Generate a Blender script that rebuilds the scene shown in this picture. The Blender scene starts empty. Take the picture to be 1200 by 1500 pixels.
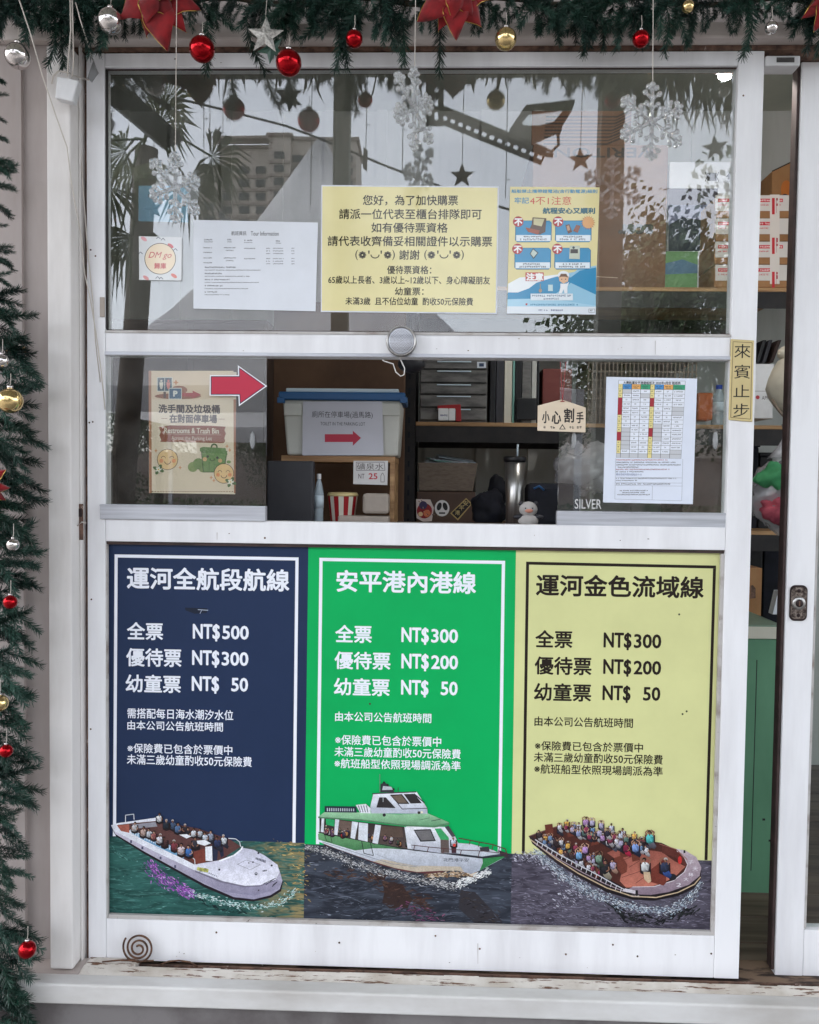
import bpy, bmesh, math, random
from mathutils import Vector, Matrix, noise as mnoise
from mathutils.geometry import tessellate_polygon

random.seed(7)
SC = bpy.context.scene
COL = SC.collection

# ------------------------------------------------------------------ camera
CAM = Vector((0.0, -1.75, 1.36))
FPX = 1200.0                       # focal length for a 1200 x 1500 picture
YAW, PIT, ROL = [math.radians(a) for a in (-1.711, -2.1465, 0.7063)]
def _basis():
    cy, sy, cp, sp, cr, sr = math.cos(YAW), math.sin(YAW), math.cos(PIT), math.sin(PIT), math.cos(ROL), math.sin(ROL)
    f = Vector((sy*cp, cy*cp, sp)); r = Vector((cy, -sy, 0)); u = r.cross(f)
    return r*cr + u*sr, -r*sr + u*cr, f
RT, UP, FW = _basis()
cam_d = bpy.data.cameras.new('camera'); cam = bpy.data.objects.new('camera', cam_d); COL.objects.link(cam)
m3 = Matrix((RT, UP, -FW)).transposed()
cam.matrix_world = Matrix.Translation(CAM) @ m3.to_4x4()
cam_d.sensor_fit = 'VERTICAL'; cam_d.sensor_height = 36; cam_d.sensor_width = 28.8
cam_d.lens = FPX/1500*36; cam_d.clip_start = 0.02; cam_d.clip_end = 3000
SC.camera = cam

# ------------------------------------------------------------------ light
SUN_EL, SUN_AZ = 56, 258
w = bpy.data.worlds.new('World'); SC.world = w; w.use_nodes = True
nt = w.node_tree; nt.nodes.clear()
sky = nt.nodes.new('ShaderNodeTexSky'); sky.sky_type = 'NISHITA'; sky.sun_disc = False
sky.sun_elevation = math.radians(SUN_EL); sky.sun_rotation = math.radians(SUN_AZ)
sky.air_density = 1.0; sky.dust_density = 1.6; sky.ozone_density = 1.0
hs = nt.nodes.new('ShaderNodeHueSaturation'); hs.inputs['Saturation'].default_value = 0.27
bg = nt.nodes.new('ShaderNodeBackground'); bg.inputs['Strength'].default_value = 0.15
wo = nt.nodes.new('ShaderNodeOutputWorld')
nt.links.new(sky.outputs[0], hs.inputs['Color']); nt.links.new(hs.outputs[0], bg.inputs['Color']); nt.links.new(bg.outputs[0], wo.inputs[0])
sd = bpy.data.lights.new('sun', 'SUN'); sd.energy = 0.9; sd.angle = math.radians(18); sd.color = (1, 0.97, 0.93)
sun = bpy.data.objects.new('sun', sd); COL.objects.link(sun)
a, e = math.radians(SUN_AZ), math.radians(SUN_EL)
sdir = Vector((math.sin(a)*math.cos(e), math.cos(a)*math.cos(e), math.sin(e)))
sun.rotation_euler = sdir.to_track_quat('Z', 'Y').to_euler()
SC.view_settings.view_transform = 'Standard'; SC.view_settings.look = 'None'
SC.view_settings.exposure = 2.3; SC.view_settings.gamma = 1; SC.view_settings.use_curve_mapping = False
SC.cycles.max_bounces = 10; SC.cycles.transparent_max_bounces = 24; SC.cycles.glossy_bounces = 6
SC.cycles.transmission_bounces = 6; SC.cycles.diffuse_bounces = 5
SC.cycles.use_denoising = True

# ------------------------------------------------------------------ helpers
YG = 0.014                         # plane of the big glass
def P(px, py, y=0.0):
    d = FW*FPX + RT*(px-600) - UP*(py-750)
    return CAM + d*((y-CAM.y)/d.y)
def R(px, py, d):                  # where a thing stands whose mirror image shows at px, py
    p = P(px, py, YG+d); return Vector((p.x, YG-d, p.z))
def S(r, g, b, k=1.0):
    f = lambda c: (c/255/12.92 if c <= 10 else ((c/255+0.055)/1.055)**2.4)*k
    return (f(r), f(g), f(b))

def mat(name, c, rough=0.6, metal=0.0, c2=None, scale=8.0, stretch=(1, 1, 1), lo=0.4, hi=0.65, bump=0.0, bscale=60, spec=0.5,
        trans=0.0, ior=1.45, alpha=1.0, chips=None, chip_lo=0.68, chip_scale=40, cstretch=(1, 1, 1), objvar=0.0, detail=6, emit=0, sheen=0):
    m = bpy.data.materials.new(name); m.use_nodes = True; t = m.node_tree; n = t.nodes; L = t.links
    b = n['Principled BSDF']; b.inputs['Base Color'].default_value = (*c, 1); b.inputs['Roughness'].default_value = rough
    b.inputs['Metallic'].default_value = metal; b.inputs['Specular IOR Level'].default_value = spec
    b.inputs['Transmission Weight'].default_value = trans; b.inputs['IOR'].default_value = ior; b.inputs['Alpha'].default_value = alpha
    if sheen: b.inputs['Sheen Weight'].default_value = sheen
    if emit: b.inputs['Emission Color'].default_value = (*c, 1); b.inputs['Emission Strength'].default_value = emit
    tc = n.new('ShaderNodeNewGeometry')
    def ramp(out, lo_, hi_):
        r = n.new('ShaderNodeMapRange'); r.inputs[1].default_value = lo_; r.inputs[2].default_value = hi_; L.new(out, r.inputs[0]); return r.outputs[0]
    def nz(sc, st, det=6, ro=0.6):
        mp = n.new('ShaderNodeMapping'); mp.inputs['Scale'].default_value = st; L.new(tc.outputs['Position'], mp.inputs[0])
        x = n.new('ShaderNodeTexNoise'); x.inputs['Scale'].default_value = sc; x.inputs['Detail'].default_value = det; x.inputs['Roughness'].default_value = ro
        L.new(mp.outputs[0], x.inputs[0]); return x.outputs[0]
    cur = None
    def mix(fac, a_, b_):
        x = n.new('ShaderNodeMix'); x.data_type = 'RGBA'
        if isinstance(fac, float): x.inputs[0].default_value = fac
        else: L.new(fac, x.inputs[0])
        for s, v in ((6, a_), (7, b_)):
            if isinstance(v, tuple): x.inputs[s].default_value = (*v, 1)
            else: L.new(v, x.inputs[s])
        return x.outputs[2]
    cur = c
    if c2: cur = mix(ramp(nz(scale, stretch, detail), lo, hi), cur, c2)
    if chips: cur = mix(ramp(nz(chip_scale, cstretch, 8, 0.7), chip_lo, chip_lo+0.02), cur, chips)
    if objvar:
        oi = n.new('ShaderNodeObjectInfo'); h = n.new('ShaderNodeHueSaturation')
        v = n.new('ShaderNodeMapRange'); v.inputs[3].default_value = 1-objvar; v.inputs[4].default_value = 1+objvar
        L.new(oi.outputs['Random'], v.inputs[0]); L.new(v.outputs[0], h.inputs['Value'])
        if isinstance(cur, tuple): h.inputs['Color'].default_value = (*cur, 1)
        else: L.new(cur, h.inputs['Color'])
        cur = h.outputs[0]
    if not isinstance(cur, tuple): L.new(cur, b.inputs['Base Color'])
    if bump:
        bp = n.new('ShaderNodeBump'); bp.inputs['Strength'].default_value = bump; bp.inputs['Distance'].default_value = 0.002
        L.new(nz(bscale, stretch), bp.inputs['Height']); L.new(bp.outputs[0], b.inputs['Normal'])
    return m

def glass_mat(name, r0, tint=(0.93, 0.95, 0.94), grime=0.0):
    m = bpy.data.materials.new(name); m.use_nodes = True; t = m.node_tree; n = t.nodes; L = t.links; n.clear()
    o = n.new('ShaderNodeOutputMaterial'); tr = n.new('ShaderNodeBsdfTransparent'); tr.inputs[0].default_value = (*tint, 1)
    gl = n.new('ShaderNodeBsdfGlossy'); gl.inputs['Roughness'].default_value = 0.0; gl.inputs[0].default_value = (0.97, 0.97, 1.0, 1)
    lw = n.new('ShaderNodeLayerWeight'); lw.inputs[0].default_value = 0.5
    pw = n.new('ShaderNodeMath'); pw.operation = 'POWER'; pw.inputs[1].default_value = 5; L.new(lw.outputs['Facing'], pw.inputs[0])
    ma = n.new('ShaderNodeMath'); ma.operation = 'MULTIPLY_ADD'; ma.inputs[1].default_value = 1-r0; ma.inputs[2].default_value = r0; L.new(pw.outputs[0], ma.inputs[0])
    mx = n.new('ShaderNodeMixShader'); L.new(ma.outputs[0], mx.inputs[0]); L.new(tr.outputs[0], mx.inputs[1]); L.new(gl.outputs[0], mx.inputs[2])
    out = mx.outputs[0]
    # slow waviness of the pane
    g = n.new('ShaderNodeNewGeometry'); z = n.new('ShaderNodeTexNoise'); z.inputs['Scale'].default_value = 2.5; z.inputs['Detail'].default_value = 1
    L.new(g.outputs['Position'], z.inputs[0]); bp = n.new('ShaderNodeBump'); bp.inputs['Strength'].default_value = 0.06; bp.inputs['Distance'].default_value = 0.01
    L.new(z.outputs[0], bp.inputs['Height']); L.new(bp.outputs[0], gl.inputs['Normal'])
    if grime:
        df = n.new('ShaderNodeBsdfDiffuse'); df.inputs[0].default_value = (0.6, 0.6, 0.58, 1)
        z2 = n.new('ShaderNodeTexNoise'); z2.inputs['Scale'].default_value = 9; z2.inputs['Detail'].default_value = 8; L.new(g.outputs['Position'], z2.inputs[0])
        mr = n.new('ShaderNodeMapRange'); mr.inputs[1].default_value = 0.35; mr.inputs[2].default_value = 0.8; mr.inputs[4].default_value = grime; L.new(z2.outputs[0], mr.inputs[0])
        m2 = n.new('ShaderNodeMixShader'); L.new(mr.outputs[0], m2.inputs[0]); L.new(out, m2.inputs[1]); L.new(df.outputs[0], m2.inputs[2]); out = m2.outputs[0]
    L.new(out, o.inputs[0]); return m

def ink_mat(name, rough=0.5, spec=0.4):
    m = bpy.data.materials.new(name); m.use_nodes = True; t = m.node_tree; b = t.nodes['Principled BSDF']
    a_ = t.nodes.new('ShaderNodeAttribute'); a_.attribute_name = 'ink'; t.links.new(a_.outputs['Color'], b.inputs['Base Color'])
    b.inputs['Roughness'].default_value = rough; b.inputs['Specular IOR Level'].default_value = spec; return m

W = S(236, 236, 239)
M = dict(
    white=mat('white_painted_metal', W, 0.42, c2=S(214, 213, 216), scale=7, stretch=(1.6, 1.6, .22), lo=.42, hi=.75, chips=S(110, 100, 92), chip_lo=0.745, chip_scale=60, bump=.05),
    post=mat('weathered_white_paint', S(226, 222, 220), 0.5, c2=S(196, 190, 186), scale=4, stretch=(1.5, 1, .3), chips=S(110, 98, 88), chip_lo=0.77, chip_scale=48, bump=.08),
    beam=mat('dusty_painted_beam', S(205, 196, 192), 0.55, c2=S(165, 152, 146), scale=5, stretch=(.5, 1, 1.5), chips=S(90, 75, 66), chip_lo=.74, chip_scale=30, cstretch=(.4, 1, 1.4), bump=.1),
    sill=mat('peeling_sill_paint', S(214, 208, 200), 0.6, c2=S(186, 176, 164), scale=14, chips=S(104, 72, 52), chip_lo=0.565, chip_scale=50, cstretch=(.26, 2.0, 1), bump=.35, bscale=40),
    base=mat('base_beam_paint', S(212, 211, 210), 0.5, c2=S(182, 178, 174), scale=6, stretch=(.4, 1, 1), chips=S(95, 70, 55), chip_lo=0.72, chip_scale=32, bump=.1),
    rust=mat('rusty_brown_seal', S(120, 92, 78), 0.8, c2=S(62, 46, 40), scale=40, chips=S(175, 160, 150), chip_lo=.62, chip_scale=22, bump=.4),
    groove=mat('dirty_wooden_track', S(128, 106, 88), 0.85, c2=S(52, 40, 36), scale=5, stretch=(1.6, 6, 1), lo=.44, hi=.54, bump=.4),
    alu=mat('brushed_aluminium', S(198, 200, 208), 0.38, 0.35, c2=S(170, 172, 180), scale=30, stretch=(.1, 1, 3), chips=S(90, 84, 80), chip_lo=.78, chip_scale=60),
    dirtyalu=mat('dirty_aluminium_bead', S(190, 186, 184), 0.55, 0.1, c2=S(120, 104, 92), scale=18, stretch=(.6, 1, 1), lo=.5, hi=.75, chips=S(70, 55, 46), chip_lo=.66, chip_scale=50, bump=.2),
    wall=mat('beige_wall_panel', S(178, 168, 165), 0.7, c2=S(140, 128, 124), scale=2.5, stretch=(1.5, 1, .35), lo=.4, hi=.7, chips=S(112, 98, 92), chip_lo=.76, chip_scale=14, bump=.1),
    dark=mat('dark_wall_strip', S(120, 116, 116), 0.8, c2=S(84, 78, 78), scale=6),
    soffit=mat('grey_green_soffit', S(176, 178, 166), 0.8, c2=S(158, 160, 150), scale=3),
    inner=mat('interior_wall_panel', S(205, 207, 205), 0.7, c2=S(182, 186, 182), scale=2, stretch=(3, 1, .5)),
    black=mat('black_shelf_steel', S(34, 32, 34), 0.45, 0.3, c2=S(46, 42, 42), scale=20),
    wood=mat('raw_wood_board', S(176, 140, 100), 0.6, c2=S(130, 96, 64), scale=14, stretch=(.25, 1, 3)),
    floorwood=mat('worn_floor_planks', S(110, 94, 82), 0.5, c2=S(72, 58, 50), scale=10, stretch=(.2, 3, 1), objvar=.15, bump=.2),
    carton=mat('brown_cardboard', S(118, 86, 66), 0.75, c2=S(104, 76, 58), scale=5, stretch=(1, 1, 2), bump=.1),
    carton2=mat('kraft_cardboard', S(166, 124, 84), 0.8, c2=S(138, 98, 64), scale=4),
    paper=mat('white_paper', S(226, 228, 236), 0.55, c2=S(214, 216, 226), scale=6, bump=.04),
    darkcarton=mat('dark_brown_cardboard', S(104, 78, 60), .85, c2=S(84, 62, 48), scale=4),
    green=mat('green_painted_wood', S(104, 154, 122), 0.55, c2=S(88, 136, 106), scale=4, stretch=(1, 1, .4), chips=S(50, 62, 50), chip_lo=.8, chip_scale=30, bump=.1),
    greentop=mat('green_grey_worktop', S(130, 152, 134), 0.45, c2=S(112, 134, 116), scale=6),
    cream=mat('cream_edge_band', S(206, 202, 188), 0.5),
    peel=mat('bare_peeled_plywood', S(186, 140, 106), 0.85, c2=S(120, 140, 110), scale=50, lo=.45, hi=.6, bump=.4),
    tub=mat('cloudy_white_plastic', S(190, 190, 184), 0.4, c2=S(172, 172, 166), scale=5, sheen=.1),
    lid=mat('blue_plastic_rim', S(40, 86, 134), 0.35),
    clearlid=mat('translucent_lid_plastic', S(190, 205, 215), 0.3),
    smoke=mat('smoky_drawer_plastic', S(112, 110, 108), 0.25, c2=S(76, 74, 74), scale=12, stretch=(1, 1, 4)),
    rubber=mat('brown_rubber_edge', S(66, 50, 48), 0.7, c2=S(46, 36, 34), scale=30),
    steel=mat('brushed_steel', S(190, 188, 186), 0.28, 0.9, c2=S(150, 148, 146), scale=20, stretch=(6, 6, .2)),
    bronze=mat('antique_silver_bronze', S(150, 138, 130), 0.4, 0.7, c2=S(70, 58, 54), scale=160, lo=.4, hi=.6, bump=.5, bscale=200),
    darkbrz=mat('dark_bronze', S(52, 42, 42), 0.45, 0.6),
    iron=mat('rusty_brown_iron', S(74, 54, 44), 0.6, 0.5, c2=S(120, 86, 66), scale=60, bump=.3),
    gold=mat('gold_plaque_plate', S(214, 196, 146), 0.35, 0.25, c2=S(200, 182, 132), scale=8),
    pvc=mat('clear_grey_plastic', S(176, 178, 180), 0.2, alpha=.45),
    arrow_white=mat('white_vinyl', S(235, 235, 240), 0.4),
    blackp=mat('black_plastic', S(26, 26, 30), 0.35),
    navy=mat('navy_black_cloth', S(24, 26, 38), 0.85, c2=S(14, 16, 24), scale=15, bump=.4),
    canvas=mat('cream_canvas', S(210, 204, 188), 0.85, c2=S(190, 182, 166), scale=8, bump=.5, bscale=20),
    redpl=mat('red_plastic', S(150, 26, 32), 0.35),
    basket=mat('taupe_woven_plastic', S(122, 108, 96), 0.6, c2=S(104, 90, 80), scale=60, stretch=(1, 1, 4), bump=.3),
    brownbox=mat('dark_brown_storage_box', S(84, 64, 54), 0.6, c2=S(70, 52, 44), scale=10),
    cap=mat('white_button_plastic', S(222, 222, 224), 0.35, c2=S(206, 206, 208), scale=10),
    redball=mat('red_glass_bauble', S(158, 6, 20), 0.12, 0.8),
    goldball=mat('gold_bauble', S(224, 196, 140), 0.10, 0.95),
    silverball=mat('silver_bauble', S(210, 204, 202), 0.10, 0.95),
    sstar=mat('silver_glitter_star', S(196, 194, 190), 0.4, 0.4, c2=S(140, 138, 134), scale=220, bump=.5, bscale=300),
    ostar=mat('dull_bronze_star', S(110, 96, 80), 0.5, 0.3, c2=S(80, 70, 60), scale=200),
    petal=mat('red_velvet_petal', S(138, 6, 18), 0.8, c2=S(92, 3, 12), scale=25, sheen=.2, bump=.4),
    goldbead=mat('gold_glitter_beads', S(214, 180, 96), 0.3, 0.9),
    needle=mat('dark_green_pvc_needles', S(28, 58, 46), 0.42, c2=S(12, 32, 28), scale=14, objvar=.35),
    needle2=mat('frosted_green_pvc_needles', S(52, 84, 72), 0.42, c2=S(26, 52, 46), scale=14, objvar=.3),
    twig=mat('brown_wire_stem', S(50, 44, 32), 0.8),
    wire=mat('pale_cable', S(196, 188, 180), 0.5), whitewire=mat('white_cable', S(220, 218, 214), 0.5),
    thread=mat('black_thread', S(40, 38, 38), 0.7),
    acrylic=mat('clear_acrylic', (0.9, 0.92, 0.94), 0.03, trans=.8, alpha=.7, spec=.8, ior=1.4),
    leaf=mat('tree_leaves', (0.035, 0.07, 0.025), 0.6, c2=(0.07, 0.11, 0.035), scale=1.2, lo=.35, hi=.7),
    palm=mat('palm_leaf', (0.05, 0.07, 0.03), 0.8, spec=.1, c2=(0.10, 0.10, 0.05), scale=5),
    deadpalm=mat('dry_palm_fibre', (0.10, 0.075, 0.05), 0.8),
    bark=mat('grey_bark', (0.13, 0.11, 0.09), 0.9, c2=(0.07, 0.06, 0.05), scale=10, bump=.6, bscale=20),
    facade=mat('beige_apartment_render', S(196, 184, 174), 0.8, c2=S(180, 170, 160), scale=.12),
    facadeb=mat('brown_apartment_band', S(150, 136, 128), 0.8),
    wglass=mat('dark_window_glass', (0.02, 0.025, 0.03), 0.1),
    canopy=mat('white_canopy_fabric', S(232, 232, 234), 0.7, c2=S(214, 214, 218), scale=1.5),
    paving=mat('grey_street_paving', (0.20, 0.19, 0.18), 0.85, c2=(0.13, 0.125, 0.12), scale=.8, bump=.2, bscale=10),
    galv=mat('dark_galvanised_steel', S(52, 50, 48), 0.6, .2, c2=S(42, 40, 38), scale=30),
    lampgreen=mat('dark_green_lamp_housing', S(36, 42, 36), 0.5),
    lens=mat('lamp_glass', S(190, 200, 200), 0.15),
    led=mat('lit_led_tube', (1, .98, .93), 0.5, emit=22),
    bottle=mat('clear_bottle_plastic', S(190, 205, 215), 0.12, alpha=.55), blue=mat('blue_bottle_cap', S(40, 70, 170), 0.4),
    bag=mat('thin_clear_plastic_bag', S(186, 184, 190), 0.15, alpha=.5, bump=1.0, bscale=14, spec=1),
    greencloth=mat('green_cloth', S(70, 150, 98), 0.8, c2=S(44, 112, 72), scale=10, bump=.5, bscale=20), pinkcloth=mat('pink_cloth', S(184, 84, 98), 0.8, c2=S(120, 46, 66), scale=12, bump=.5, bscale=20),
    whitecloth=mat('white_cloth', S(220, 220, 224), 0.8, bump=.4, bscale=20),
    skinw=mat('white_plush', S(178, 174, 172), 0.9, bump=.5, bscale=200), pink=mat('pink_plush', S(206, 140, 120), 0.9), orange=mat('orange_plush', S(236, 140, 80), 0.9),
    teal=mat('teal_folder', S(120, 170, 160), 0.5), screen=mat('dark_monitor_back', S(52, 52, 58), 0.45, c2=S(44, 44, 50), scale=5),
    wrap=mat('crinkled_foil_wrap', S(160, 150, 140), 0.35, c2=S(170, 158, 148), scale=18, bump=1.2, bscale=26),
    orangestone=mat('orange_tin', S(170, 88, 44), 0.4),
)
G = dict(big=glass_mat('window_glass', 0.085, grime=.05), small=glass_mat('sliding_glass', 0.06, grime=.05), thin=glass_mat('door_glass', 0.04))
def photo_ink(name):
    m = ink_mat(name, .5, .25); t = m.node_tree; n = t.nodes; L = t.links; b = n['Principled BSDF']; att = [x for x in n if x.type == 'ATTRIBUTE'][0]; g = n.new('ShaderNodeNewGeometry'); cur = att.outputs['Color']
    for sc, lo, hi, det in ((70, .86, 1.10, 3), (420, .84, 1.12, 2)):
        z = n.new('ShaderNodeTexNoise'); z.inputs['Scale'].default_value = sc; z.inputs['Detail'].default_value = det; L.new(g.outputs['Position'], z.inputs[0])
        r = n.new('ShaderNodeMapRange'); r.inputs[1].default_value = .3; r.inputs[2].default_value = .7; r.inputs[3].default_value = lo; r.inputs[4].default_value = hi; L.new(z.outputs[0], r.inputs[0])
        h = n.new('ShaderNodeHueSaturation'); L.new(r.outputs[0], h.inputs['Value']); L.new(cur, h.inputs['Color']); cur = h.outputs[0]
    L.new(cur, b.inputs['Base Color']); return m
PHOTO = photo_ink('printed_photo_ink')
INK = ink_mat('printed_ink'); VINYL = ink_mat('printed_vinyl', .5, .25)

def mesh_obj(name, vs, fs, m, parent=None, smooth=False, bevel=0):
    me = bpy.data.meshes.new(name); me.from_pydata([tuple(v) for v in vs], [], fs); me.update()
    if isinstance(m, str): m = M[m]
    me.materials.append(m)
    if smooth:
        for p in me.polygons: p.use_smooth = True
    o = bpy.data.objects.new(name, me); COL.objects.link(o)
    if parent is not None: attach(o, parent)
    if bevel:
        b = o.modifiers.new('bevel', 'BEVEL'); b.width = bevel; b.segments = 2; b.limit_method = 'ANGLE'
    return o
def attach(o, parent):
    o.parent = parent               # parts are modelled where they stand, so only the Empty's own place is undone
    if parent.type == 'EMPTY': o.matrix_parent_inverse = Matrix.Translation(-Vector(parent.location))
def thing(name, label, cat, loc=(0, 0, 0), group=None):
    o = bpy.data.objects.new(name, None); COL.objects.link(o); o.location = loc; o.empty_display_size = .02
    o['label'] = label; o['category'] = cat
    if group: o['group'] = group
    return o
def tag(o, label, cat, group=None):
    o['label'] = label; o['category'] = cat
    if group: o['group'] = group
    return o
def structure(o): o['kind'] = 'structure'; return o

class MB:                          # collects simple solids into one mesh
    def __init__(s): s.v = []; s.f = []
    def add(s, vs, fs):
        n = len(s.v); s.v += [Vector(v) for v in vs]; s.f += [tuple(i+n for i in f) for f in fs]; return s
    def box(s, x0, x1, y0, y1, z0, z1):
        return s.add([(x0, y0, z0), (x1, y0, z0), (x1, y1, z0), (x0, y1, z0), (x0, y0, z1), (x1, y0, z1), (x1, y1, z1), (x0, y1, z1)],
                     [(0, 3, 2, 1), (4, 5, 6, 7), (0, 1, 5, 4), (1, 2, 6, 5), (2, 3, 7, 6), (3, 0, 4, 7)])
    def prism(s, pts, dy, y=None): # front outline (list of Vectors), pushed back by dy
        n = len(pts); back = [p+Vector((0, dy, 0)) for p in pts]
        return s.add(list(pts)+back, [tuple(range(n)), tuple(range(2*n-1, n-1, -1))]+[(i, n+i, n+(i+1) % n, (i+1) % n) for i in range(n)])
    def tube(s, pts, r, k=6, caps=True):
        pts = [Vector(p) for p in pts]; rs = r if isinstance(r, (list, tuple)) else [r]*len(pts); n0 = len(s.v)
        for i, p in enumerate(pts):
            d = (pts[min(i+1, len(pts)-1)]-pts[max(i-1, 0)]).normalized()
            a_ = d.orthogonal().normalized() if abs(d.z) > .9 or True else None
            up = Vector((0, 1, 0)) if abs(d.y) < .8 else Vector((1, 0, 0))
            a_ = d.cross(up).normalized(); b_ = d.cross(a_)
            for j in range(k):
                t = 2*math.pi*j/k; s.v.append(p+a_*math.cos(t)*rs[i]+b_*math.sin(t)*rs[i])
        for i in range(len(pts)-1):
            for j in range(k):
                q = n0+i*k; s.f.append((q+j, q+(j+1) % k, q+k+(j+1) % k, q+k+j))
        if caps: s.f.append(tuple(n0+j for j in range(k-1, -1, -1))); s.f.append(tuple(n0+(len(pts)-1)*k+j for j in range(k)))
        return s
    def lathe(s, c, prof, k=20, ax='z', sx=1, sy=1):
        n0 = len(s.v); c = Vector(c)
        for r, h in prof:
            for j in range(k):
                t = 2*math.pi*j/k
                if ax == 'z': s.v.append(c+Vector((r*sx*math.cos(t), r*sy*math.sin(t), h)))
                else: s.v.append(c+Vector((r*math.cos(t), h, -r*math.sin(t))))
        for i in range(len(prof)-1):
            for j in range(k):
                q = n0+i*k; s.f.append((q+j, q+(j+1) % k, q+k+(j+1) % k, q+k+j))
        s.f.append(tuple(n0+j for j in range(k-1, -1, -1))); s.f.append(tuple(n0+(len(prof)-1)*k+j for j in range(k)))
        return s
    def sphere(s, c, r, k=16, sx=1, sy=1, sz=1):
        prof = [(max(1e-4, math.sin(math.pi*i/(k//2))*r), -math.cos(math.pi*i/(k//2))*r*sz) for i in range(k//2+1)]
        return s.lathe(c, prof, k, 'z', sx, sy)
    def obj(s, name, m, parent=None, smooth=False, bevel=0): return mesh_obj(name, s.v, s.f, m, parent, smooth, bevel)

def pb(mb, x0, y0, x1, y1, yf, dep, mode='c'):   # box whose front face spans these picture edges at depth yf
    cx, cy = (x0+x1)/2, (y0+y1)/2
    return mb.box(P(x0, cy, yf).x, P(x1, cy, yf).x, yf, yf+dep, P(cx, y1, yf).z, P(cx, y0, yf).z)
def pbox(name, x0, y0, x1, y1, yf, dep, m, parent=None, bevel=0):
    return pb(MB(), x0, y0, x1, y1, yf, dep).obj(name, m, parent, bevel=bevel)
def quad(name, pts, y, dep, m, parent=None):
    return MB().prism([P(a_, b_, y) for a_, b_ in pts], dep).obj(name, m, parent)

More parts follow.
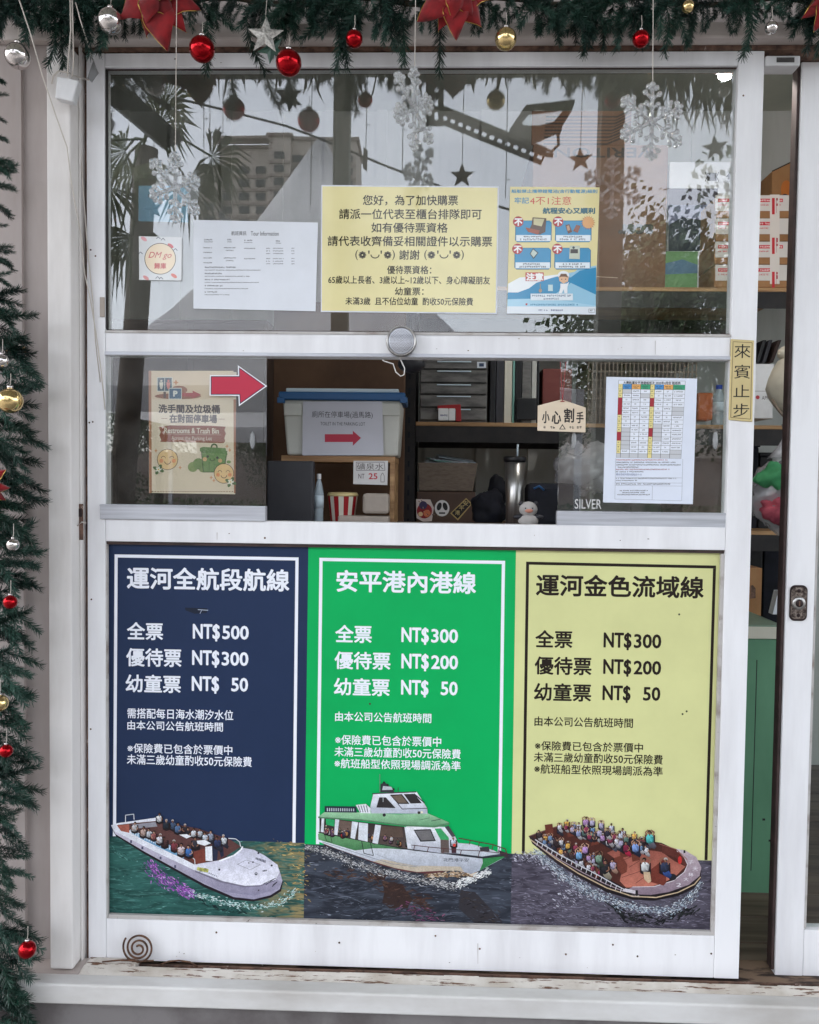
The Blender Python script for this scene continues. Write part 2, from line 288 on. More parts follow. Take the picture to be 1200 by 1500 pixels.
# ---- flat print: polygons and lettering laid on a sheet, a few hundredths of a millimetre apart
EPS = 0.00008
class Print:
    def __init__(s, y, ox=0, oy=0, sc=1.0): s.y = y; s.ox = ox; s.oy = oy; s.sc = sc; s.v = []; s.f = []; s.c = []; s.base = 1
    def pt(s, x, y, layer): return P(s.ox+x/s.sc, s.oy+y/s.sc, s.y-EPS*(layer+s.base))
    def poly(s, pts, col, layer=0, col2=None, ax=(0, 1)):
        n = len(s.v); s.v += [s.pt(x, y, layer) for x, y in pts]; s.f.append(tuple(range(n, n+len(pts)))); c0 = S(*col)
        if col2:                     # printed blend from one tone to another along ax
            c1 = S(*col2); d = [x*ax[0]+y*ax[1] for x, y in pts]; lo, hi = min(d), max(d); s.c.append([tuple(a_+(b_-a_)*((t-lo)/(hi-lo or 1)) for a_, b_ in zip(c0, c1)) for t in d])
        else: s.c.append(c0)
        return s
    def rect(s, x0, y0, x1, y1, col, layer=0): return s.poly([(x0, y0), (x1, y0), (x1, y1), (x0, y1)], col, layer)
    def disc(s, x, y, r, col, layer=0, ry=None, k=20, rot=0):
        ry = ry or r; ca, sa = math.cos(rot), math.sin(rot)
        return s.poly([(x+r*math.cos(t)*ca-ry*math.sin(t)*sa, y+r*math.cos(t)*sa+ry*math.sin(t)*ca) for t in [2*math.pi*i/k for i in range(k)]], col, layer)
    def line(s, pts, w_, col, layer=0):
        for i in range(len(pts)-1):
            (x0, y0), (x1, y1) = pts[i], pts[i+1]; l = math.hypot(x1-x0, y1-y0) or 1; nx, ny = -(y1-y0)/l*w_/2, (x1-x0)/l*w_/2
            s.poly([(x0+nx, y0+ny), (x1+nx, y1+ny), (x1-nx, y1-ny), (x0-nx, y0-ny)], col, layer+(i % 2)*.5)
        return s
    def flakes(s, pts, spread, n, cols, size=(2, 8), layer=0, rnd=random, flat=.45, ang=None):
        seg = [math.hypot(pts[i+1][0]-pts[i][0], pts[i+1][1]-pts[i][1]) for i in range(len(pts)-1)]; tot = sum(seg)
        for q in range(n):
            t = rnd.random()*tot; i = 0
            while i < len(seg)-1 and t > seg[i]: t -= seg[i]; i += 1
            u = min(1, t/(seg[i] or 1)); x = pts[i][0]+(pts[i+1][0]-pts[i][0])*u; y = pts[i][1]+(pts[i+1][1]-pts[i][1])*u
            sp = spread[i]+(spread[i+1]-spread[i])*u if isinstance(spread, (list, tuple)) else spread
            x += rnd.gauss(0, sp*.5); y += rnd.gauss(0, sp*.4); r = rnd.uniform(*size)
            aa = ang if ang is not None else math.atan2(pts[i+1][1]-pts[i][1], pts[i+1][0]-pts[i][0]); aa += rnd.gauss(0, .35)
            k = 5; pp = []
            for j in range(k):
                tt = 2*math.pi*j/k+rnd.random(); rr = r*rnd.uniform(.5, 1)
                ex, ey = rr*math.cos(tt)*1.5, rr*math.sin(tt)*flat
                pp.append((x+ex*math.cos(aa)-ey*math.sin(aa), y+ex*math.sin(aa)+ey*math.cos(aa)))
            s.poly(pp, rnd.choice(cols), layer+(q % 9)*.35)
        return s
    def text(s, body, x0, y0, x1, y1, col, layer=2, bold=.0, shear=0, rot180=False, res=2, condense=None):
        v, f = glyphs(body, 0.0, shear, res)
        ax0 = min(p[0] for p in v); ax1 = max(p[0] for p in v); ay0 = min(p[1] for p in v); ay1 = max(p[1] for p in v)
        yy = s.y-EPS*(layer+s.base); A = P(s.ox+x0/s.sc, s.oy+y1/s.sc, yy); T = P(s.ox+x0/s.sc, s.oy+y0/s.sc, yy); B = P(s.ox+x1/s.sc, s.oy+y1/s.sc, yy)
        c = S(*col); em = abs(T.z-A.z)/(ay1-ay0 or 1); bw = bold*em    # heavier strokes: the glyph stamped round a small circle
        A = A+Vector((bw, 0, bw)); B = B-Vector((bw, 0, 0)); T = T-Vector((0, 0, bw))
        offs = [(0, 0, 0)]+([(bw*math.cos(k*math.pi/4), bw*math.sin(k*math.pi/4), -(k+1)*EPS*.12) for k in range(8)] if bold else [])
        for ox, oz, oy in offs:
            n = len(s.v)
            for p in v:
                u = (p[0]-ax0)/(ax1-ax0 or 1); w_ = (p[1]-ay0)/(ay1-ay0 or 1)
                if rot180: u, w_ = 1-u, 1-w_
                s.v.append(Vector((A.x+(B.x-A.x)*u+ox, yy+oy, A.z+(T.z-A.z)*w_+oz)))
            for q in f: s.f.append(tuple(i+n for i in q)); s.c.append(c)
        return s
    def vlist(s, chars, boxes, col, **k):
        for ch, b in zip(chars, boxes): s.text(ch, *b, col, **k)
    def obj(s, name, parent, m=None):
        o = mesh_obj(name, s.v, s.f, m or INK, parent)
        at = o.data.color_attributes.new('ink', 'FLOAT_COLOR', 'CORNER'); buf = []
        for p, c in zip(o.data.polygons, s.c):
            if isinstance(c, list):
                n0 = min(p.vertices)
                for vi in p.vertices: buf += [*c[vi-n0], 1.0]
            else: buf += [c[0], c[1], c[2], 1.0]*p.loop_total
        at.data.foreach_set('color', buf); return o
_gc = {}
def glyphs(body, bold=0.0, shear=0, res=2):
    key = (body, bold, shear, res)
    if key not in _gc:
        c = bpy.data.curves.new('lettering', 'FONT'); c.body = body; c.offset = bold; c.resolution_u = res; c.shear = shear
        o = bpy.data.objects.new('lettering', c); dg = bpy.context.evaluated_depsgraph_get(); cu = o.to_curve(dg); loops = []
        for sp in cu.splines:          # every contour sampled; strokes that overlap are filled one by one
            bp_ = sp.bezier_points; L_ = []; n = len(bp_)
            for i in range(n):
                a_, b_ = bp_[i], bp_[(i+1) % n]; p0, p1, p2, p3 = a_.co, a_.handle_right, b_.handle_left, b_.co
                straight = (p1-p0).cross(p3-p0).length < 1e-4 and (p2-p0).cross(p3-p0).length < 1e-4
                for k in range(1 if straight else res+1):
                    t = k/(res+1); q = p0*(1-t)**3+p1*3*t*(1-t)**2+p2*3*t*t*(1-t)+p3*t**3; L_.append((q.x, q.y))
            if len(L_) > 2: loops.append(L_)
        o.to_curve_clear(); bpy.data.objects.remove(o); bpy.data.curves.remove(c)
        area = lambda L_: sum(L_[i][0]*L_[(i+1) % len(L_)][1]-L_[(i+1) % len(L_)][0]*L_[i][1] for i in range(len(L_)))/2
        def inside(pt, L_):
            x, y = pt; r = False
            for i in range(len(L_)):
                (x0, y0), (x1, y1) = L_[i], L_[i-1]
                if (y0 > y) != (y1 > y) and x < (x1-x0)*(y-y0)/(y1-y0)+x0: r = not r
            return r
        ar = [area(L_) for L_ in loops]; V_, F_ = [], []; N_ = range(len(loops))
        bb = [(min(p_[0] for p_ in L_), min(p_[1] for p_ in L_), max(p_[0] for p_ in L_), max(p_[1] for p_ in L_)) for L_ in loops]
        cont = {i: [j for j in N_ if j != i and abs(ar[j]) > abs(ar[i]) and bb[j][0] <= bb[i][0] and bb[j][1] <= bb[i][1] and bb[j][2] >= bb[i][2] and bb[j][3] >= bb[i][3] and all(inside(q, loops[j]) for q in loops[i])] for i in N_}
        outs = [i for i in N_ if not cont[i] or ar[i]*ar[max(cont[i], key=lambda j: abs(ar[j]))] > 0]; holes = {i: [] for i in outs}
        for i in N_:
            if i not in holes:
                ow = [j for j in cont[i] if j in holes]
                if ow: holes[min(ow, key=lambda j: abs(ar[j]))].append(i)
        for j in outs:
            pl_ = [[Vector((x, y, 0)) for x, y in loops[j]]]
            for q in holes[j]:
                cx = sum(p_[0] for p_ in loops[q])/len(loops[q]); cy = sum(p_[1] for p_ in loops[q])/len(loops[q]); pl_.append([Vector((cx+(x-cx)*.97, cy+(y-cy)*.97, 0)) for x, y in loops[q]])
            n0 = len(V_)
            V_ += [(v.x, v.y) for L_ in pl_ for v in L_]; F_ += [tuple(n0+i for i in f) for f in tessellate_polygon(pl_)]
        _gc[key] = (V_, F_)
    return _gc[key]
def scribble(pr, x0, y0, x1, y1, col, layer=2, cell=None, rnd=random):  # unreadably small print: rows of tiny strokes
    h = y1-y0; cell = cell or h*.95; x = x0
    while x+cell*.8 < x1:
        for _ in range(3):
            ya = y0+rnd.random()*h*.8; pr.rect(x+cell*.05, ya, x+cell*.85, ya+h*.16, col, layer)
        xa = x+rnd.random()*cell*.6; pr.rect(xa, y0, xa+cell*.16, y1, col, layer+.5); x += cell*(1.0 if rnd.random() > .08 else 1.8)

# ================================================================== SETTING
gm = MB(); gm.add([(-400, -500, 0), (400, -500, 0), (400, 300, 0), (-400, 300, 0)], [(0, 1, 2, 3)])
structure(gm.obj('ground', 'paving'))

ZP0 = P(610, 1420, 0).z            # bottom of the ticket panel
ZP1 = P(610, 76, 0).z              # top of the ticket panel
SILL_H = P(610, 1458, -.10).z
FLOOR_Z = ZP0-.02
XL, XR = -2.2, 2.6                 # booth
# inner room
rm = MB(); rm.box(XL, XR, .10, 2.1, FLOOR_Z-.06, FLOOR_Z-.012); structure(rm.obj('floor', 'floorwood'))
flo = bpy.data.objects['floor']
pl = MB().box(-1.3, 1.3, 0, .118, -.012, 0).obj('plank', 'floorwood', None, bevel=.002)
pl.location = (.4, .06, FLOOR_Z); attach(pl, flo); pl.location = (.4, .06, FLOOR_Z)
for i in range(1, 16):
    c = pl.copy(); COL.objects.link(c); c.location = (.4+random.uniform(-.05, .05), .06+.121*i, FLOOR_Z+random.uniform(-.001, .001))
YB = 1.45
bw = MB(); x = XL
while x < XR:                       # profiled sheet: raised ribs
    bw.box(x, x+.16, YB, YB+.02, FLOOR_Z, 2.78); bw.box(x+.16, x+.20, YB-.012, YB+.02, FLOOR_Z, 2.78); x += .20
structure(bw.obj('back_wall', 'inner'))
structure(MB().box(XL-.06, XL, -.02, YB+.02, FLOOR_Z, 2.78).obj('side_wall', 'inner'))
structure(MB().box(XR, XR+.06, -.02, YB+.02, FLOOR_Z, 2.78).obj('side_wall', 'inner'))
structure(MB().box(XL-.06, XR+.06, .10, YB+.02, 2.78, 2.84).obj('ceiling', 'soffit'))
# booth front: the frame round the doors
booth = thing('ticket_booth', 'white framed harbour ticket booth with peeling sill under a garland', 'ticket booth', (0, 0, 0))
xa, xb = P(70, 600, -.05).x, P(104.5, 600, -.05).x
MB().box(xa, xb, -.05, .10, SILL_H+.001, P(80, 66, -.05).z).obj('post', 'post', booth, bevel=.003)
# jamb: grey channel and rusty seal between post and panel
xj = P(127, 750, 0).x
MB().box(xb+.0005, xb+.0035, -.012, .09, ZP0-.01, ZP1+.01).obj('jamb', 'post', booth, bevel=.001)
rs = MB(); z = ZP0-.01
while z < ZP1:
    z2 = z+random.uniform(.05, .12); o_ = random.uniform(-.0015, .0015)
    rs.box(xb+.0040, xj+.001+o_, .012, .05, z, min(z2, ZP1)); z = z2
rs.obj('rubber_seal', 'rust', booth)
MB().box(-3, 2.6, -.03, .10, ZP1+.012, P(610, 33, -.03).z).obj('top_beam', 'beam', booth, bevel=.004)
MB().box(-3, 2.6, .0, .10, ZP1+.002, ZP1+.0115).obj('track_cover', 'rust', booth)
# base beam, peeling sill, groove
zt = SILL_H; zb = P(610, 1488, -.10).z
MB().box(P(2, 1455, -.10).x, 2.6, -.10, -.062, zb, zt).obj('base_beam', 'base', booth, bevel=.004)
sm = MB(); n = 90; x0s = P(118, 1430, -.05).x; x1s = 2.6
for i in range(n):
    a0 = x0s+(x1s-x0s)*i/n; a1 = x0s+(x1s-x0s)*(i+1)/n-.0; j = random.uniform(-.002, .002)
    sm.add([(a0, -.0615, zt-.003), (a1, -.0615, zt-.003), (a1, -.030+j, zt+.0005), (a0, -.030+j, zt+.0005), (a1, -.030+j, zt-.02), (a0, -.030+j, zt-.02)], [(0, 1, 2, 3), (3, 2, 4, 5)])
sm.obj('sill', 'sill', booth)
MB().box(-3, x0s-.0005, -.0615, .0, zt-.06, zt-.002).obj('sill_ledge', 'beam', booth, bevel=.002)
MB().box(x0s, P(205, 1420, 0).x, -.029, .0, zt-.05, zt+.001).obj('sill_block', 'sill', booth, bevel=.003)
MB().box(-3, 2.6, -.029, .10, zt-.05, zt-.022).obj('door_track', 'groove', booth)
tr = MB(); tr.box(P(206, 1420, 0).x, 2.6, -.008, -.004, zt-.0215, zt-.009); tr.obj('track_rail', 'rust', booth)
MB().box(-3, 2.6, -.075, 2.1, 0, zb-.001).obj('plinth', 'dark', booth)
# left wall and wall over the beam
wl = MB(); wl.box(-3, P(28, 600, -.012).x, -.012, .10, SILL_H-.06, ZP1+.011); wl.box(P(28, 600, -.012).x, P(36, 600, -.012).x, -.020, .10, SILL_H-.06, ZP1+.011); wl.box(P(36, 600, -.012).x, xa-.001, -.010, .10, SILL_H-.06, ZP1+.011)
structure(wl.obj('left_wall', 'wall'))
structure(MB().box(-3, 2.66, .0, .10, P(610, 33, -.03).z+.001, 3.72).obj('upper_wall', 'wall'))
# eave overhead
eave = thing('eave_roof', 'flat grey eave roof jutting out over the booth front', 'roof', (0, 0, 3.7))
MB().box(-4.2, 4.2, -3.0, 2.1, 3.722, 3.77).obj('soffit_panel', 'soffit', eave)
for k in range(9): MB().box(-4+k*1.0, -3.95+k*1.0, -2.98, -.01, 3.68, 3.721).obj('joist', 'galv', eave)
MB().box(-4.2, 4.2, -3.04, -3.001, 3.685, 3.79).obj('fascia_board', 'soffit', eave)

# ================================================================== TICKET PANEL (fixed sash)
pan = thing('ticket_window_panel', 'large white framed panel with big upper pane, serving hatch and price posters', 'window panel', (0, 0, ZP0))
sx0, sx1 = P(128, 750, 0).x, P(154.5, 800, 0).x
tx0, tx1 = (P(1078, 97, 0).x+P(1068.7, 485, 0).x+P(1069, 805, 0).x)/3, (P(1119, 100, 0).x+P(1099, 800, 0).x+P(1084, 1435, 0).x)/3
T = .034
MB().box(sx0, sx1, 0, T, ZP0, ZP1).obj('stile', 'white', pan, bevel=.0015)
MB().box(tx0, tx1, 0, T, ZP0, ZP1).obj('stile', 'white', pan, bevel=.0015)
def zc(l, r): return (P(l[0], l[1], 0).z+P(r[0], r[1], 0).z)/2
Z_gt = zc((155, 97), (1078, 97)); Z_gb = zc((155, 484), (1068, 489)); Z_mb = zc((150, 521), (1065, 527)); Z_lt = zc((150, 761), (1068, 772))
Z_lb = zc((154, 794), (1061, 805)); Z_bt = zc((150, 1345), (1049, 1373)); g_ = .0004
e_ = .0008
for nm, za, zb_ in (('top_rail', Z_gt, ZP1), ('middle_rail', Z_mb, Z_gb), ('hatch_rail', Z_lb, Z_lt), ('bottom_rail', ZP0, Z_bt)):
    MB().box(sx1+g_, tx0-g_, e_, T, za, zb_).obj(nm, 'white', pan, bevel=.0015)
# thin beads, darker lines along the rails
MB().box(sx1+g_, tx0-g_, -.003, .0, Z_mb+.0005, Z_mb+.008).obj('bead', 'alu', pan, bevel=.0008)
MB().box(sx1+g_, tx0-g_, -.002, .0, Z_gb-.006, Z_gb-.0005).obj('bead', 'dirtyalu', pan, bevel=.0008)
MB().box(sx1+g_, tx0-g_, .006, .013, Z_lb-.007, Z_lb-.0004).obj('bead', 'rubber', pan)
MB().box(sx1+.004, tx0-.008, .002, .011, Z_bt+.0005, Z_bt+.009).obj('bead', 'dirtyalu', pan, bevel=.001)
MB().box(sx1+g_, sx1+.003, .002, .011, Z_bt+.0005, Z_lb-.008).obj('bead', 'dirtyalu', pan)
MB().box(tx0-.0075, tx0-g_, .003, .011, Z_bt+.0005, Z_lb-.008).obj('bead', 'dirtyalu', pan)
MB().box(sx1+g_, tx0-g_, .016, .022, Z_bt, Z_lb).obj('poster_board', 'paper', pan)
for za in (Z_gb, Z_gt-.003): MB().box(sx1+g_, tx0-g_, .008, YG-.003, za+.0003, za+.0027).obj('gasket', 'rubber', pan)
MB().box(sx1+.0002, tx0-.0002, YG-.002, YG+.002, Z_gb+.0005, Z_gt-.0005).obj('glass_pane', G['big'], pan)
MB().box(sx1+.0005, sx1+.004, .003, .010, Z_gb+.003, Z_gt-.003).obj('gasket', 'galv', pan)
# screws and chips on the stiles
for q, (sx_, sy_) in enumerate([(133, 366), (140, 375), (136, 618), (131, 619), (134, 878), (133, 1068), (317, 1366), (497, 1381), (638, 1371), (703, 1390), (829, 1398), (898, 1384), (1042, 1397), (934, 1401), (388, 788), (1089, 140)]):
    p = P(sx_, sy_, 0); MB().lathe(p, [(.0001, -.0012), (.0016, -.001), (.0022, .0004)], 7, 'y').obj('screw', 'iron', pan)

rgs = random.Random(31)
for q in range(46):      # small chips and smears of dirt on the white bars
    w_ = rgs.random(); 
    if w_ < .35: px_, py_ = rgs.uniform(160, 1075), rgs.uniform(1380, 1418)
    elif w_ < .5: px_, py_ = rgs.uniform(134, 150), rgs.uniform(830, 1380)
    elif w_ < .65: px_, py_ = rgs.uniform(1072, 1090), rgs.uniform(830, 1400)
    elif w_ < .8: px_, py_ = rgs.uniform(160, 1060), rgs.uniform(496, 518)
    elif w_ < .9: px_, py_ = rgs.uniform(160, 1060), rgs.uniform(776, 792)
    else: px_, py_ = rgs.uniform(130, 1100), rgs.uniform(80, 92)
    if 560 < px_ < 620 and py_ < 530: continue
    pr_ = Print(e_-.0002); k = rgs.choice([5, 6, 7]); rx, ry = rgs.uniform(.5, 2.4), rgs.uniform(.4, 1.2); pr_.poly([(px_+rx*rgs.uniform(.5, 1)*math.cos(2*math.pi*i/k), py_+ry*rgs.uniform(.5, 1)*math.sin(2*math.pi*i/k)) for i in range(k)], rgs.choice([(110, 92, 78), (70, 58, 50), (150, 142, 136), (176, 168, 160)]), 0)
    pr_.obj('paint_chip', pan)
for (xx, yy0, yy1) in ((1092, 850, 1010), (139, 1180, 1300), (700, 1382, 1412), (318, 780, 791), (960, 499, 519)):
    pr_ = Print(e_-.0002); pr_.poly([(xx-.6, yy0), (xx+.8, yy0), (xx+.5, yy1), (xx-.2, yy1)], (196, 192, 192), 0); pr_.obj('drip_mark', pan)
# sliding panes of the hatch
def slide(label, x0, x1, ytop, ymid, ybot, yg):
    s = thing('sliding_window', label, 'sliding window', P((x0+x1)/2, ybot, yg), 'sliding panes of the serving hatch')
    zt_, zm, zb2 = Z_mb-.0005, P((x0+x1)/2, ymid, yg-.006).z, P((x0+x1)/2, ybot, yg-.006).z
    xx0, xx1 = P(x0, 650, yg).x, P(x1, 650, yg).x
    MB().box(xx0, xx1, yg, yg+.004, zm-.006, zt_).obj('glass_pane', G['small'], s, bevel=0)
    MB().box(xx0-.002, xx1+.001, yg-.009, yg+.012, zb2, zm).obj('bottom_rail', 'alu', s, bevel=.0015)
    MB().box(xx0-.002, xx1+.001, yg-.0105, yg-.0095, zm-.004, zm-.001).obj('rail_lip', 'alu', s)
    return s
s1 = slide('left sliding glass pane of the hatch, carrying the restroom notice', 150, 390, 527, 740, 762, .004)
s2 = slide('right sliding glass pane of the hatch, carrying the timetable sheet', 819, 1067, 530, 750, 773, .012)
for s_, hx, hy in ((s1, 370, 645), (s2, 1048, 645), (s2, 841, 645)):
    p = P(hx, hy, .0); hh = MB(); ls = []
    hh.lathe(p+Vector((0, 0, 0)), [(.0001, -.006), (.004, -.0055), (.0055, -.001), (.0055, .003)], 12, 'y')
    for v in hh.v: v.z = p.z+(v.z-p.z)*3.6
    hh.obj('pull_handle', 'pvc', s_, True)
pr = Print(.011); pr.text('SILVER', 842, 731, 881, 745, (205, 205, 205), bold=.0); pr.obj('lettering', s2)
structureless = None

# second sliding door at the right
dr = thing('sliding_door', 'white framed sliding glass door at the right with ornate keyhole plate', 'door', P(1180, 1420, .05))
dy = .045
dx0 = (P(1174, 100, dy).x+P(1161, 500, dy).x+P(1148, 980, dy).x+P(1139, 1400, dy).x)/4; dx1 = P(1190, 980, dy).x
zb_ = P(1170, 1430, dy).z
MB().box(dx0, dx1, dy, dy+.032, zb_, ZP1).obj('stile', 'white', dr, bevel=.002)
MB().box(dx1+.0004, dx1+.9, dy+.001, dy+.032, zb_, P(1190, 1363, dy).z).obj('bottom_rail', 'white', dr, bevel=.002)
MB().box(dx1+.0004, dx1+.9, dy+.001, dy+.032, P(1190, 105, dy).z, ZP1).obj('top_rail', 'white', dr, bevel=.002)
MB().box(dx1+.0004, dx1+.9, dy+.013, dy+.018, P(1190, 1362, dy).z, P(1190, 106, dy).z).obj('glass_pane', G['thin'], dr)
MB().box(dx1+.0004, dx1+.006, dy+.004, dy+.012, P(1190, 1362, dy).z, P(1190, 106, dy).z).obj('bead', 'dirtyalu', dr)
MB().box(dx0-.007, dx0-.0004, dy+.004, dy+.030, zb_+.01, ZP1).obj('rubber_edge', 'rubber', dr, bevel=.002)
lk = MB(); lc = P(1170, 883.5, dy-.003); lw, lh = P(1182, 883, dy).x-lc.x, P(1170, 857, dy).z-lc.z; out = []
for cx_, cz_, a0 in ((1, 1, 0), (-1, 1, 90), (-1, -1, 180), (1, -1, 270)):
    for t in range(0, 91, 18):
        r_ = lw*.62; out.append(lc+Vector((cx_*(lw-r_)+r_*math.cos(math.radians(a0+t)), 0, cz_*(lh-r_)+r_*math.sin(math.radians(a0+t)))))
lp = lk.prism(out[::-1], .0028).obj('keyhole_plate', 'darkbrz', dr, bevel=.0006)
cc = [lc+(p-lc)*.88+Vector((0, -.0008, 0)) for p in out[::-1]]
MB().prism(cc, .0007).obj('engraved_face', 'bronze', lp)
MB().lathe(lc, [(.0005, -.004), (lw*.52, -.004), (lw*.72, -.0025), (lw*.8, -.0007)], 24, 'y').obj('cylinder', 'steel', lp, True)
MB().lathe(lc, [(.0005, -.0047), (lw*.42, -.0046), (lw*.45, -.004)], 20, 'y').obj('keyhole', 'darkbrz', lp, True)
MB().box(lc.x-.0012, lc.x+.0012, lc.y-.0055, lc.y-.0048, lc.z-.006, lc.z+.005).obj('slot', 'rust', lp)
for dz in (-.68, .68):
    MB().lathe(lc+Vector((0, 0, lh*dz)), [(.0004, -.003), (.003, -.0028), (.0042, -.0009)], 12, 'y').obj('plate_screw', 'darkbrz', lp, True)
for sx_ in (-1, 1):
    for k in range(7):
        for sd_ in (-1, 1):
            zz = sd_*(lh*.36+k*lh*.075); MB().prism([lc+Vector((sx_*lw*.42, -.0016, zz)), lc+Vector((sx_*lw*.78, -.0016, zz+.002)), lc+Vector((sx_*lw*.78, -.0016, zz+.0034)), lc+Vector((sx_*lw*.42, -.0016, zz+.0014))], .0008).obj('scroll', 'darkbrz', lp)
# little white catch at the door top
ct = thing('door_closer_cover', 'small scuffed white plastic cover at the top of the doorway gap', 'cover', P(1145, 90, -.01))
pbox('cover', 1122, 81, 1173, 96, -.004, .04, 'cap', ct, bevel=.003); pbox('window', 1138, 84, 1164, 91, -.0052, .001, 'smoke', ct)

# ================================================================== PRICE POSTERS
YP = .0145
def water_mat(name, c0, c1, c2, sc=1.0, c3=None, side=None):
    m = bpy.data.materials.new(name); m.use_nodes = True; t = m.node_tree; n = t.nodes; L = t.links; b = n['Principled BSDF']; b.inputs['Roughness'].default_value = .5; b.inputs['Specular IOR Level'].default_value = .25
    g = n.new('ShaderNodeNewGeometry')
    def nz(scale, st, rotv=.25, det=5, dist=1.5):
        mp = n.new('ShaderNodeMapping'); mp.inputs['Scale'].default_value = st; mp.inputs['Rotation'].default_value = (0, rotv, 0); L.new(g.outputs['Position'], mp.inputs[0])
        x = n.new('ShaderNodeTexNoise'); x.inputs['Scale'].default_value = scale; x.inputs['Detail'].default_value = det; x.inputs['Distortion'].default_value = dist; L.new(mp.outputs[0], x.inputs[0]); return x.outputs[0]
    def mr(o, a_, b_):
        r = n.new('ShaderNodeMapRange'); r.inputs[1].default_value = a_; r.inputs[2].default_value = b_; L.new(o, r.inputs[0]); return r.outputs[0]
    def mx(f, a_, b_):
        x = n.new('ShaderNodeMix'); x.data_type = 'RGBA'; L.new(f, x.inputs[0])
        for s_, v in ((6, a_), (7, b_)):
            if isinstance(v, tuple): x.inputs[s_].default_value = (*v, 1)
            else: L.new(v, x.inputs[s_])
        return x.outputs[2]
    c = mx(mr(nz(22*sc, (.5, 1, 1.8)), .40, .60), S(*c0), S(*c1))
    c = mx(mr(nz(60*sc, (.30, 1, 1.9), .22, 3, 2.2), .56, .78), c, S(*c2))
    c = mx(mr(nz(95*sc, (.28, 1, 2.0), .15, 2, 2.4), .66, .74), c, S(*(min(255, v+38) for v in c2)))
    if c3:
        xyz = n.new('ShaderNodeSeparateXYZ'); L.new(g.outputs['Position'], xyz.inputs[0])
        ad = n.new('ShaderNodeMath'); ad.operation = 'MULTIPLY'; f1 = mr(xyz.outputs[0], side[0], side[1]); L.new(f1, ad.inputs[0]); L.new(mr(nz(50, (.4, 1, 1.8)), .42, .6), ad.inputs[1])
        c = mx(ad.outputs[0], c, S(*c3))
    L.new(c, b.inputs['Base Color']); return m
wm = [water_mat('printed_green_sea', (30, 70, 66), (48, 98, 92), (86, 138, 132), 1, (146, 132, 92), (P(350, 1250, YP).x, P(440, 1250, YP).x)),
      water_mat('printed_grey_harbour', (36, 40, 50), (60, 66, 78), (98, 104, 120), .9),
      water_mat('printed_violet_grey_sea', (58, 54, 66), (86, 82, 96), (134, 130, 148), 1.5)]

def person(pr, x, y, s, shirt, layer, arms=False, legs=None, rnd=random):
    sk = rnd.choice([(176, 132, 108), (146, 104, 84), (190, 150, 126), (120, 84, 68)]); hair = rnd.choice([(24, 20, 24), (34, 26, 26), (20, 18, 22), (176, 170, 168)])
    s *= rnd.uniform(.88, 1.08); tl = rnd.uniform(-.18, .18)*s; j = lambda k=.12: rnd.uniform(-k, k)*s
    dk = tuple(int(c*.45) for c in shirt); lt = tuple(min(255, int(c*1.12)) for c in shirt)
    pr.poly([(x-s*1.1, y+s*.1), (x+s*1.15, y+s*.2), (x+s*1.2, y+s*2.4), (x, y+s*2.8), (x-s*1.05, y+s*2.3)], (34, 24, 28), layer-.5)
    if legs: pr.poly([(x-s*.55, y+s*1.5), (x+s*.6, y+s*1.4), (x+s*1.5, y+s*2.7), (x+s*1.1, y+s*3.4), (x+s*.3, y+s*3.0), (x-s*.2, y+s*2.6)], legs, layer, tuple(int(c*.5) for c in legs))
    pr.poly([(x-s*.28+tl, y+s*.05), (x+s*.32+tl, y+s*.05), (x+s*.82+j(), y+s*.42), (x+s*.78+j(), y+s*1.8), (x+j(), y+s*2.2), (x-s*.78+j(), y+s*1.8), (x-s*.84+j(), y+s*.4)], lt, layer+.6, dk, (.5, 1))
    pr.poly([(x+j(), y+s*.5), (x+s*.7, y+s*.7), (x+s*.5, y+s*1.8), (x+s*.1, y+s*1.5)], dk, layer+1.0, shirt, (-1, .3))
    pr.poly([(x-s*.12+tl, y-s*.1), (x+s*.16+tl, y-s*.1), (x+s*.1, y+s*.4), (x-s*.1, y+s*.4)], tuple(int(c*.6) for c in sk), layer+1.3)
    if arms:
        for q in (-1, 1): pr.line([(x+q*s*.72, y+s*.5), (x+q*s*(1.05+j(.1)/s), y-s*.45), (x+q*s*.3+tl, y-s*.95)], s*.24, sk, layer+1.6)
    else:
        for q in (-1, 1):
            if rnd.random() < .8: pr.line([(x+q*s*.75, y+s*.6), (x+q*s*.85+j(), y+s*1.2), (x+q*s*.3+j(), y+s*1.6)], s*.22, sk if rnd.random() < .6 else dk, layer+1.4)
    hx = x+tl*1.3; pr.disc(hx, y-s*.38, s*.34, sk, layer+2, ry=s*.42, k=9); pr.poly([(hx+s*.05, y-s*.7), (hx+s*.34, y-s*.4), (hx+s*.2, y-s*.02), (hx+s*.05, y-s*.2)], tuple(int(c*.6) for c in sk), layer+2.3)
    pr.poly([(hx-s*.39, y-s*.35), (hx-s*.36, y-s*.72), (hx-s*.1, y-s*.93), (hx+s*.24, y-s*.86), (hx+s*.42, y-s*.5), (hx+s*.3, y-s*.3), (hx+s*.12, y-s*.58), (hx-s*.18, y-s*.56)], hair, layer+2.6)

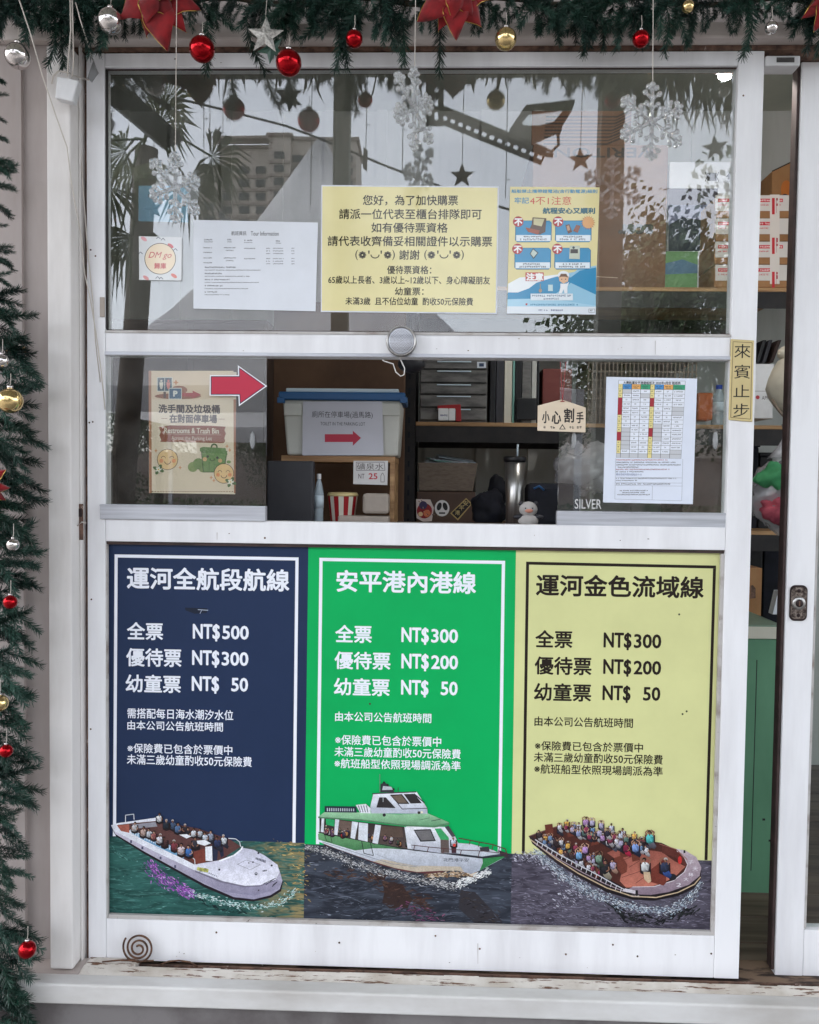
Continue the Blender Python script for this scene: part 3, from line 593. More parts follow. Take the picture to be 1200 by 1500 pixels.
def poster(label, quad_, bg, pic, border, bw_, title, tb, rows, notes, ink, wmat):
    pz = thing('price_poster', label, 'poster', P((quad_[3][0]+quad_[2][0])/2, quad_[3][1], YP), 'price posters side by side under the hatch')
    vs = [P(a_, b_, YP) for a_, b_ in quad_]; sh = MB().prism(vs, .0008).obj('vinyl_sheet', mat('poster_vinyl_'+title[0], S(*bg), .5, c2=S(*[int(c*.965) for c in bg]), scale=5, spec=.25), pz)
    p = Print(YP)
    L_, R_ = border[0], border[1]                          # corner pixels: outer (xl,yt),(xr,yt) and the bottom ends
    (xl, yl), (xr, yr), (xlb, ylb), (xrb, yrb) = border
    b = bw_
    p.poly([(xl, yl), (xr, yr), (xr, yr+b), (xl, yl+b)], ink, 0)
    p.poly([(xl, yl+b), (xl+b, yl+b), (xlb+b, ylb), (xlb, ylb)], ink, 0); p.poly([(xr-b, yr+b), (xr, yr+b), (xrb, yrb), (xrb-b, yrb)], ink, 0)
    p.obj('border', pz, VINYL)
    t = Print(YP); t.text(title, *tb, ink, bold=.024, layer=1); t.obj('title', pz, VINYL)
    for r in rows:
        t = Print(YP); t.text(r[0], *r[1], ink, bold=.021, layer=1)
        t.obj('fare_name', pz, VINYL); t = Print(YP); x0, y0, x1, y1, amt = r[2]; w_ = x1-x0; t.text('NT$', x0, y0, x0+w_*.485, y1, ink, bold=.022, layer=1)
        hgt = y1-y0; ya, yb = y0+hgt*.10, y1-hgt*.10
        t.text(amt, x0+w_*(.525 if len(amt) == 3 else .70), ya, x1, yb, ink, bold=.022, layer=1); t.obj('fare_amount', pz, VINYL)
    for s_, bx in notes: t = Print(YP); t.text(s_, *bx, ink, bold=.012, layer=1); t.obj('small_print_line', pz, VINYL)
    q = MB(); q.add([P(a_, b_, YP-EPS*1.5) for a_, b_ in pic], [(0, 1, 2, 3)]); q.obj('printed_water', wmat, pz)
    return pz
WH = (236, 239, 248); BK = (34, 24, 18)
poster_b = poster('navy blue price poster with white open boat photo, leftmost of three', [(154.7, 793), (452, 797), (445, 1350), (150, 1341)], (34, 50, 82),
    [(151, 1225), (446, 1235), (445, 1350), (150, 1341)], [(168, 812), (437.5, 816.5), (165.5, 1225), (433, 1234.5)], 4.6, '運河全航段航線', (186, 830, 424, 863),
    [('全票', (186, 911, 239, 937), (282.5, 913.5, 364.5, 939, '500')), ('優待票', (185, 949, 266, 976), (281.5, 952, 364, 977.5, '300')), ('幼童票', (184, 987.5, 265, 1014), (281, 990, 363.5, 1015.5, '50'))],
    [('需搭配每日海水潮汐水位', (186.7, 1037, 342, 1052)), ('由本公司公告航班時間', (186.7, 1055, 326.7, 1069)), ('※保險費已包含於票價中', (186.7, 1088.5, 340.5, 1102.7)), ('未滿三歲幼童酌收50元保險費', (186, 1104.5, 369, 1119.5))], WH, wm[0])
poster_g = poster('bright green price poster with green and white ferry photo, middle of three', [(452, 797), (756, 805), (748, 1360), (445, 1350)], (0, 174, 92),
    [(446.5, 1236.5), (750, 1250.5), (748, 1360), (445, 1350)], [(468, 817), (740, 821.5), (463, 1236.5), (734, 1249.5)], 4.8, '安平港內港線', (492.7, 834.7, 697.5, 867),
    [('全票', (491, 915, 544.7, 941.3), (588, 918.5, 671, 944, '300')), ('優待票', (490, 954, 572, 980), (588, 957, 671, 982.7, '200')), ('幼童票', (489, 992.5, 571, 1018.5), (587.5, 995.5, 670.5, 1021, '50'))],
    [('由本公司公告航班時間', (491, 1042, 632, 1056.5)), ('※保險費已包含於票價中', (491, 1076, 646.5, 1090.7)), ('未滿三歲幼童酌收50元保險費', (490, 1093.3, 675, 1108)), ('※航班船型依照現場調派為準', (490, 1110.7, 675, 1125))], WH, wm[1])
poster_y = poster('pale yellow price poster with crowded brown open boat photo, rightmost of three', [(756, 805), (1061.5, 808.5), (1048.5, 1370), (748, 1360)], (216, 217, 156),
    [(750, 1250.5), (1051, 1261), (1048.5, 1370), (748, 1360)], [(770.8, 822.7), (1049, 828.5), (764.5, 1250.5), (1036.5, 1260)], 4.4, '運河金色流域線', (785, 840.5, 1031, 873),
    [('全票', (784, 922.7, 838.5, 948.8), (884, 926, 968.7, 952, '300')), ('優待票', (783, 961.3, 866.5, 988), (883.5, 965, 968.4, 990.7, '200')), ('幼童票', (782, 1000, 866, 1026.5), (882.5, 1003.5, 967.3, 1029, '50'))],
    [('由本公司公告航班時間', (783, 1049, 927.3, 1063.5)), ('※保險費已包含於票價中', (783.5, 1085, 942, 1099)), ('未滿三歲幼童酌收50元保險費', (782, 1101.5, 971, 1116)), ('※航班船型依照現場調派為準', (782.5, 1118.7, 971, 1133))], BK, wm[2])
for (x_, y_, pz_) in ((995, 900, poster_y), (1000, 1046, poster_y), (1006, 1042, poster_y), (542, 1031, poster_g)):
    p = Print(YP); p.disc(x_, y_, 1.6, (70, 74, 50), 0, k=7); p.obj('speck', pz_, VINYL)
p = Print(YP); p.poly([(271, 890), (304, 891), (303, 898), (285, 899), (272, 894)], (26, 34, 52), 0); p.line([(290, 893), (305, 894)], 1, (180, 190, 205), 1); p.line([(296, 893), (293, 899)], .8, (160, 170, 190), 1); p.obj('scratch', poster_b, VINYL)

# --- boat picture, left poster
r1 = random.Random(3)
p = Print(YP, 140, 1160, 3.75); p.base = 3
FO = [(200, 225, 225), (230, 240, 240), (150, 195, 190), (120, 175, 170)]
p.flakes([(45, 300), (300, 420), (330, 440)], [20, 30, 10], 60, [(60, 110, 104), (96, 150, 142), (30, 66, 62)], (4, 14), 0, r1, .3)
p.flakes([(300, 395), (360, 470), (460, 530), (540, 565)], [34, 46, 46, 26], 420, [(150, 74, 176), (182, 110, 205), (120, 60, 150), (205, 150, 222), (100, 80, 140)], (3, 11), 1, r1, .4)
p.flakes([(530, 560), (740, 612), (880, 635), (1020, 610), (1100, 540)], [26, 24, 22, 26, 22], 420, FO, (2, 8), 1, r1, .4)
p.flakes([(560, 590), (700, 645), (830, 660)], 18, 60, [(16, 30, 34), (20, 40, 42)], (5, 14), 2, r1, .3)
p.flakes([(940, 300), (1120, 330), (1130, 600)], 60, 120, [(196, 160, 90), (150, 126, 80), (100, 104, 74), (220, 190, 120)], (3, 12), 0, r1, .3, .3)
p.poly([(85, 190), (112, 242), (270, 342), (470, 452), (600, 525), (760, 592), (870, 602), (965, 580), (1020, 545), (1030, 492), (900, 400), (300, 250)], (34, 26, 36), 5)
p.poly([(85, 183), (110, 232), (270, 328), (470, 438), (600, 508), (760, 578), (870, 590), (960, 568), (1012, 535), (1027, 488), (1010, 430), (560, 400), (330, 300)], (226, 222, 236), 6, (150, 146, 170))
p.poly([(110, 215), (560, 440), (850, 520), (1000, 480), (1022, 500), (1000, 535), (870, 570), (700, 548), (540, 475), (250, 315), (112, 232)], (206, 200, 218), 7, (138, 134, 158))
p.poly([(85, 183), (120, 172), (330, 142), (345, 160), (200, 185), (190, 212), (540, 398), (562, 396), (548, 432), (330, 330), (100, 214)], (228, 230, 240), 8)
p.poly([(118, 182), (200, 172), (330, 160), (560, 200), (740, 262), (800, 300), (680, 378), (600, 385), (545, 400), (190, 212)], (94, 62, 60), 9)
p.poly([(118, 184), (185, 178), (186, 225), (140, 215)], (168, 96, 82), 10)
p.poly([(200, 180), (330, 165), (340, 190), (240, 200)], (150, 150, 160), 10)
p.poly([(190, 206), (300, 250), (430, 300), (486, 325), (486, 366), (340, 308), (200, 228)], (112, 160, 196), 12)
for i in range(22): xx = 205+i*12.4; yy = 222+i*5.1; p.rect(xx, yy, xx+7, yy+14, (205, 220, 235), 13)
p.poly([(528, 335), (600, 310), (606, 385), (560, 402), (520, 372)], (120, 62, 52), 12)
p.poly([(560, 396), (680, 376), (760, 345), (812, 308), (870, 318), (930, 350), (1000, 400), (1012, 440), (990, 482), (905, 512), (820, 516), (700, 490), (545, 430)], (198, 198, 216), 14, (236, 236, 248))
p.poly([(545, 430), (700, 490), (820, 516), (905, 512), (990, 482), (985, 490), (900, 520), (815, 524), (690, 498), (548, 440)], (120, 116, 136), 15)
p.poly([(603, 302), (640, 298), (643, 380), (605, 378)], (236, 238, 244), 15)
p.line([(680, 380), (760, 350), (800, 318), (808, 300)], 9, (240, 242, 248), 16)
p.line([(730, 255), (770, 258), (792, 275), (797, 300)], 4, (220, 224, 230), 17)
p.line([(165, 165), (165, 128), (210, 122), (212, 152)], 4, (214, 218, 226), 11)
p.line([(480, 325), (520, 350), (545, 372), (547, 402)], 4, (222, 226, 232), 17)
p.line([(190, 208), (480, 328)], 3, (230, 232, 240), 14); p.line([(190, 232), (480, 370), (548, 404)], 4, (236, 238, 244), 14)
for a_, b_ in ((190, 265), (252, 300), (352, 355), (432, 402)): p.rect(a_, b_, a_+11, b_+16, (84, 84, 110), 9)
p.poly([(560, 412), (622, 424), (618, 444), (556, 430)], (196, 196, 110), 17); p.text('金色', 566, 416, 616, 440, (70, 80, 50), layer=18)
for a_, b_, w_ in ((680, 427, 10), (895, 336, 10), (968, 404, 10), (882, 450, 14), (865, 386, 8), (842, 390, 6)): p.disc(a_, b_, w_*.6, (44, 44, 60), 17, k=8)
p.disc(882, 449, 3.5, (226, 226, 240), 18, k=8)
p.line([(780, 398), (828, 374), (905, 400), (850, 428), (780, 398)], 1.6, (70, 70, 90), 17)
for i in range(7): p.rect(880+i*8, 360+i*2.5, 886+i*8, 372+i*3, (90, 92, 110), 17)
for i in range(5): p.rect(622+i*10, 444+i*4, 628+i*10, 449+i*4, (90, 92, 110), 17)
for i in range(3): p.rect(918+i*8, 430-i*1.5, 924+i*8, 438-i, (60, 60, 80), 17)
p.line([(922, 505), (990, 474), (960, 492), (935, 512)], 3, (40, 40, 52), 18); p.line([(970, 520), (998, 494), (975, 512)], 4, (40, 40, 52), 18); p.disc(896, 540, 4, (50, 40, 50), 18, k=7)
ppl = [(215, 180, (200, 200, 205)), (262, 205, (196, 170, 160)), (296, 215, (200, 206, 214)), (320, 228, (150, 90, 90)), (352, 245, (216, 216, 224)), (380, 262, (90, 60, 60)), (350, 130, (232, 232, 238)), (388, 165, (40, 48, 60)), (428, 168, (70, 90, 120)), (452, 185, (84, 112, 150)), (492, 190, (50, 44, 50)), (510, 210, (40, 40, 46)), (540, 212, (216, 220, 226)), (575, 215, (190, 196, 206)), (602, 235, (206, 214, 226)), (632, 228, (150, 160, 180)), (435, 280, (130, 60, 70)), (472, 300, (210, 196, 200)), (512, 310, (70, 120, 190)), (548, 265, (60, 60, 70)), (705, 250, (206, 210, 216)), (670, 262, (50, 60, 96))]
for i, (a_, b_, c_) in enumerate(ppl): person(p, a_, b_, 21 if b_ > 250 else 18, c_, 19+(i % 5)*3, False, (50, 50, 66) if a_ > 600 else None, r1)
p.poly([(640, 290), (700, 290), (705, 350), (690, 362), (675, 300), (668, 378), (645, 378)], (40, 44, 66), 18)
p.poly([(460, 235), (500, 232), (528, 244), (500, 256)], (232, 234, 240), 34); p.poly([(556, 268), (600, 264), (634, 282), (600, 296), (560, 284)], (232, 234, 240), 34)
p.obj('boat_picture', poster_b, PHOTO)

# --- ferry picture, middle poster
r2 = random.Random(5)
p = Print(YP, 440, 1120, 3.75); p.base = 3
p.flakes([(180, 600), (420, 620), (600, 720), (700, 780)], [40, 60, 60, 50], 150, [(66, 46, 40), (54, 38, 36), (84, 62, 52)], (8, 26), 0, r2, .3, 0)
p.poly([(450, 640), (490, 650), (560, 655), (585, 700), (620, 740), (600, 765), (590, 790), (540, 782), (500, 800), (470, 770), (450, 760), (462, 700)], (54, 40, 38), 0)
p.flakes([(560, 790), (680, 820), (760, 850)], 50, 120, [(110, 60, 96), (40, 30, 40), (130, 84, 110), (60, 60, 72)], (4, 14), 2, r2, .35, 0)
p.poly([(880, 690), (960, 700), (1110, 860), (1100, 886), (960, 872), (870, 790)], (50, 48, 54), 0); p.flakes([(900, 720), (1080, 860)], 60, 70, [(28, 24, 28), (74, 76, 88), (60, 52, 50)], (5, 18), 2, r2, .3, 0)
p.flakes([(100, 620), (500, 840), (900, 870)], 110, 200, [(70, 76, 88), (26, 28, 36), (84, 90, 102)], (5, 22), 1, r2, .14, .05)
p.flakes([(30, 450), (150, 480), (300, 545), (500, 600), (700, 640), (860, 672)], [16, 30, 34, 30, 34, 30], 1500, [(204, 204, 206), (170, 172, 176), (140, 140, 140), (226, 226, 226), (110, 106, 102), (80, 80, 86)], (1.5, 7), 3, r2, .4)
p.flakes([(700, 610), (800, 600), (900, 600), (960, 600)], 26, 260, [(150, 122, 92), (186, 160, 130), (216, 200, 180), (120, 92, 68)], (3, 11), 4, r2, .5)
p.flakes([(860, 660), (960, 620), (1040, 590)], [30, 26, 18], 260, [(226, 228, 228), (200, 204, 206), (240, 240, 240)], (2, 10), 5, r2, .5)
p.poly([(98, 405), (130, 440), (300, 500), (420, 545), (560, 585), (700, 600), (780, 592), (800, 580), (500, 540), (300, 460)], (96, 52, 54), 9)
p.poly([(98, 395), (300, 462), (400, 455), (620, 470), (1000, 512), (1142, 497), (1085, 530), (985, 582), (940, 600), (860, 582), (760, 584), (640, 590), (520, 568), (400, 532), (200, 462), (105, 425)], (226, 230, 238), 10, (158, 164, 178))
p.poly([(400, 532), (520, 568), (640, 590), (760, 584), (860, 582), (900, 590), (880, 560), (640, 555), (450, 520)], (190, 178, 160), 11)
p.poly([(98, 382), (115, 368), (430, 432), (560, 462), (400, 460), (300, 472), (100, 412)], (112, 168, 116), 11, (66, 118, 76))
p.poly([(1000, 514), (1142, 498), (1085, 528), (985, 582), (1003, 540)], (52, 128, 74), 11)
p.line([(100, 372), (430, 436), (620, 470), (800, 490), (1000, 514), (1142, 498)], 5, (40, 40, 44), 14)
p.line([(120, 425), (300, 482), (500, 545), (640, 562)], 3, (130, 138, 150), 13); p.line([(410, 490), (540, 540), (660, 560)], 2.5, (150, 156, 168), 13)
p.line([(335, 410), (350, 488), (402, 500), (385, 430)], 4, (46, 48, 54), 15); p.line([(130, 378), (145, 420), (175, 428), (165, 388)], 3, (46, 60, 50), 15)
p.poly([(105, 290), (600, 345), (612, 466), (108, 374)], (34, 30, 34), 12, (92, 78, 74))
p.poly([(140, 297), (190, 303), (188, 340), (142, 330)], (40, 160, 96), 13)
p.poly([(212, 305), (285, 315), (280, 372), (210, 360)], (110, 92, 84), 13); p.poly([(440, 335), (560, 345), (565, 400), (440, 392)], (90, 74, 66), 13)
for i in range(26):
    a_ = r2.choice([r2.uniform(140, 185), r2.uniform(215, 280), r2.uniform(375, 410), r2.uniform(445, 590)]); b_ = 345+(a_-140)*.16+r2.uniform(-6, 22)
    person(p, a_, b_, 11, r2.choice([(60, 60, 90), (190, 60, 60), (120, 90, 120), (200, 200, 206), (60, 80, 70), (210, 150, 90)]), 14+(i % 3)*2.7, False, None, r2)
for q in ([(118, 290), (132, 292), (128, 372), (112, 370)], [(192, 300), (214, 303), (204, 388), (186, 384)], [(284, 312), (318, 317), (300, 410), (276, 402)], [(322, 318), (372, 324), (370, 424), (318, 412)], [(412, 330), (444, 334), (426, 436), (396, 430)], [(572, 342), (600, 345), (625, 466), (590, 462)]):
    p.poly(q, (216, 220, 228), 24)
p.poly([(582, 340), (800, 342), (850, 395), (872, 440), (862, 488), (770, 486), (612, 464)], (232, 234, 240), 25, (176, 180, 194))
p.poly([(622, 358), (716, 354), (745, 420), (660, 424)], (40, 40, 46), 26); p.poly([(630, 364), (712, 360), (737, 414), (664, 417)], (112, 110, 112), 27)
p.poly([(738, 352), (772, 350), (816, 402), (816, 414), (770, 412)], (60, 160, 100), 26); p.poly([(770, 412), (816, 414), (818, 485), (772, 485)], (96, 84, 80), 26)
p.poly([(793, 342), (815, 336), (852, 392), (836, 402)], (72, 70, 76), 26)
p.poly([(98, 287), (135, 260), (390, 264), (530, 274), (700, 268), (818, 318), (818, 330), (740, 346), (570, 338), (330, 308), (100, 294)], (158, 204, 164), 28, (92, 146, 106))
p.poly([(98, 287), (330, 300), (570, 330), (740, 336), (818, 318), (818, 330), (740, 346), (570, 338), (330, 308), (100, 294)], (84, 130, 96), 29)
p.line([(655, 305), (710, 292)], 2, (50, 70, 60), 30); p.line([(720, 310), (770, 300)], 3, (40, 50, 50), 30)
p.poly([(385, 228), (402, 158), (640, 150), (697, 240), (699, 270), (390, 268)], (234, 236, 244), 30, (180, 186, 200))
p.poly([(385, 234), (525, 246), (697, 246), (699, 270), (390, 268)], (186, 192, 206), 31)
for q in ([(418, 236), (434, 180), (470, 180), (524, 239)], [(492, 166), (558, 162), (600, 216), (536, 216)], [(568, 162), (626, 160), (668, 212), (606, 214)]): p.poly(q, (52, 48, 50), 32)
p.poly([(500, 172), (554, 168), (588, 210), (540, 210)], (110, 96, 84), 33); p.line([(455, 180), (455, 205)], 3, (200, 204, 210), 33)
p.line([(395, 160), (636, 150)], 6, (60, 60, 66), 33); p.line([(536, 216), (560, 244), (697, 240)], 4, (50, 50, 58), 33); p.line([(625, 160), (682, 210)], 6, (54, 54, 60), 33)
p.poly([(440, 152), (442, 108), (462, 96), (480, 110), (512, 138), (516, 152)], (54, 56, 62), 34); p.line([(437, 52), (437, 150)], 3, (120, 124, 128), 34); p.line([(538, 125), (538, 150)], 3, (50, 50, 56), 34)
for a_, b_ in ((460, 98), (480, 112), (512, 135)): p.disc(a_, b_, 6, (30, 30, 36), 35, k=8)
p.poly([(455, 118), (500, 122), (508, 138), (450, 140)], (190, 196, 204), 35)
p.poly([(134, 228), (306, 230), (310, 264), (134, 262)], (36, 48, 62), 30)
for i in range(13): p.rect(146+i*12, 238+i*.3, 152+i*12, 256, (180, 188, 196), 31)
p.poly([(305, 222), (360, 216), (386, 240), (386, 268), (330, 266)], (222, 226, 232), 32)
for i in range(4): p.line([(318+i*15, 224), (332+i*13, 262)], 4, (60, 70, 84), 33)
p.disc(461, 277, 9, (44, 44, 48), 33); p.disc(652, 264, 8, (60, 54, 50), 33); p.disc(668, 262, 6, (240, 230, 190), 34)
p.poly([(850, 430), (940, 436), (1060, 470), (1100, 490), (1000, 505), (860, 488)], (196, 202, 212), 26)
p.line([(610, 442), (700, 452), (860, 468), (1000, 475), (1130, 490)], 4, (84, 50, 54), 34); p.line([(870, 404), (980, 425), (1060, 440), (1128, 464), (1134, 492)], 5, (84, 50, 54), 34)
for a_, b_, c_ in ((630, 444, 470), (705, 452, 482), (790, 462, 490), (885, 470, 500), (985, 475, 508), (935, 414, 440), (985, 426, 452), (1060, 440, 470), (1095, 452, 486)): p.line([(a_, b_), (a_-8, c_)], 4, (84, 50, 54), 33)
p.poly([(985, 455), (1035, 450), (1040, 476), (990, 478)], (60, 60, 66), 32); p.poly([(1090, 470), (1142, 488), (1140, 512), (1100, 500)], (60, 50, 56), 34)
person(p, 842, 412, 19, (206, 214, 228), 35, False, None, r2); p.poly([(828, 448), (858, 448), (856, 486), (832, 486)], (70, 40, 50), 34); p.disc(846, 442, 9, (214, 70, 60), 38, k=8)
p.text('北門港平安', 786, 512, 926, 532, (70, 72, 84), layer=15)
p.obj('boat_picture', poster_g, PHOTO)

# --- crowded boat picture, right poster
r3 = random.Random(9)
p = Print(YP, 740, 1160, 3.75); p.base = 3
p.flakes([(50, 360), (150, 350), (300, 430), (420, 520), (300, 600)], [30, 40, 60, 60, 90], 500, [(170, 168, 184), (120, 118, 134), (206, 208, 220), (64, 60, 72)], (3, 11), 0, r3, .35, .5)
p.flakes([(100, 640), (500, 700), (1000, 720)], 90, 260, [(104, 100, 118), (44, 40, 50), (124, 120, 138)], (4, 14), 0, r3, .2, .3)
p.flakes([(165, 320), (350, 480), (480, 560), (640, 620), (800, 650), (920, 650), (1010, 590), (1076, 490)], [24, 36, 40, 34, 32, 34, 34, 16], 2000, [(196, 208, 218), (160, 178, 192), (226, 230, 234), (130, 140, 156), (100, 112, 128), (70, 74, 88)], (1.5, 7.5), 3, r3, .45)
p.flakes([(560, 610), (700, 700), (860, 710), (1040, 640)], [24, 36, 36, 36], 160, [(22, 22, 26), (34, 38, 38), (16, 18, 20)], (6, 20), 1, r3, .4)
p.poly([(130, 242), (150, 285), (280, 390), (400, 466), (560, 552), (700, 592), (820, 598), (950, 572), (1040, 530), (1074, 482), (1078, 430), (1040, 365), (860, 280), (280, 190), (230, 205)], (58, 42, 48), 7, (20, 16, 20))
p.line([(140, 262), (280, 368), (400, 446), (560, 528), (700, 574), (830, 580), (950, 552), (1040, 508), (1074, 468)], 6, (196, 174, 144), 9)
p.poly([(150, 246), (230, 212), (280, 192), (560, 220), (860, 285), (945, 320), (1005, 380), (990, 430), (920, 482), (800, 524), (660, 528), (500, 440), (300, 330), (180, 268)], (76, 40, 34), 10)
p.poly([(560, 335), (640, 300), (860, 330), (930, 380), (990, 410), (940, 460), (870, 500), (800, 520), (665, 526), (630, 490), (650, 400)], (140, 78, 68), 11, (192, 118, 100))
for a_, b_, c_, d_ in ((680, 415, 760, 365), (640, 380, 700, 352), (720, 500, 860, 400), (640, 470, 760, 430)): p.line([(a_, b_), (c_, d_)], 2.5, (80, 44, 40), 12)
p.poly([(860, 290), (935, 318), (1003, 378), (1003, 420), (935, 360), (862, 335)], (92, 46, 40), 12)
p.poly([(660, 545), (700, 520), (820, 520), (925, 488), (985, 440), (1003, 400), (985, 360), (938, 312), (990, 322), (1050, 358), (1078, 415), (1068, 462), (1010, 510), (900, 550), (800, 566), (710, 562)], (188, 172, 180), 14, (130, 112, 126))
p.line([(700, 522), (820, 520), (925, 488), (985, 440), (1003, 400), (985, 360), (938, 312)], 4, (214, 204, 210), 15)
for ch, a_, b_ in (('2', 940, 500), ('大', 980, 470), ('林', 1006, 444), ('天', 1030, 412), ('子', 1006, 376)): p.text(ch, a_, b_, a_+28, b_+20, (226, 222, 228), layer=16)
p.line([(165, 262), (300, 345), (430, 415), (520, 462), (600, 508), (655, 536)], 5, (206, 206, 214), 30); p.line([(160, 280), (300, 372), (430, 445), (550, 505), (650, 545)], 4, (168, 150, 160), 30)
for i in range(18): a_ = 180+i*27; b_ = 272+i*15.2; p.line([(a_, b_), (a_-6, b_+22)], 3.4, (214, 214, 220), 31)
p.poly([(660, 530), (730, 545), (720, 560), (640, 545)], (206, 200, 208), 17); p.rect(716, 540, 730, 568, (30, 26, 32), 18); p.text('安平港', 694, 566, 738, 577, (200, 190, 190), layer=11)
seats = [(240, 205), (360, 215), (490, 262), (290, 320), (385, 365), (490, 375), (620, 395), (650, 330), (715, 350), (510, 440)]
for i, (a_, b_) in enumerate(seats): p.poly([(a_-22, b_-24), (a_+20, b_-30), (a_+26, b_+24), (a_-16, b_+34)], (104, 54, 42), 13+(i % 2))
p.poly([(600, 362), (640, 350), (672, 400), (668, 440), (640, 455), (610, 410)], (112, 58, 46), 15)
p.poly([(796, 430), (870, 372), (886, 384), (884, 500), (870, 515), (800, 495)], (112, 52, 42), 18)
SH = [(150, 160, 200), (200, 205, 220), (90, 110, 150), (190, 150, 200), (50, 50, 66), (216, 216, 224), (120, 150, 190), (70, 56, 60), (230, 180, 90), (150, 60, 90), (100, 130, 120), (184, 176, 206), (60, 70, 96)]
row = []
for t in range(11): row.append((190+t*33, 225+t*16, 17)); row.append((245+t*34, 238+t*15, 17))
for t in range(12): row.append((215+t*30, 262+t*17, 16)); row.append((300+t*33, 178+t*11, 16))
for t in range(13): row.append((335+t*37, 160+t*9+(t % 2)*8, 18)); row.append((370+t*34, 195+t*9.5, 18))
row += [(300, 190, 18), (440, 150, 18), (480, 160, 18), (530, 175, 18), (580, 190, 18), (650, 212, 19), (715, 225, 19), (792, 240, 22), (748, 262, 22), (712, 290, 24), (185, 225, 17), (570, 235, 19), (610, 270, 19), (630, 250, 18)]
row.sort(key=lambda r_: r_[1])
for i, (a_, b_, s_) in enumerate(row): person(p, a_+r3.uniform(-6, 6), b_+r3.uniform(-5, 5), s_*.86, r3.choice(SH), 18+(i % 4)*2.9, r3.random() < .55, r3.choice([(50, 50, 64), (90, 90, 104), (190, 186, 190), None]), r3)
person(p, 795, 232, 24, (90, 196, 196), 33, True, (110, 106, 120), r3); person(p, 716, 285, 25, (130, 160, 220), 33, True, (34, 40, 66), r3)
person(p, 548, 395, 26, (44, 44, 50), 33, False, (170, 160, 140), r3); person(p, 592, 385, 21, (186, 176, 206), 30, False, (190, 150, 130), r3); person(p, 665, 290, 20, (130, 40, 70), 33, False, (196, 40, 76), r3)
person(p, 405, 330, 22, (120, 170, 216), 32, True, None, r3); person(p, 515, 345, 23, (130, 160, 140), 34, True, (60, 70, 60), r3); person(p, 440, 300, 20, (190, 150, 210), 30, True, None, r3)
person(p, 770, 385, 27, (214, 216, 216), 33, True, None, r3); p.poly([(760, 440), (796, 440), (803, 490), (788, 502), (764, 480)], (196, 170, 140), 36)
person(p, 876, 385, 26, (52, 60, 86), 34, True, (60, 90, 160), r3); p.disc(960, 375, 11, (190, 50, 50), 20, ry=22); p.disc(920, 468, 22, (36, 34, 40), 24, ry=18)
p.line([(846, 285), (940, 315), (1000, 372)], 4, (150, 96, 84), 20); p.line([(130, 245), (190, 222), (285, 190)], 5, (120, 84, 80), 12)
p.poly([(940, 312), (985, 322), (990, 336), (945, 330)], (200, 190, 196), 17); p.rect(980, 320, 990, 336, (30, 30, 36), 18)
p.obj('boat_picture', poster_y, PHOTO)

# ================================================================== PAPERS ON THE GLASS
YI = YG-.0035
LAM = ink_mat('laminated_print', .06, .5)
def sheet(label, cat, q, y, bg, group=None, name='notice_sheet', dep=.0004, m=None):
    t = thing(name, label, cat, P((q[3][0]+q[2][0])/2, q[3][1], y), group)
    MB().prism([P(a_, b_, y) for a_, b_ in q], dep).obj('sheet', m or mat(name+'_stock', S(*bg), .07 if y == YI else .5, c2=S(*[int(c*.97) for c in bg]), scale=7, bump=.03), t); return t
GRP = 'notices stuck on the booth glass'
t = sheet('laminated pale yellow notice about queueing and discounts, top centre pane', 'notice', [(472.5, 273), (729, 275), (726, 458), (471.5, 455)], YI, (232, 222, 168), GRP)
t.children[0].scale = (1, 1, 1)
quad('laminate', [(470.8, 271), (731, 273), (728, 460), (470, 457)], YI+.0006, .0002, 'paper', t)
p = Print(YI); K = (44, 40, 34)
for s_, b_ in (('您好，為了加快購票', (531.5, 285.7, 671, 301)), ('請派一位代表至櫃台排隊即可', (496.7, 305.8, 705.7, 321)), ('如有優待票資格', (544, 326, 656, 340.7)), ('請代表收齊備妥相關證件以示購票', (480, 345.4, 721, 360.5)), ('謝謝', (585, 366, 614.6, 380.3)), ('優待票資格：', (567, 389, 632, 401.4)), ('65歲以上長者、3歲以上~12歲以下、身心障礙朋友', (481, 403.7, 718, 415.6)), ('幼童票：', (578.5, 420.6, 620.6, 432.6)), ('未滿3歲  且不佔位幼童  酌收50元保險費', (506, 435, 693, 446.6))):
    p.text(s_, *b_, K, bold=.012)
for x0 in (520.5, 621.5):
    p.text('(', x0, 366, x0+4, 381, K); p.text(')', x0+54, 366, x0+58, 381, K); p.text('❁', x0+5, 368, x0+16, 379, K, bold=.01); p.text('❁', x0+42, 368, x0+53, 379, K, bold=.01)
    p.text("'", x0+19, 367, x0+21, 372, K); p.text("'", x0+37, 367, x0+39, 372, K)
    p.line([(x0+23+6-6*math.cos(a_*math.pi/8), 373+5*math.sin(a_*math.pi/8)) for a_ in range(9)], 1.5, K, 2)
p.obj('lettering', t, LAM)
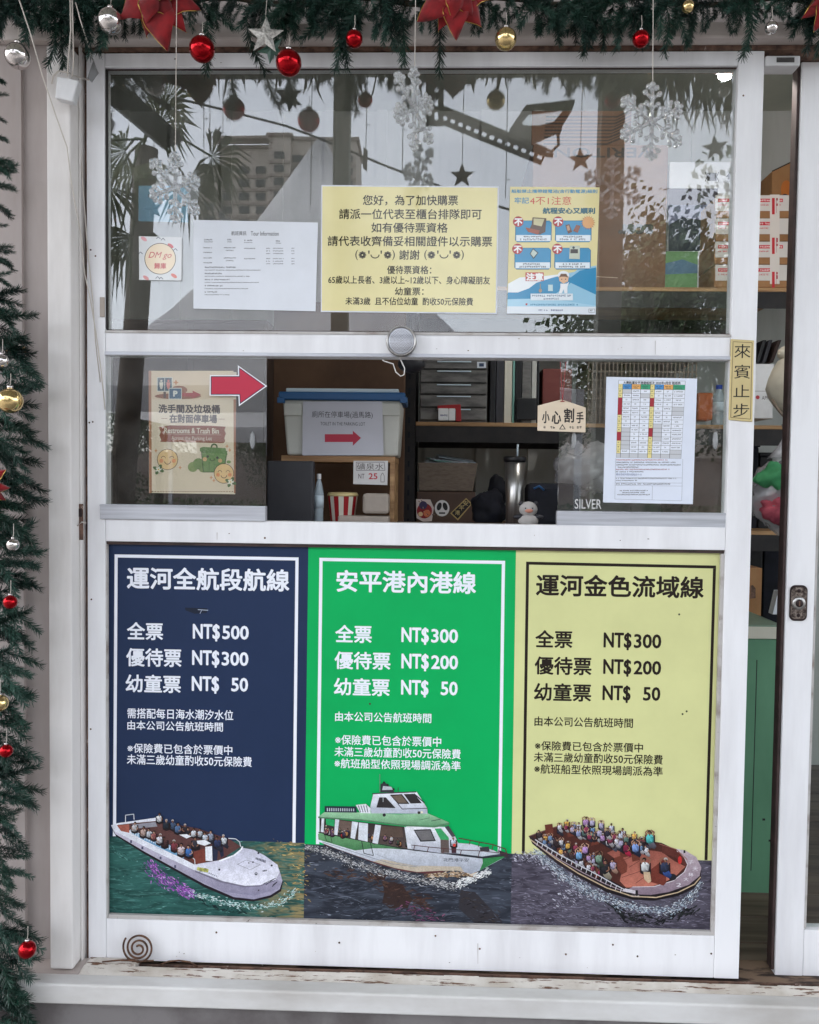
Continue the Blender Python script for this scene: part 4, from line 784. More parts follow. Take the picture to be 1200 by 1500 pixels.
# tape bits
t = sheet('white tour information sheet with tables of tiny print, left part of pane', 'notice', [(283, 322), (466, 326), (462.5, 456), (283.5, 452)], YI, (222, 226, 234), GRP)
p = Print(YI); p.text('航班資訊', 339, 338.5, 361, 344.8, (60, 60, 62)); p.text('Tour Information', 367.6, 338.8, 408.4, 345.2, (60, 60, 62))
rr = random.Random(2); GK = (96, 96, 100)
for a_, b_, c_ in ((299, 350, 13), (333, 350, 6), (358, 351, 12), (404, 352, 8)): scribble(p, a_, b_, a_+c_, b_+2.2, GK, rnd=rr); scribble(p, a_, b_+3.6, a_+c_+1, b_+5, GK, rnd=rr)
for k in range(2):
    for a_, b_, c_ in ((298, 362, 13), (298, 369, 13), (328, 362, 18), (358, 363, 16), (331, 366, 12)): scribble(p, a_, b_+k*15, a_+c_, b_+1.7+k*15, GK, rnd=rr)
    for j in range(3):
        for a_, c_ in ((390, 6), (400, 16), (427, 5)): scribble(p, a_, 363+k*15+j*3.8, a_+c_, 364.6+k*15+j*3.8, GK, rnd=rr)
for k, (c1, c2) in enumerate(((46, 82), (26, 66), (38, 80), (26, 64), (18, 36))):
    scribble(p, 300, 390.5+k*9, 300+c1, 392.7+k*9, GK, rnd=rr); scribble(p, 300, 395+k*9, 300+c2, 396.5+k*9, GK, rnd=rr)
p.obj('lettering', t, LAM)
t = sheet('square white sticker with pink lettering in a cream circle', 'sticker', [(203.5, 346), (266.5, 347.5), (266, 411), (204, 410)], YI, (226, 228, 230), GRP, 'round_logo_sticker')
p = Print(YI); p.disc(234.8, 379, 23, (70, 60, 58), 0, k=40); p.disc(234.8, 379, 22.2, (240, 222, 196), 1, k=40)
p.text('DM go', 217.5, 369, 251.5, 380.5, (206, 110, 112), shear=.35); p.text('歸庫', 226, 385, 243.5, 394, (206, 110, 112), bold=.02)
for a_, b_, c_ in ((211, 350, (228, 170, 176)), (250, 360, (214, 120, 124)), (255, 404, (218, 130, 120)), (214, 407, (222, 160, 160))): p.disc(a_, b_, 5, c_, 0, ry=2.5, rot=.6)
for a_, b_ in ((232, 349), (239, 351), (206, 371), (257, 366), (236, 408), (231, 407)): p.line([(a_-3, b_+1), (a_, b_-2), (a_+3, b_+1)], .8, (70, 80, 96), 1)
p.obj('lettering', t, LAM)
# battery safety poster
t = sheet('blue and yellow battery safety poster with four warning boxes', 'poster', [(747.5, 273.5), (878.5, 274.5), (872, 460.5), (742.5, 458.5)], YI, (228, 216, 160), GRP, 'safety_poster')
p = Print(YI, 735, 265, 7.5)
BL = (56, 140, 184); p.poly([(72, 1140), (200, 1060), (440, 1130), (560, 1040), (800, 1000), (850, 960), (1040, 930), (1034, 1090), (1034, 1465), (60, 1455)], (150, 196, 220), 1)
p.poly([(66, 1225), (190, 1220), (330, 1160), (380, 1100), (560, 1050), (760, 1060), (860, 985), (1040, 950), (1036, 1250), (760, 1120), (480, 1320), (62, 1310)], BL, 2)
p.poly([(70, 1130), (200, 1060), (420, 1050), (560, 1035), (760, 1010), (560, 1062), (380, 1120), (300, 1180), (180, 1225), (66, 1225)], (232, 236, 238), 3); p.poly([(64, 1300), (500, 1290), (1034, 1370), (1034, 1380), (62, 1380)], (168, 208, 228), 3)
p.poly([(60, 1378), (1036, 1382), (1032, 1468), (56, 1458)], (222, 228, 234), 4)
p.text('船舶禁止攜帶鋰電池(含行動電源)細則', 106, 92, 1050, 140, (90, 150, 180), bold=.03); p.text('牢記', 140, 180, 300, 250, (100, 150, 180), bold=.02); p.text('4不1注意', 310, 170, 765, 262, (206, 80, 70)); p.text('航程安心又順利', 450, 292, 1026, 362, (40, 96, 110), bold=.045)
for (a_, b_) in ((150, 435), (588, 435), (142, 735), (580, 735)):
    p.poly([(a_, b_+25), (a_+25, b_), (a_+375, b_), (a_+400, b_+25), (a_+398, b_+215), (a_+375, b_+238), (a_+20, b_+238), (a_-2, b_+215)], (36, 106, 140), 5)
    p.poly([(a_+6, b_+27), (a_+28, b_+6), (a_+372, b_+6), (a_+393, b_+27), (a_+392, b_+213), (a_+372, b_+232), (a_+24, b_+232), (a_+5, b_+213)], BL, 6)
    p.rect(a_+10, b_+160, a_+388, b_+226, (222, 230, 236), 7); scribble(p, a_+90, b_+168, a_+300, b_+188, (70, 70, 80), 8, rnd=rr); scribble(p, a_+50, b_+197, a_+350, b_+218, (70, 70, 80), 8, rnd=rr)
    p.disc(a_+32, b_+12, 58, (170, 50, 54), 9); p.text('不', a_-12, b_-24, a_+78, b_+60, (240, 236, 236), layer=11, bold=.04)
p.poly([(340, 400), (490, 410), (480, 560), (420, 590), (300, 540), (330, 480)], (92, 70, 56), 12); p.poly([(350, 412), (470, 418), (440, 500), (350, 480)], (196, 190, 150), 13); p.poly([(260, 510), (420, 545), (400, 590), (290, 560)], (150, 80, 56), 13)
p.poly([(700, 485), (745, 475), (775, 560), (730, 580)], (96, 62, 48), 12); p.poly([(712, 495), (740, 488), (752, 540), (724, 550)], (190, 150, 120), 13); p.poly([(820, 480), (866, 495), (836, 570), (785, 550)], (136, 78, 56), 12)
for k in range(18): a_ = k*math.pi/9; p.poly([(950+60*math.cos(a_-.1), 458+60*math.sin(a_-.1)), (950+82*math.cos(a_), 458+82*math.sin(a_)), (950+60*math.cos(a_+.1), 458+60*math.sin(a_+.1))], (190, 120, 70), 12)
p.disc(950, 458, 62, (216, 160, 100), 13, k=24)
p.poly([(345, 740), (405, 790), (350, 858), (308, 800)], (40, 60, 66), 12); p.poly([(345, 752), (392, 792), (350, 842), (318, 800)], (186, 200, 190), 13)
p.poly([(748, 712), (860, 712), (858, 860), (742, 855)], (190, 196, 180), 12); p.rect(755, 750, 838, 795, (60, 50, 48), 13); p.disc(790, 733, 14, (60, 70, 70), 13)
p.rect(262, 1005, 462, 1100, (190, 80, 76), 8); p.text('注意', 268, 1010, 456, 1096, (240, 238, 236), layer=10, bold=.05)
p.disc(680, 1035, 62, (232, 234, 236), 10, ry=46); p.poly([(626, 1050), (738, 1050), (728, 1105), (680, 1128), (634, 1100)], (222, 180, 146), 12); p.poly([(630, 1062), (650, 1020), (710, 1020), (732, 1062), (700, 1052), (655, 1052)], (110, 80, 60), 13)
p.disc(660, 1080, 6, (40, 30, 30), 14, k=8); p.disc(702, 1080, 6, (40, 30, 30), 14, k=8); p.poly([(645, 1128), (715, 1128), (742, 1110), (722, 1165), (722, 1235), (690, 1235), (682, 1190), (660, 1235), (628, 1235), (645, 1170)], (236, 238, 240), 12)
p.rect(510, 1140, 562, 1210, (190, 214, 216), 10); p.disc(425, 1205, 18, (170, 150, 130), 10, ry=22); p.rect(420, 1130, 430, 1190, (150, 150, 140), 10)
p.rect(318, 1238, 782, 1312, (222, 230, 236), 9); scribble(p, 334, 1250, 764, 1272, (90, 110, 140), 10, rnd=rr); scribble(p, 460, 1285, 640, 1305, (90, 110, 140), 10, rnd=rr)
scribble(p, 315, 1350, 840, 1370, (70, 130, 170), 6, rnd=rr); p.poly([(262, 1345), (285, 1345), (280, 1366), (264, 1366)], (180, 70, 70), 6)
scribble(p, 405, 1412, 510, 1428, (50, 60, 120), 6, rnd=rr); scribble(p, 540, 1410, 680, 1430, (50, 60, 120), 6, rnd=rr); p.rect(955, 1405, 1025, 1446, (120, 120, 124), 6); p.rect(959, 1409, 1021, 1442, (222, 228, 234), 7); scribble(p, 968, 1416, 1012, 1434, (60, 60, 64), 8, rnd=rr)
p.obj('printed_artwork', t, LAM)
# restroom poster, behind left sliding pane
YS = .0115
t = sheet('beige restroom and trash bin poster with smiling faces', 'poster', [(218, 543), (346.5, 545), (344.5, 724), (218.5, 722)], YS, (230, 210, 186), None, 'restroom_poster')
p = Print(YS, 180, 530, 5.4545)
BR = (150, 92, 66); Kd = (58, 36, 36)
p.poly([(206, 72), (228, 72), (232, 1046), (212, 1050)], (176, 116, 80), 0); p.poly([(884, 300), (905, 300), (900, 1052), (888, 1048)], (170, 110, 78), 0)
p.rect(228, 72, 884, 300, (224, 198, 170), 0)
for k in range(30): p.rect(232+k*22, 1034, 244+k*22, 1040, (120, 80, 60), 1)
p.disc(440, 275, 186, (150, 90, 62), 1, ry=24, k=30); p.disc(450, 225, 66, (160, 100, 74), 1, ry=34)
p.rect(272, 122, 398, 238, (226, 220, 210), 2); p.rect(278, 128, 392, 232, (44, 72, 92), 3); p.line([(335, 130), (335, 230)], 4, (220, 216, 206), 4); p.rect(325, 238, 345, 290, (90, 60, 50), 2)
for a_, c_ in ((308, (214, 206, 190)), (364, (214, 120, 110))): p.disc(a_, 152, 9, c_, 5); p.poly([(a_-15, 164), (a_+15, 164), (a_+12, 200), (a_+6, 218), (a_-6, 218), (a_-12, 200)], c_, 5)
p.rect(366, 208, 472, 300, (226, 220, 210), 5); p.rect(372, 214, 466, 294, (58, 96, 126), 6); p.text('P', 402, 230, 438, 278, (228, 228, 220), layer=7, bold=.05)
p.poly([(472, 248), (560, 248), (556, 230), (626, 262), (548, 296), (556, 278), (472, 276)], (176, 60, 58), 5)
p.poly([(425, 140), (432, 158), (448, 165), (432, 172), (425, 190), (418, 172), (402, 165), (418, 158)], (196, 120, 60), 3)
p.text('洗手間及垃圾桶', 284, 338, 776, 410, Kd, bold=.035, layer=2); p.text('在對面停車場', 372, 418, 754, 488, Kd, bold=.035, layer=2); p.line([(308, 452), (358, 452)], 4, BR, 2); p.line([(764, 458), (816, 458)], 4, BR, 2)
p.poly([(286, 522), (380, 508), (700, 510), (822, 518), (812, 545), (824, 572), (812, 610), (818, 634), (804, 650), (300, 640), (306, 618), (292, 590), (304, 560)], (148, 82, 62), 2)
p.text('Restrooms & Trash Bin', 332, 526, 768, 570, (238, 226, 208), bold=.015, layer=4); p.line([(325, 576), (785, 584)], 2.5, (220, 196, 176), 4); p.text('Across the Parking Lot', 388, 594, 712, 632, (232, 214, 196), layer=4)
def smiley(cx, cy, r_, L0):
    p.disc(cx, cy, r_+4, (70, 44, 36), L0, k=30); p.disc(cx, cy, r_, (236, 196, 140), L0+1, k=30)
    for q in (-1, 1):
        p.line([(cx+q*r_*.42+r_*.2*math.cos(a_), cy-r_*.12-r_*.2*math.sin(a_)) for a_ in [i*math.pi/6 for i in range(7)]], 4, (80, 48, 36), L0+2); p.disc(cx+q*r_*.62, cy+r_*.14, r_*.2, (232, 150, 100), L0+2)
    p.line([(cx+r_*.3*math.cos(a_), cy+r_*.2+r_*.28*math.sin(a_)) for a_ in [i*math.pi/6 for i in range(7)]], 5, (80, 48, 36), L0+3)
p.disc(560, 840, 40, (130, 150, 84), 2); p.disc(605, 815, 45, (110, 138, 70), 3); p.disc(640, 850, 34, (130, 150, 84), 3); p.disc(846, 800, 18, (120, 146, 80), 2, ry=12)
p.disc(730, 680, 28, (74, 96, 52), 3); p.disc(730, 682, 17, (212, 190, 166), 4)
p.poly([(624, 700), (836, 712), (812, 884), (640, 884)], (70, 96, 50), 5); p.poly([(632, 724), (826, 732), (804, 878), (648, 878)], (110, 142, 80), 6); p.poly([(616, 690), (640, 680), (820, 690), (838, 742), (616, 716)], (98, 130, 72), 7)
for a_ in (690, 730, 770): p.line([(a_, 800), (a_, 876)], 4, (86, 116, 62), 7)
p.disc(678, 757, 10, (40, 40, 30), 8); p.disc(756, 766, 10, (40, 40, 30), 8); p.line([(696, 772), (708, 792), (726, 790), (736, 774)], 4, (40, 40, 30), 8); p.disc(655, 778, 17, (214, 170, 120), 8); p.disc(778, 790, 16, (214, 170, 120), 8)
smiley(358, 780, 80, 6); smiley(808, 892, 76, 12)
for cx, cy in ((285, 860), (862, 960)):
    for k in range(4): a_ = k*1.6+.4; p.disc(cx+26*math.cos(a_), cy+22*math.sin(a_), 22, (84, 110, 62), 18, ry=13, rot=a_)
    for k in range(5): a_ = k*1.2566; p.disc(cx+13*math.cos(a_), cy+13*math.sin(a_), 12, (240, 234, 216), 19+k*.3, ry=7, rot=a_)
    p.disc(cx, cy, 6, (226, 190, 110), 21)
for cx, cy in ((265, 710), (833, 675), (855, 705), (706, 925), (458, 845), (728, 948)): p.poly([(cx, cy-18), (cx+5, cy-4), (cx+15, cy), (cx+5, cy+4), (cx, cy+18), (cx-5, cy+4), (cx-15, cy), (cx-5, cy-4)], (214, 150, 110), 3)
p.obj('printed_artwork', t)
# red arrow sticker
t = thing('arrow_sticker', 'large red arrow sticker with white edge pointing right on the sliding pane', 'sticker', P(350, 595, .002))
ar = [(307.5, 549.5), (349, 549.5), (348.5, 535), (391.5, 565.5), (350, 595), (349.5, 580), (307, 579.5)]
MB().prism([P(a_, b_, .0032) for a_, b_ in ar], .0005).obj('backing', 'arrow_white', t)
ar2 = [(309, 551), (350.5, 551), (350.2, 537.8), (388.8, 565.5), (351.5, 592), (351, 578.2), (308.8, 578.2)]
p = Print(.0032); p.poly(ar2, (52, 40, 72), 0); p.poly([(310.2, 552.2), (351.6, 552.2), (351.4, 540.2), (386.8, 565.5), (352.6, 589.6), (352.2, 577), (310, 577)], (190, 44, 72), 1); p.obj('printed_artwork', t)
# timetable sheet in front of right pane
YT = .0100
t = sheet('white ferry timetable sheet with coloured columns on the right sliding pane', 'timetable', [(888.5, 552), (1021.5, 554.5), (1015, 738.5), (883.5, 736)], YT, (222, 228, 242), None, 'timetable_sheet')
p = Print(YT, 885, 545, 7.5)
def Tq(u, v): # table space (0..1) to zoom pixels with the sheet's slight lean
    xl, xr = 160-28*v, 895-48*v; yt, yb = 88+10*u, 940+12*u
    return xl+(xr-xl)*u, yt+(yb-yt)*v
def cell(u0, v0, u1, v1, col, L0): p.poly([Tq(u0, v0), Tq(u1, v0), Tq(u1, v1), Tq(u0, v1)], col, L0)
LN = (60, 62, 66)
cell(0, 0, 1, 1, LN, 0); cell(.004, .003, .996, .05, (226, 230, 240), 1)
x_, y_ = Tq(.07, .012); x2, y2 = Tq(.93, .042); p.text('大興航運安平港遊船班次 2025年4月份 航班表', x_, y_, x2, y2, (30, 30, 34), layer=3, bold=.02)
cu = [0, .065, .2, .335, .48, .545, .68, .82, 1.0]; cv = [.05, .115]+[.115+(1-.115)*(k+1)/16 for k in range(16)]
hd = [(226, 210, 140), (70, 140, 200), (226, 170, 100), (60, 160, 120)]*2
for j in range(8):
    cell(cu[j]+.003, cv[0]+.002, cu[j+1]-.003, cv[1]-.002, hd[j], 1); a_, b_ = Tq(cu[j]+.02, cv[0]+.02); c_, d_ = Tq(cu[j+1]-.02, cv[0]+.055); scribble(p, a_, b_, c_, b_+12, (50, 50, 50), 2, rnd=rr); scribble(p, a_+8, b_+18, c_-8, b_+30, (50, 50, 50), 2, rnd=rr)
    for k in range(16):
        v0, v1 = cv[k+1], cv[k+2]; cl = (228, 232, 242); sh_ = False
        if j in (0, 4):
            cl = (230, 216, 148)
            if (j == 0 and k in (2, 3, 4, 5, 10, 11)) or (j == 4 and k in (2, 3, 9, 10)): cl = (160, 40, 52); sh_ = True
        grey = (j == 1 and k in (0, 9, 10, 11, 12, 13, 15)) or (j == 2 and k == 15) or (j == 3 and k in (1, 15)) or (j == 5 and k in (8, 9, 10, 11, 15)) or (j == 6 and k == 15) or (j == 7 and k in (4, 5, 14, 15)) or (j == 0 and k == 15)
        if grey: cl = (196, 198, 204)
        g2 = 0 if sh_ else .0018
        cell(cu[j]+.003, v0+g2, cu[j+1]-.003, v1-g2, cl, 1)
        if not grey and not sh_ and k < 15:
            a_, b_ = Tq(cu[j]+(.02 if j not in (0, 4) else .015), (v0+v1)/2-.011); c_, d_ = Tq(cu[j+1]-(.02 if j not in (0, 4) else .018), v1)
            if rr.random() < .3 and j not in (0, 4): a_ += 22; c_ -= 22
            scribble(p, a_, b_, c_, b_+15, (50, 50, 54), 2, cell=10, rnd=rr)
for x0_, yy, x1_, cl in ((135, 958, 720, (170, 60, 60)), (135, 985, 790, K), (135, 1012, 850, K), (150, 1038, 385, K), (130, 1062, 720, (150, 50, 50)), (130, 1088, 440, K)): scribble(p, x0_, yy, x1_, yy+15, cl, 1, rnd=rr)
p.text('最後登船時間為整點前十分', 132, 1112, 414, 1136, (70, 90, 140), layer=1); p.line([(128, 945), (118, 1395), (530, 1405), (852, 1415), (866, 955)], 2, LN, 1)
for yy in (1155, 1212, 1245): p.line([(124, yy), (858, yy+8)], 2, LN, 1)
scribble(p, 130, 1162, 800, 1175, K, 1, rnd=rr); scribble(p, 130, 1184, 370, 1198, K, 1, rnd=rr); scribble(p, 130, 1222, 730, 1238, K, 1, rnd=rr)
for yy, a_, b_ in ((1296, 170, 480), (1318, 200, 450), (1340, 145, 505)): scribble(p, a_, yy, b_, yy+14, K, 1, rnd=rr)
p.line([(532, 1250), (528, 1405)], 2, LN, 1)
p.obj('printed_artwork', t)
# blue paper inside, seen behind the sticker
t = sheet('pale blue sheet hung inside behind the left of the big pane', 'notice', [(203, 272), (276, 272), (276, 326), (203, 324)], .12, (150, 196, 226), None, 'blue_paper_sheet')
p = Print(.12); scribble(p, 217, 284, 242, 289, (50, 60, 80), rnd=rr); p.obj('lettering', t)

# gold plaque on the stile
t = thing('gold_plaque', 'gold vertical plaque with four black characters on the white stile', 'sign', P(1086, 617, -.002))
qd = [(1071, 496.5), (1105, 498.5), (1102.5, 618), (1067.5, 615)]
MB().prism([P(a_, b_, -.0035) for a_, b_ in qd], .003).obj('plate', 'gold', t, bevel=.0012)
p = Print(-.0035); p.line([(1074, 500.5), (1102, 502), (1099.5, 614), (1070.5, 611.5), (1074, 500.5)], .9, (120, 100, 60), 0)
for ch, b_ in zip('來賓止步', ((1075.5, 504, 1099.5, 524.5), (1075, 534, 1099, 554.5), (1074.3, 563.5, 1098, 581.5), (1073.8, 591, 1097.5, 611))): p.text(ch, *b_, (30, 24, 20), bold=.0)
p.obj('lettering', t)
# round intercom grille on the middle rail
t = thing('round_speaker', 'round silver perforated intercom speaker on the white middle rail', 'speaker', P(588, 522, -.012))
c = P(588, 500, -.012); r_ = P(610.5, 500, -.012).x-c.x
MB().lathe(c, [(r_*.86, -.005), (r_*.89, -.0085), (r_*.96, -.008), (r_, -.002), (r_*.99, .0115)], 40, 'y').obj('rim', 'steel', t, True)
MB().lathe(c, [(.0005, -.0078), (r_*.45, -.0072), (r_*.80, -.0058), (r_*.87, -.005)], 40, 'y').obj('grille', 'alu', t, True)
hm = MB()
for i in range(9):
    rr_ = r_*.78*i/9
    for k in range(max(1, i*6)):
        a_ = 2*math.pi*k/max(1, i*6); q = c+Vector((rr_*math.cos(a_), -.0081+.0018*(i/9)**2, rr_*math.sin(a_))); s_ = r_*.028
        hm.add([q+Vector((s_, 0, 0)), q+Vector((0, 0, s_)), q-Vector((s_, 0, 0)), q-Vector((0, 0, s_))], [(0, 3, 2, 1)])
h = hm.obj('grille_holes', 'rubber', t); h['kind'] = 'stuff'
wb = [(560, 527), (563, 529), (576, 533), (580, 545), (587, 551), (592, 549), (593, 540), (588, 529), (586, 524)]
MB().tube([P(a_, b_, .006) for a_, b_ in wb], .0012, 6).obj('cable', 'whitewire', t, True)
# hanging wooden tag
t = thing('hanging_wooden_tag', 'house shaped pale wooden tag with black characters hung on red string', 'tag', P(823, 632, -.008))
qd = [(788, 594), (823, 585), (858.5, 597), (858, 633.5), (787.5, 631)]
MB().prism([P(a_, b_, -.012) for a_, b_ in qd], .004).obj('board', mat('pale_wood_tag', S(222, 206, 184), .6, c2=S(208, 190, 166), scale=10, stretch=(.2, 1, 3)), t, bevel=.0012)
p = Print(-.012)
for ch, b_ in zip('小心割手', ((794, 602, 805, 620), (808, 602, 822, 621), (826, 598, 841, 619), (844, 603, 855, 620))): p.text(ch, *b_, (40, 34, 34), bold=.02)
p.poly([(824, 621), (829, 629), (819, 629)], (50, 44, 44), 1); p.poly([(824, 623.5), (827, 628), (821, 628)], (222, 206, 184), 2)
for a_ in (796, 806, 834, 845): scribble(p, a_, 624, a_+7, 628, (60, 54, 50), rnd=rr)
p.obj('lettering', t)
MB().tube([P(821, 530, .0), P(823, 570, -.006), P(824, 588, -.0135)], .0007, 5).tube([P(829, 530, .0), P(826, 565, -.006), P(824, 588, -.0135)], .0007, 5).obj('red_string', 'redpl', t)
MB().tube([P(821, 588, -.0135), P(827, 588, -.0135)], .001, 5).obj('knot', 'redpl', t)
MB().tube([P(838, 532, .002), P(846, 532, .002), P(846, 548, .002), P(839, 548, .002), P(838, 532, .002)], .0008, 5).obj('clear_hook', 'pvc', t)
# rusty coil on the bottom rail
t = thing('rusty_wire_coil', 'brown rusty spiral wire standing on the sill before the panel', 'wire coil', P(205, 1410, -.012))
pts = []; cx, cy = 205, 1387
for i in range(110):
    a_ = i*.17*1.0; r_ = 4.5+a_*1.02; pts.append(P(cx-2+r_*math.cos(-a_+2.2)*.98, cy+3-r_*math.sin(-a_+2.2)*1.0-a_*.12, -.012-.00003*i))
MB().tube(pts, .0022, 7).obj('coil', 'iron', t, True)
MB().tube([P(150, 1409, -.02), P(180, 1406, -.02), P(205, 1408, -.018), P(225, 1407, -.02)], .0018, 6).obj('tail_wire', 'iron', t, True)
t = tag(MB().tube([P(235, 1413, -.015), P(248, 1408, -.016), P(262, 1407, -.016), P(278, 1409, -.016), P(290, 1416, -.015)], .0018, 6).obj('loose_rusty_wire', 'iron', None, True), 'short arched rusty wire lying in the door track', 'wire')
# latch at the left jamb
t = thing('rusty_latch', 'rusty latch plate with wire twist in the gap beside the left post', 'latch', P(118, 790, .0))
pbox('plate', 111, 738, 122, 791, -.014, .002, 'rust', t, bevel=.0008)
MB().tube([P(108, 768, -.02), P(114, 770, -.024), P(120, 765, -.022), P(126, 766, -.006)], .0016, 6).obj('twist_wire', 'wire', t, True); pbox('hole', 113, 745, 120, 757, -.0155, .001, 'darkbrz', t)
# window lock, tape remnant left stile
t = tag(pb(MB(), 146, 435, 153, 464, -.004, .0036).obj('window_catch', 'wrap', None, bevel=.001), 'yellowed plastic catch on the left stile beside the big pane', 'catch')
# small white adapter box and wires at the top of the post
t = thing('white_adapter_box', 'small white adapter box hanging from cables at the top of the left post', 'adapter', P(97, 146, -.07))
MB().prism([P(83, 111, -.085), P(115, 117, -.085), P(106, 149, -.085), P(80, 143, -.085)], .022).obj('box', 'cap', t, bevel=.003)
MB().tube([P(76, 123, -.07), P(78, 112, -.075), P(86, 104, -.08), P(98, 106, -.08), P(112, 112, -.075), P(130, 117, -.02)], .0018, 6).obj('cable', 'wire', t, True)
MB().tube([P(103, 0, -.10), P(104, 45, -.10), P(100, 90, -.09), P(99, 112, -.085)], .0016, 6).tube([P(106, 0, -.10), P(107, 40, -.1), P(108, 90, -.09), P(106, 113, -.085)], .0014, 6).obj('hanging_cable', 'wire', t, True)
MB().tube([P(111, 4, -.10), P(118, 30, -.10), P(130, 66, -.09), P(136, 88, -.02)], .0012, 5).obj('hanging_cable', 'wire', t, True)
MB().prism([P(137, 88, -.004), P(141, 100, -.004), P(144, 106, -.004), P(134, 120, -.004), P(128, 114, -.004)], .003).obj('tape', 'pvc', t)
tag(MB().tube([P(25, -10, -.14), P(45, 50, -.13), P(62, 110, -.12), P(82, 170, -.09), P(98, 215, -.07), P(105, 270, -.055), P(118, 340, -.03), P(124, 400, -.02), P(133, 440, -.010), P(141, 490, -.008), P(148, 540, -.008), P(154, 600, -.006)], .0013, 6).obj('slack_cable', 'wire', None, True), 'long pale cable slanting down across the left post to the hatch', 'cable')
tag(MB().tube([P(118, 210, -.006), P(122, 280, -.006), P(128, 360, -.004), P(136, 440, -.005), P(140, 500, -.005), P(147, 560, -.004)], .0012, 6).obj('thin_cable', 'wire', None, True), 'thin grey cable running down the left stile edge', 'cable')

# ================================================================== INSIDE THE BOOTH
# steel rack
YR = .80
rk = thing('steel_shelf_rack', 'black slotted steel shelf rack with raw wooden boards inside the booth', 'shelf rack', (P(860, 800, YR).x, YR, FLOOR_Z))
RX0, RX1 = P(592, 650, YR).x, P(1160, 650, YR).x; RD = .42
zb1 = P(1000, 421, YR).z; zb2 = P(720, 619, YR).z; zb3 = P(700, 772, YR).z; zb4 = FLOOR_Z+.12
for (x_, y_) in ((RX0, YR), (RX1, YR), (RX0, YR+RD), (RX1, YR+RD)):
    u = MB(); u.box(x_, x_+.034, y_, y_+.003, FLOOR_Z, zb1+.0); u.box(x_+.031, x_+.034, y_+.003, y_+.034, FLOOR_Z, zb1); o = u.obj('upright', 'black', rk)
    if y_ == YR:
        s_ = MB(); z = FLOOR_Z+.05
        while z < zb1-.05: s_.box(x_+.012, x_+.018, y_-.0012, y_-.0002, z, z+.018); z += .045
        q = s_.obj('slots', 'navy', o); q['kind'] = 'stuff'
for z in (zb1, zb2, zb3, zb4):
    MB().box(RX0+.036, RX1-.001, YR-.002, YR+RD+.03, z-.012, z).obj('board', 'wood', rk, bevel=.001)
    MB().box(RX0+.036, RX1-.001, YR, YR+.003, z-.062, z-.0125).obj('beam', 'black', rk); MB().box(RX0+.036, RX1-.001, YR+RD+.02, YR+RD+.023, z-.062, z-.0125).obj('beam', 'black', rk)
# big upside-down computer carton
YC = .83
t = thing('computer_carton', 'large brown computer carton stored upside down on the top shelf', 'box', (P(878, 420, YC).x, YC, zb1), 'boxes on the top shelf')
MB().box(P(779, 320, YC).x, P(977, 320, YC).x, YC, YC+.34, zb1+.001, P(878, 212, YC).z).obj('body', 'carton', t, bevel=.003)
MB().box(P(779, 190, YC).x, P(925, 190, YC).x, YC+.002, YC+.008, P(850, 212, YC).z+.0005, P(850, 162, YC).z).obj('flap', 'carton', t, bevel=.001)
p = Print(YC); p.text('VERITON', 812, 216, 956, 231, (34, 26, 26), rot180=True, bold=.02); p.text('acer', 905, 328, 957, 343, (30, 24, 24), rot180=True, bold=.05)
p.base = -22
for k in range(9): p.line([(800-k*.5, 171+k*5.0), (905-k*2, 171+k*5.0), (925, 160+k*4.5)], 1.6 if k % 2 else 2.6, (44, 34, 32), 1)
p.base = 1; p.line([(870, 405), (905, 407)], 1.0, (200, 180, 160), 1); p.obj('lettering', t)
tp = MB() #; q = quad('clear_tape', [(873, 352), (972, 352), (970, 366), (872, 366)], YC-.0008, .0004, 'pvc', t)
# white carton with care marks
YW = .95
t = thing('white_appliance_carton', 'white carton with care symbols behind the brown computer carton', 'box', (P(1030, 420, YW).x, YW, zb1), 'boxes on the top shelf')
MB().box(P(979, 320, YW).x, P(1102, 320, YW).x, YW, YW+.2, zb1+.001, P(1040, 237, YW).z).obj('body', 'paper', t, bevel=.003)
p = Print(YW); p.rect(1036, 253, 1050, 265, (70, 66, 70), 0); p.line([(1033, 252), (1036, 259), (1033, 266)], 1.2, (60, 56, 60), 0); p.line([(1053, 252), (1050, 259), (1053, 266)], 1.2, (60, 56, 60), 0)
p.poly([(1063, 259), (1069, 252), (1075, 259), (1072, 259), (1072, 263), (1066, 263), (1066, 259)], (50, 48, 50), 0); p.text('KEEP DRY', 1060, 264.5, 1080, 267.5, (50, 48, 50))
p.poly([(979, 276), (1052, 276), (1051, 300), (979, 300)], (84, 78, 96), 1); p.poly([(979, 300), (1051, 300), (1051, 368), (979, 368)], (110, 116, 150), 1); p.poly([(979, 330), (1000, 318), (1051, 326), (1051, 368), (979, 368)], (30, 40, 62), 2)
p.obj('lettering', t)
t = thing('green_product_box', 'small box with green and blue printed front beside the brown carton', 'box', (P(1000, 420, .84).x, .84, zb1), 'boxes on the top shelf')
MB().box(P(974, 400, .84).x, P(1022, 400, .84).x, .84, .92, zb1+.001, P(1000, 368, .84).z).obj('body', mat('green_box_print', S(96, 140, 92), .4), t, bevel=.002)
p = Print(.84); p.poly([(974, 386), (1000, 380), (1022, 388), (1022, 400), (974, 402)], (76, 110, 140), 0); p.obj('printed_band', t)
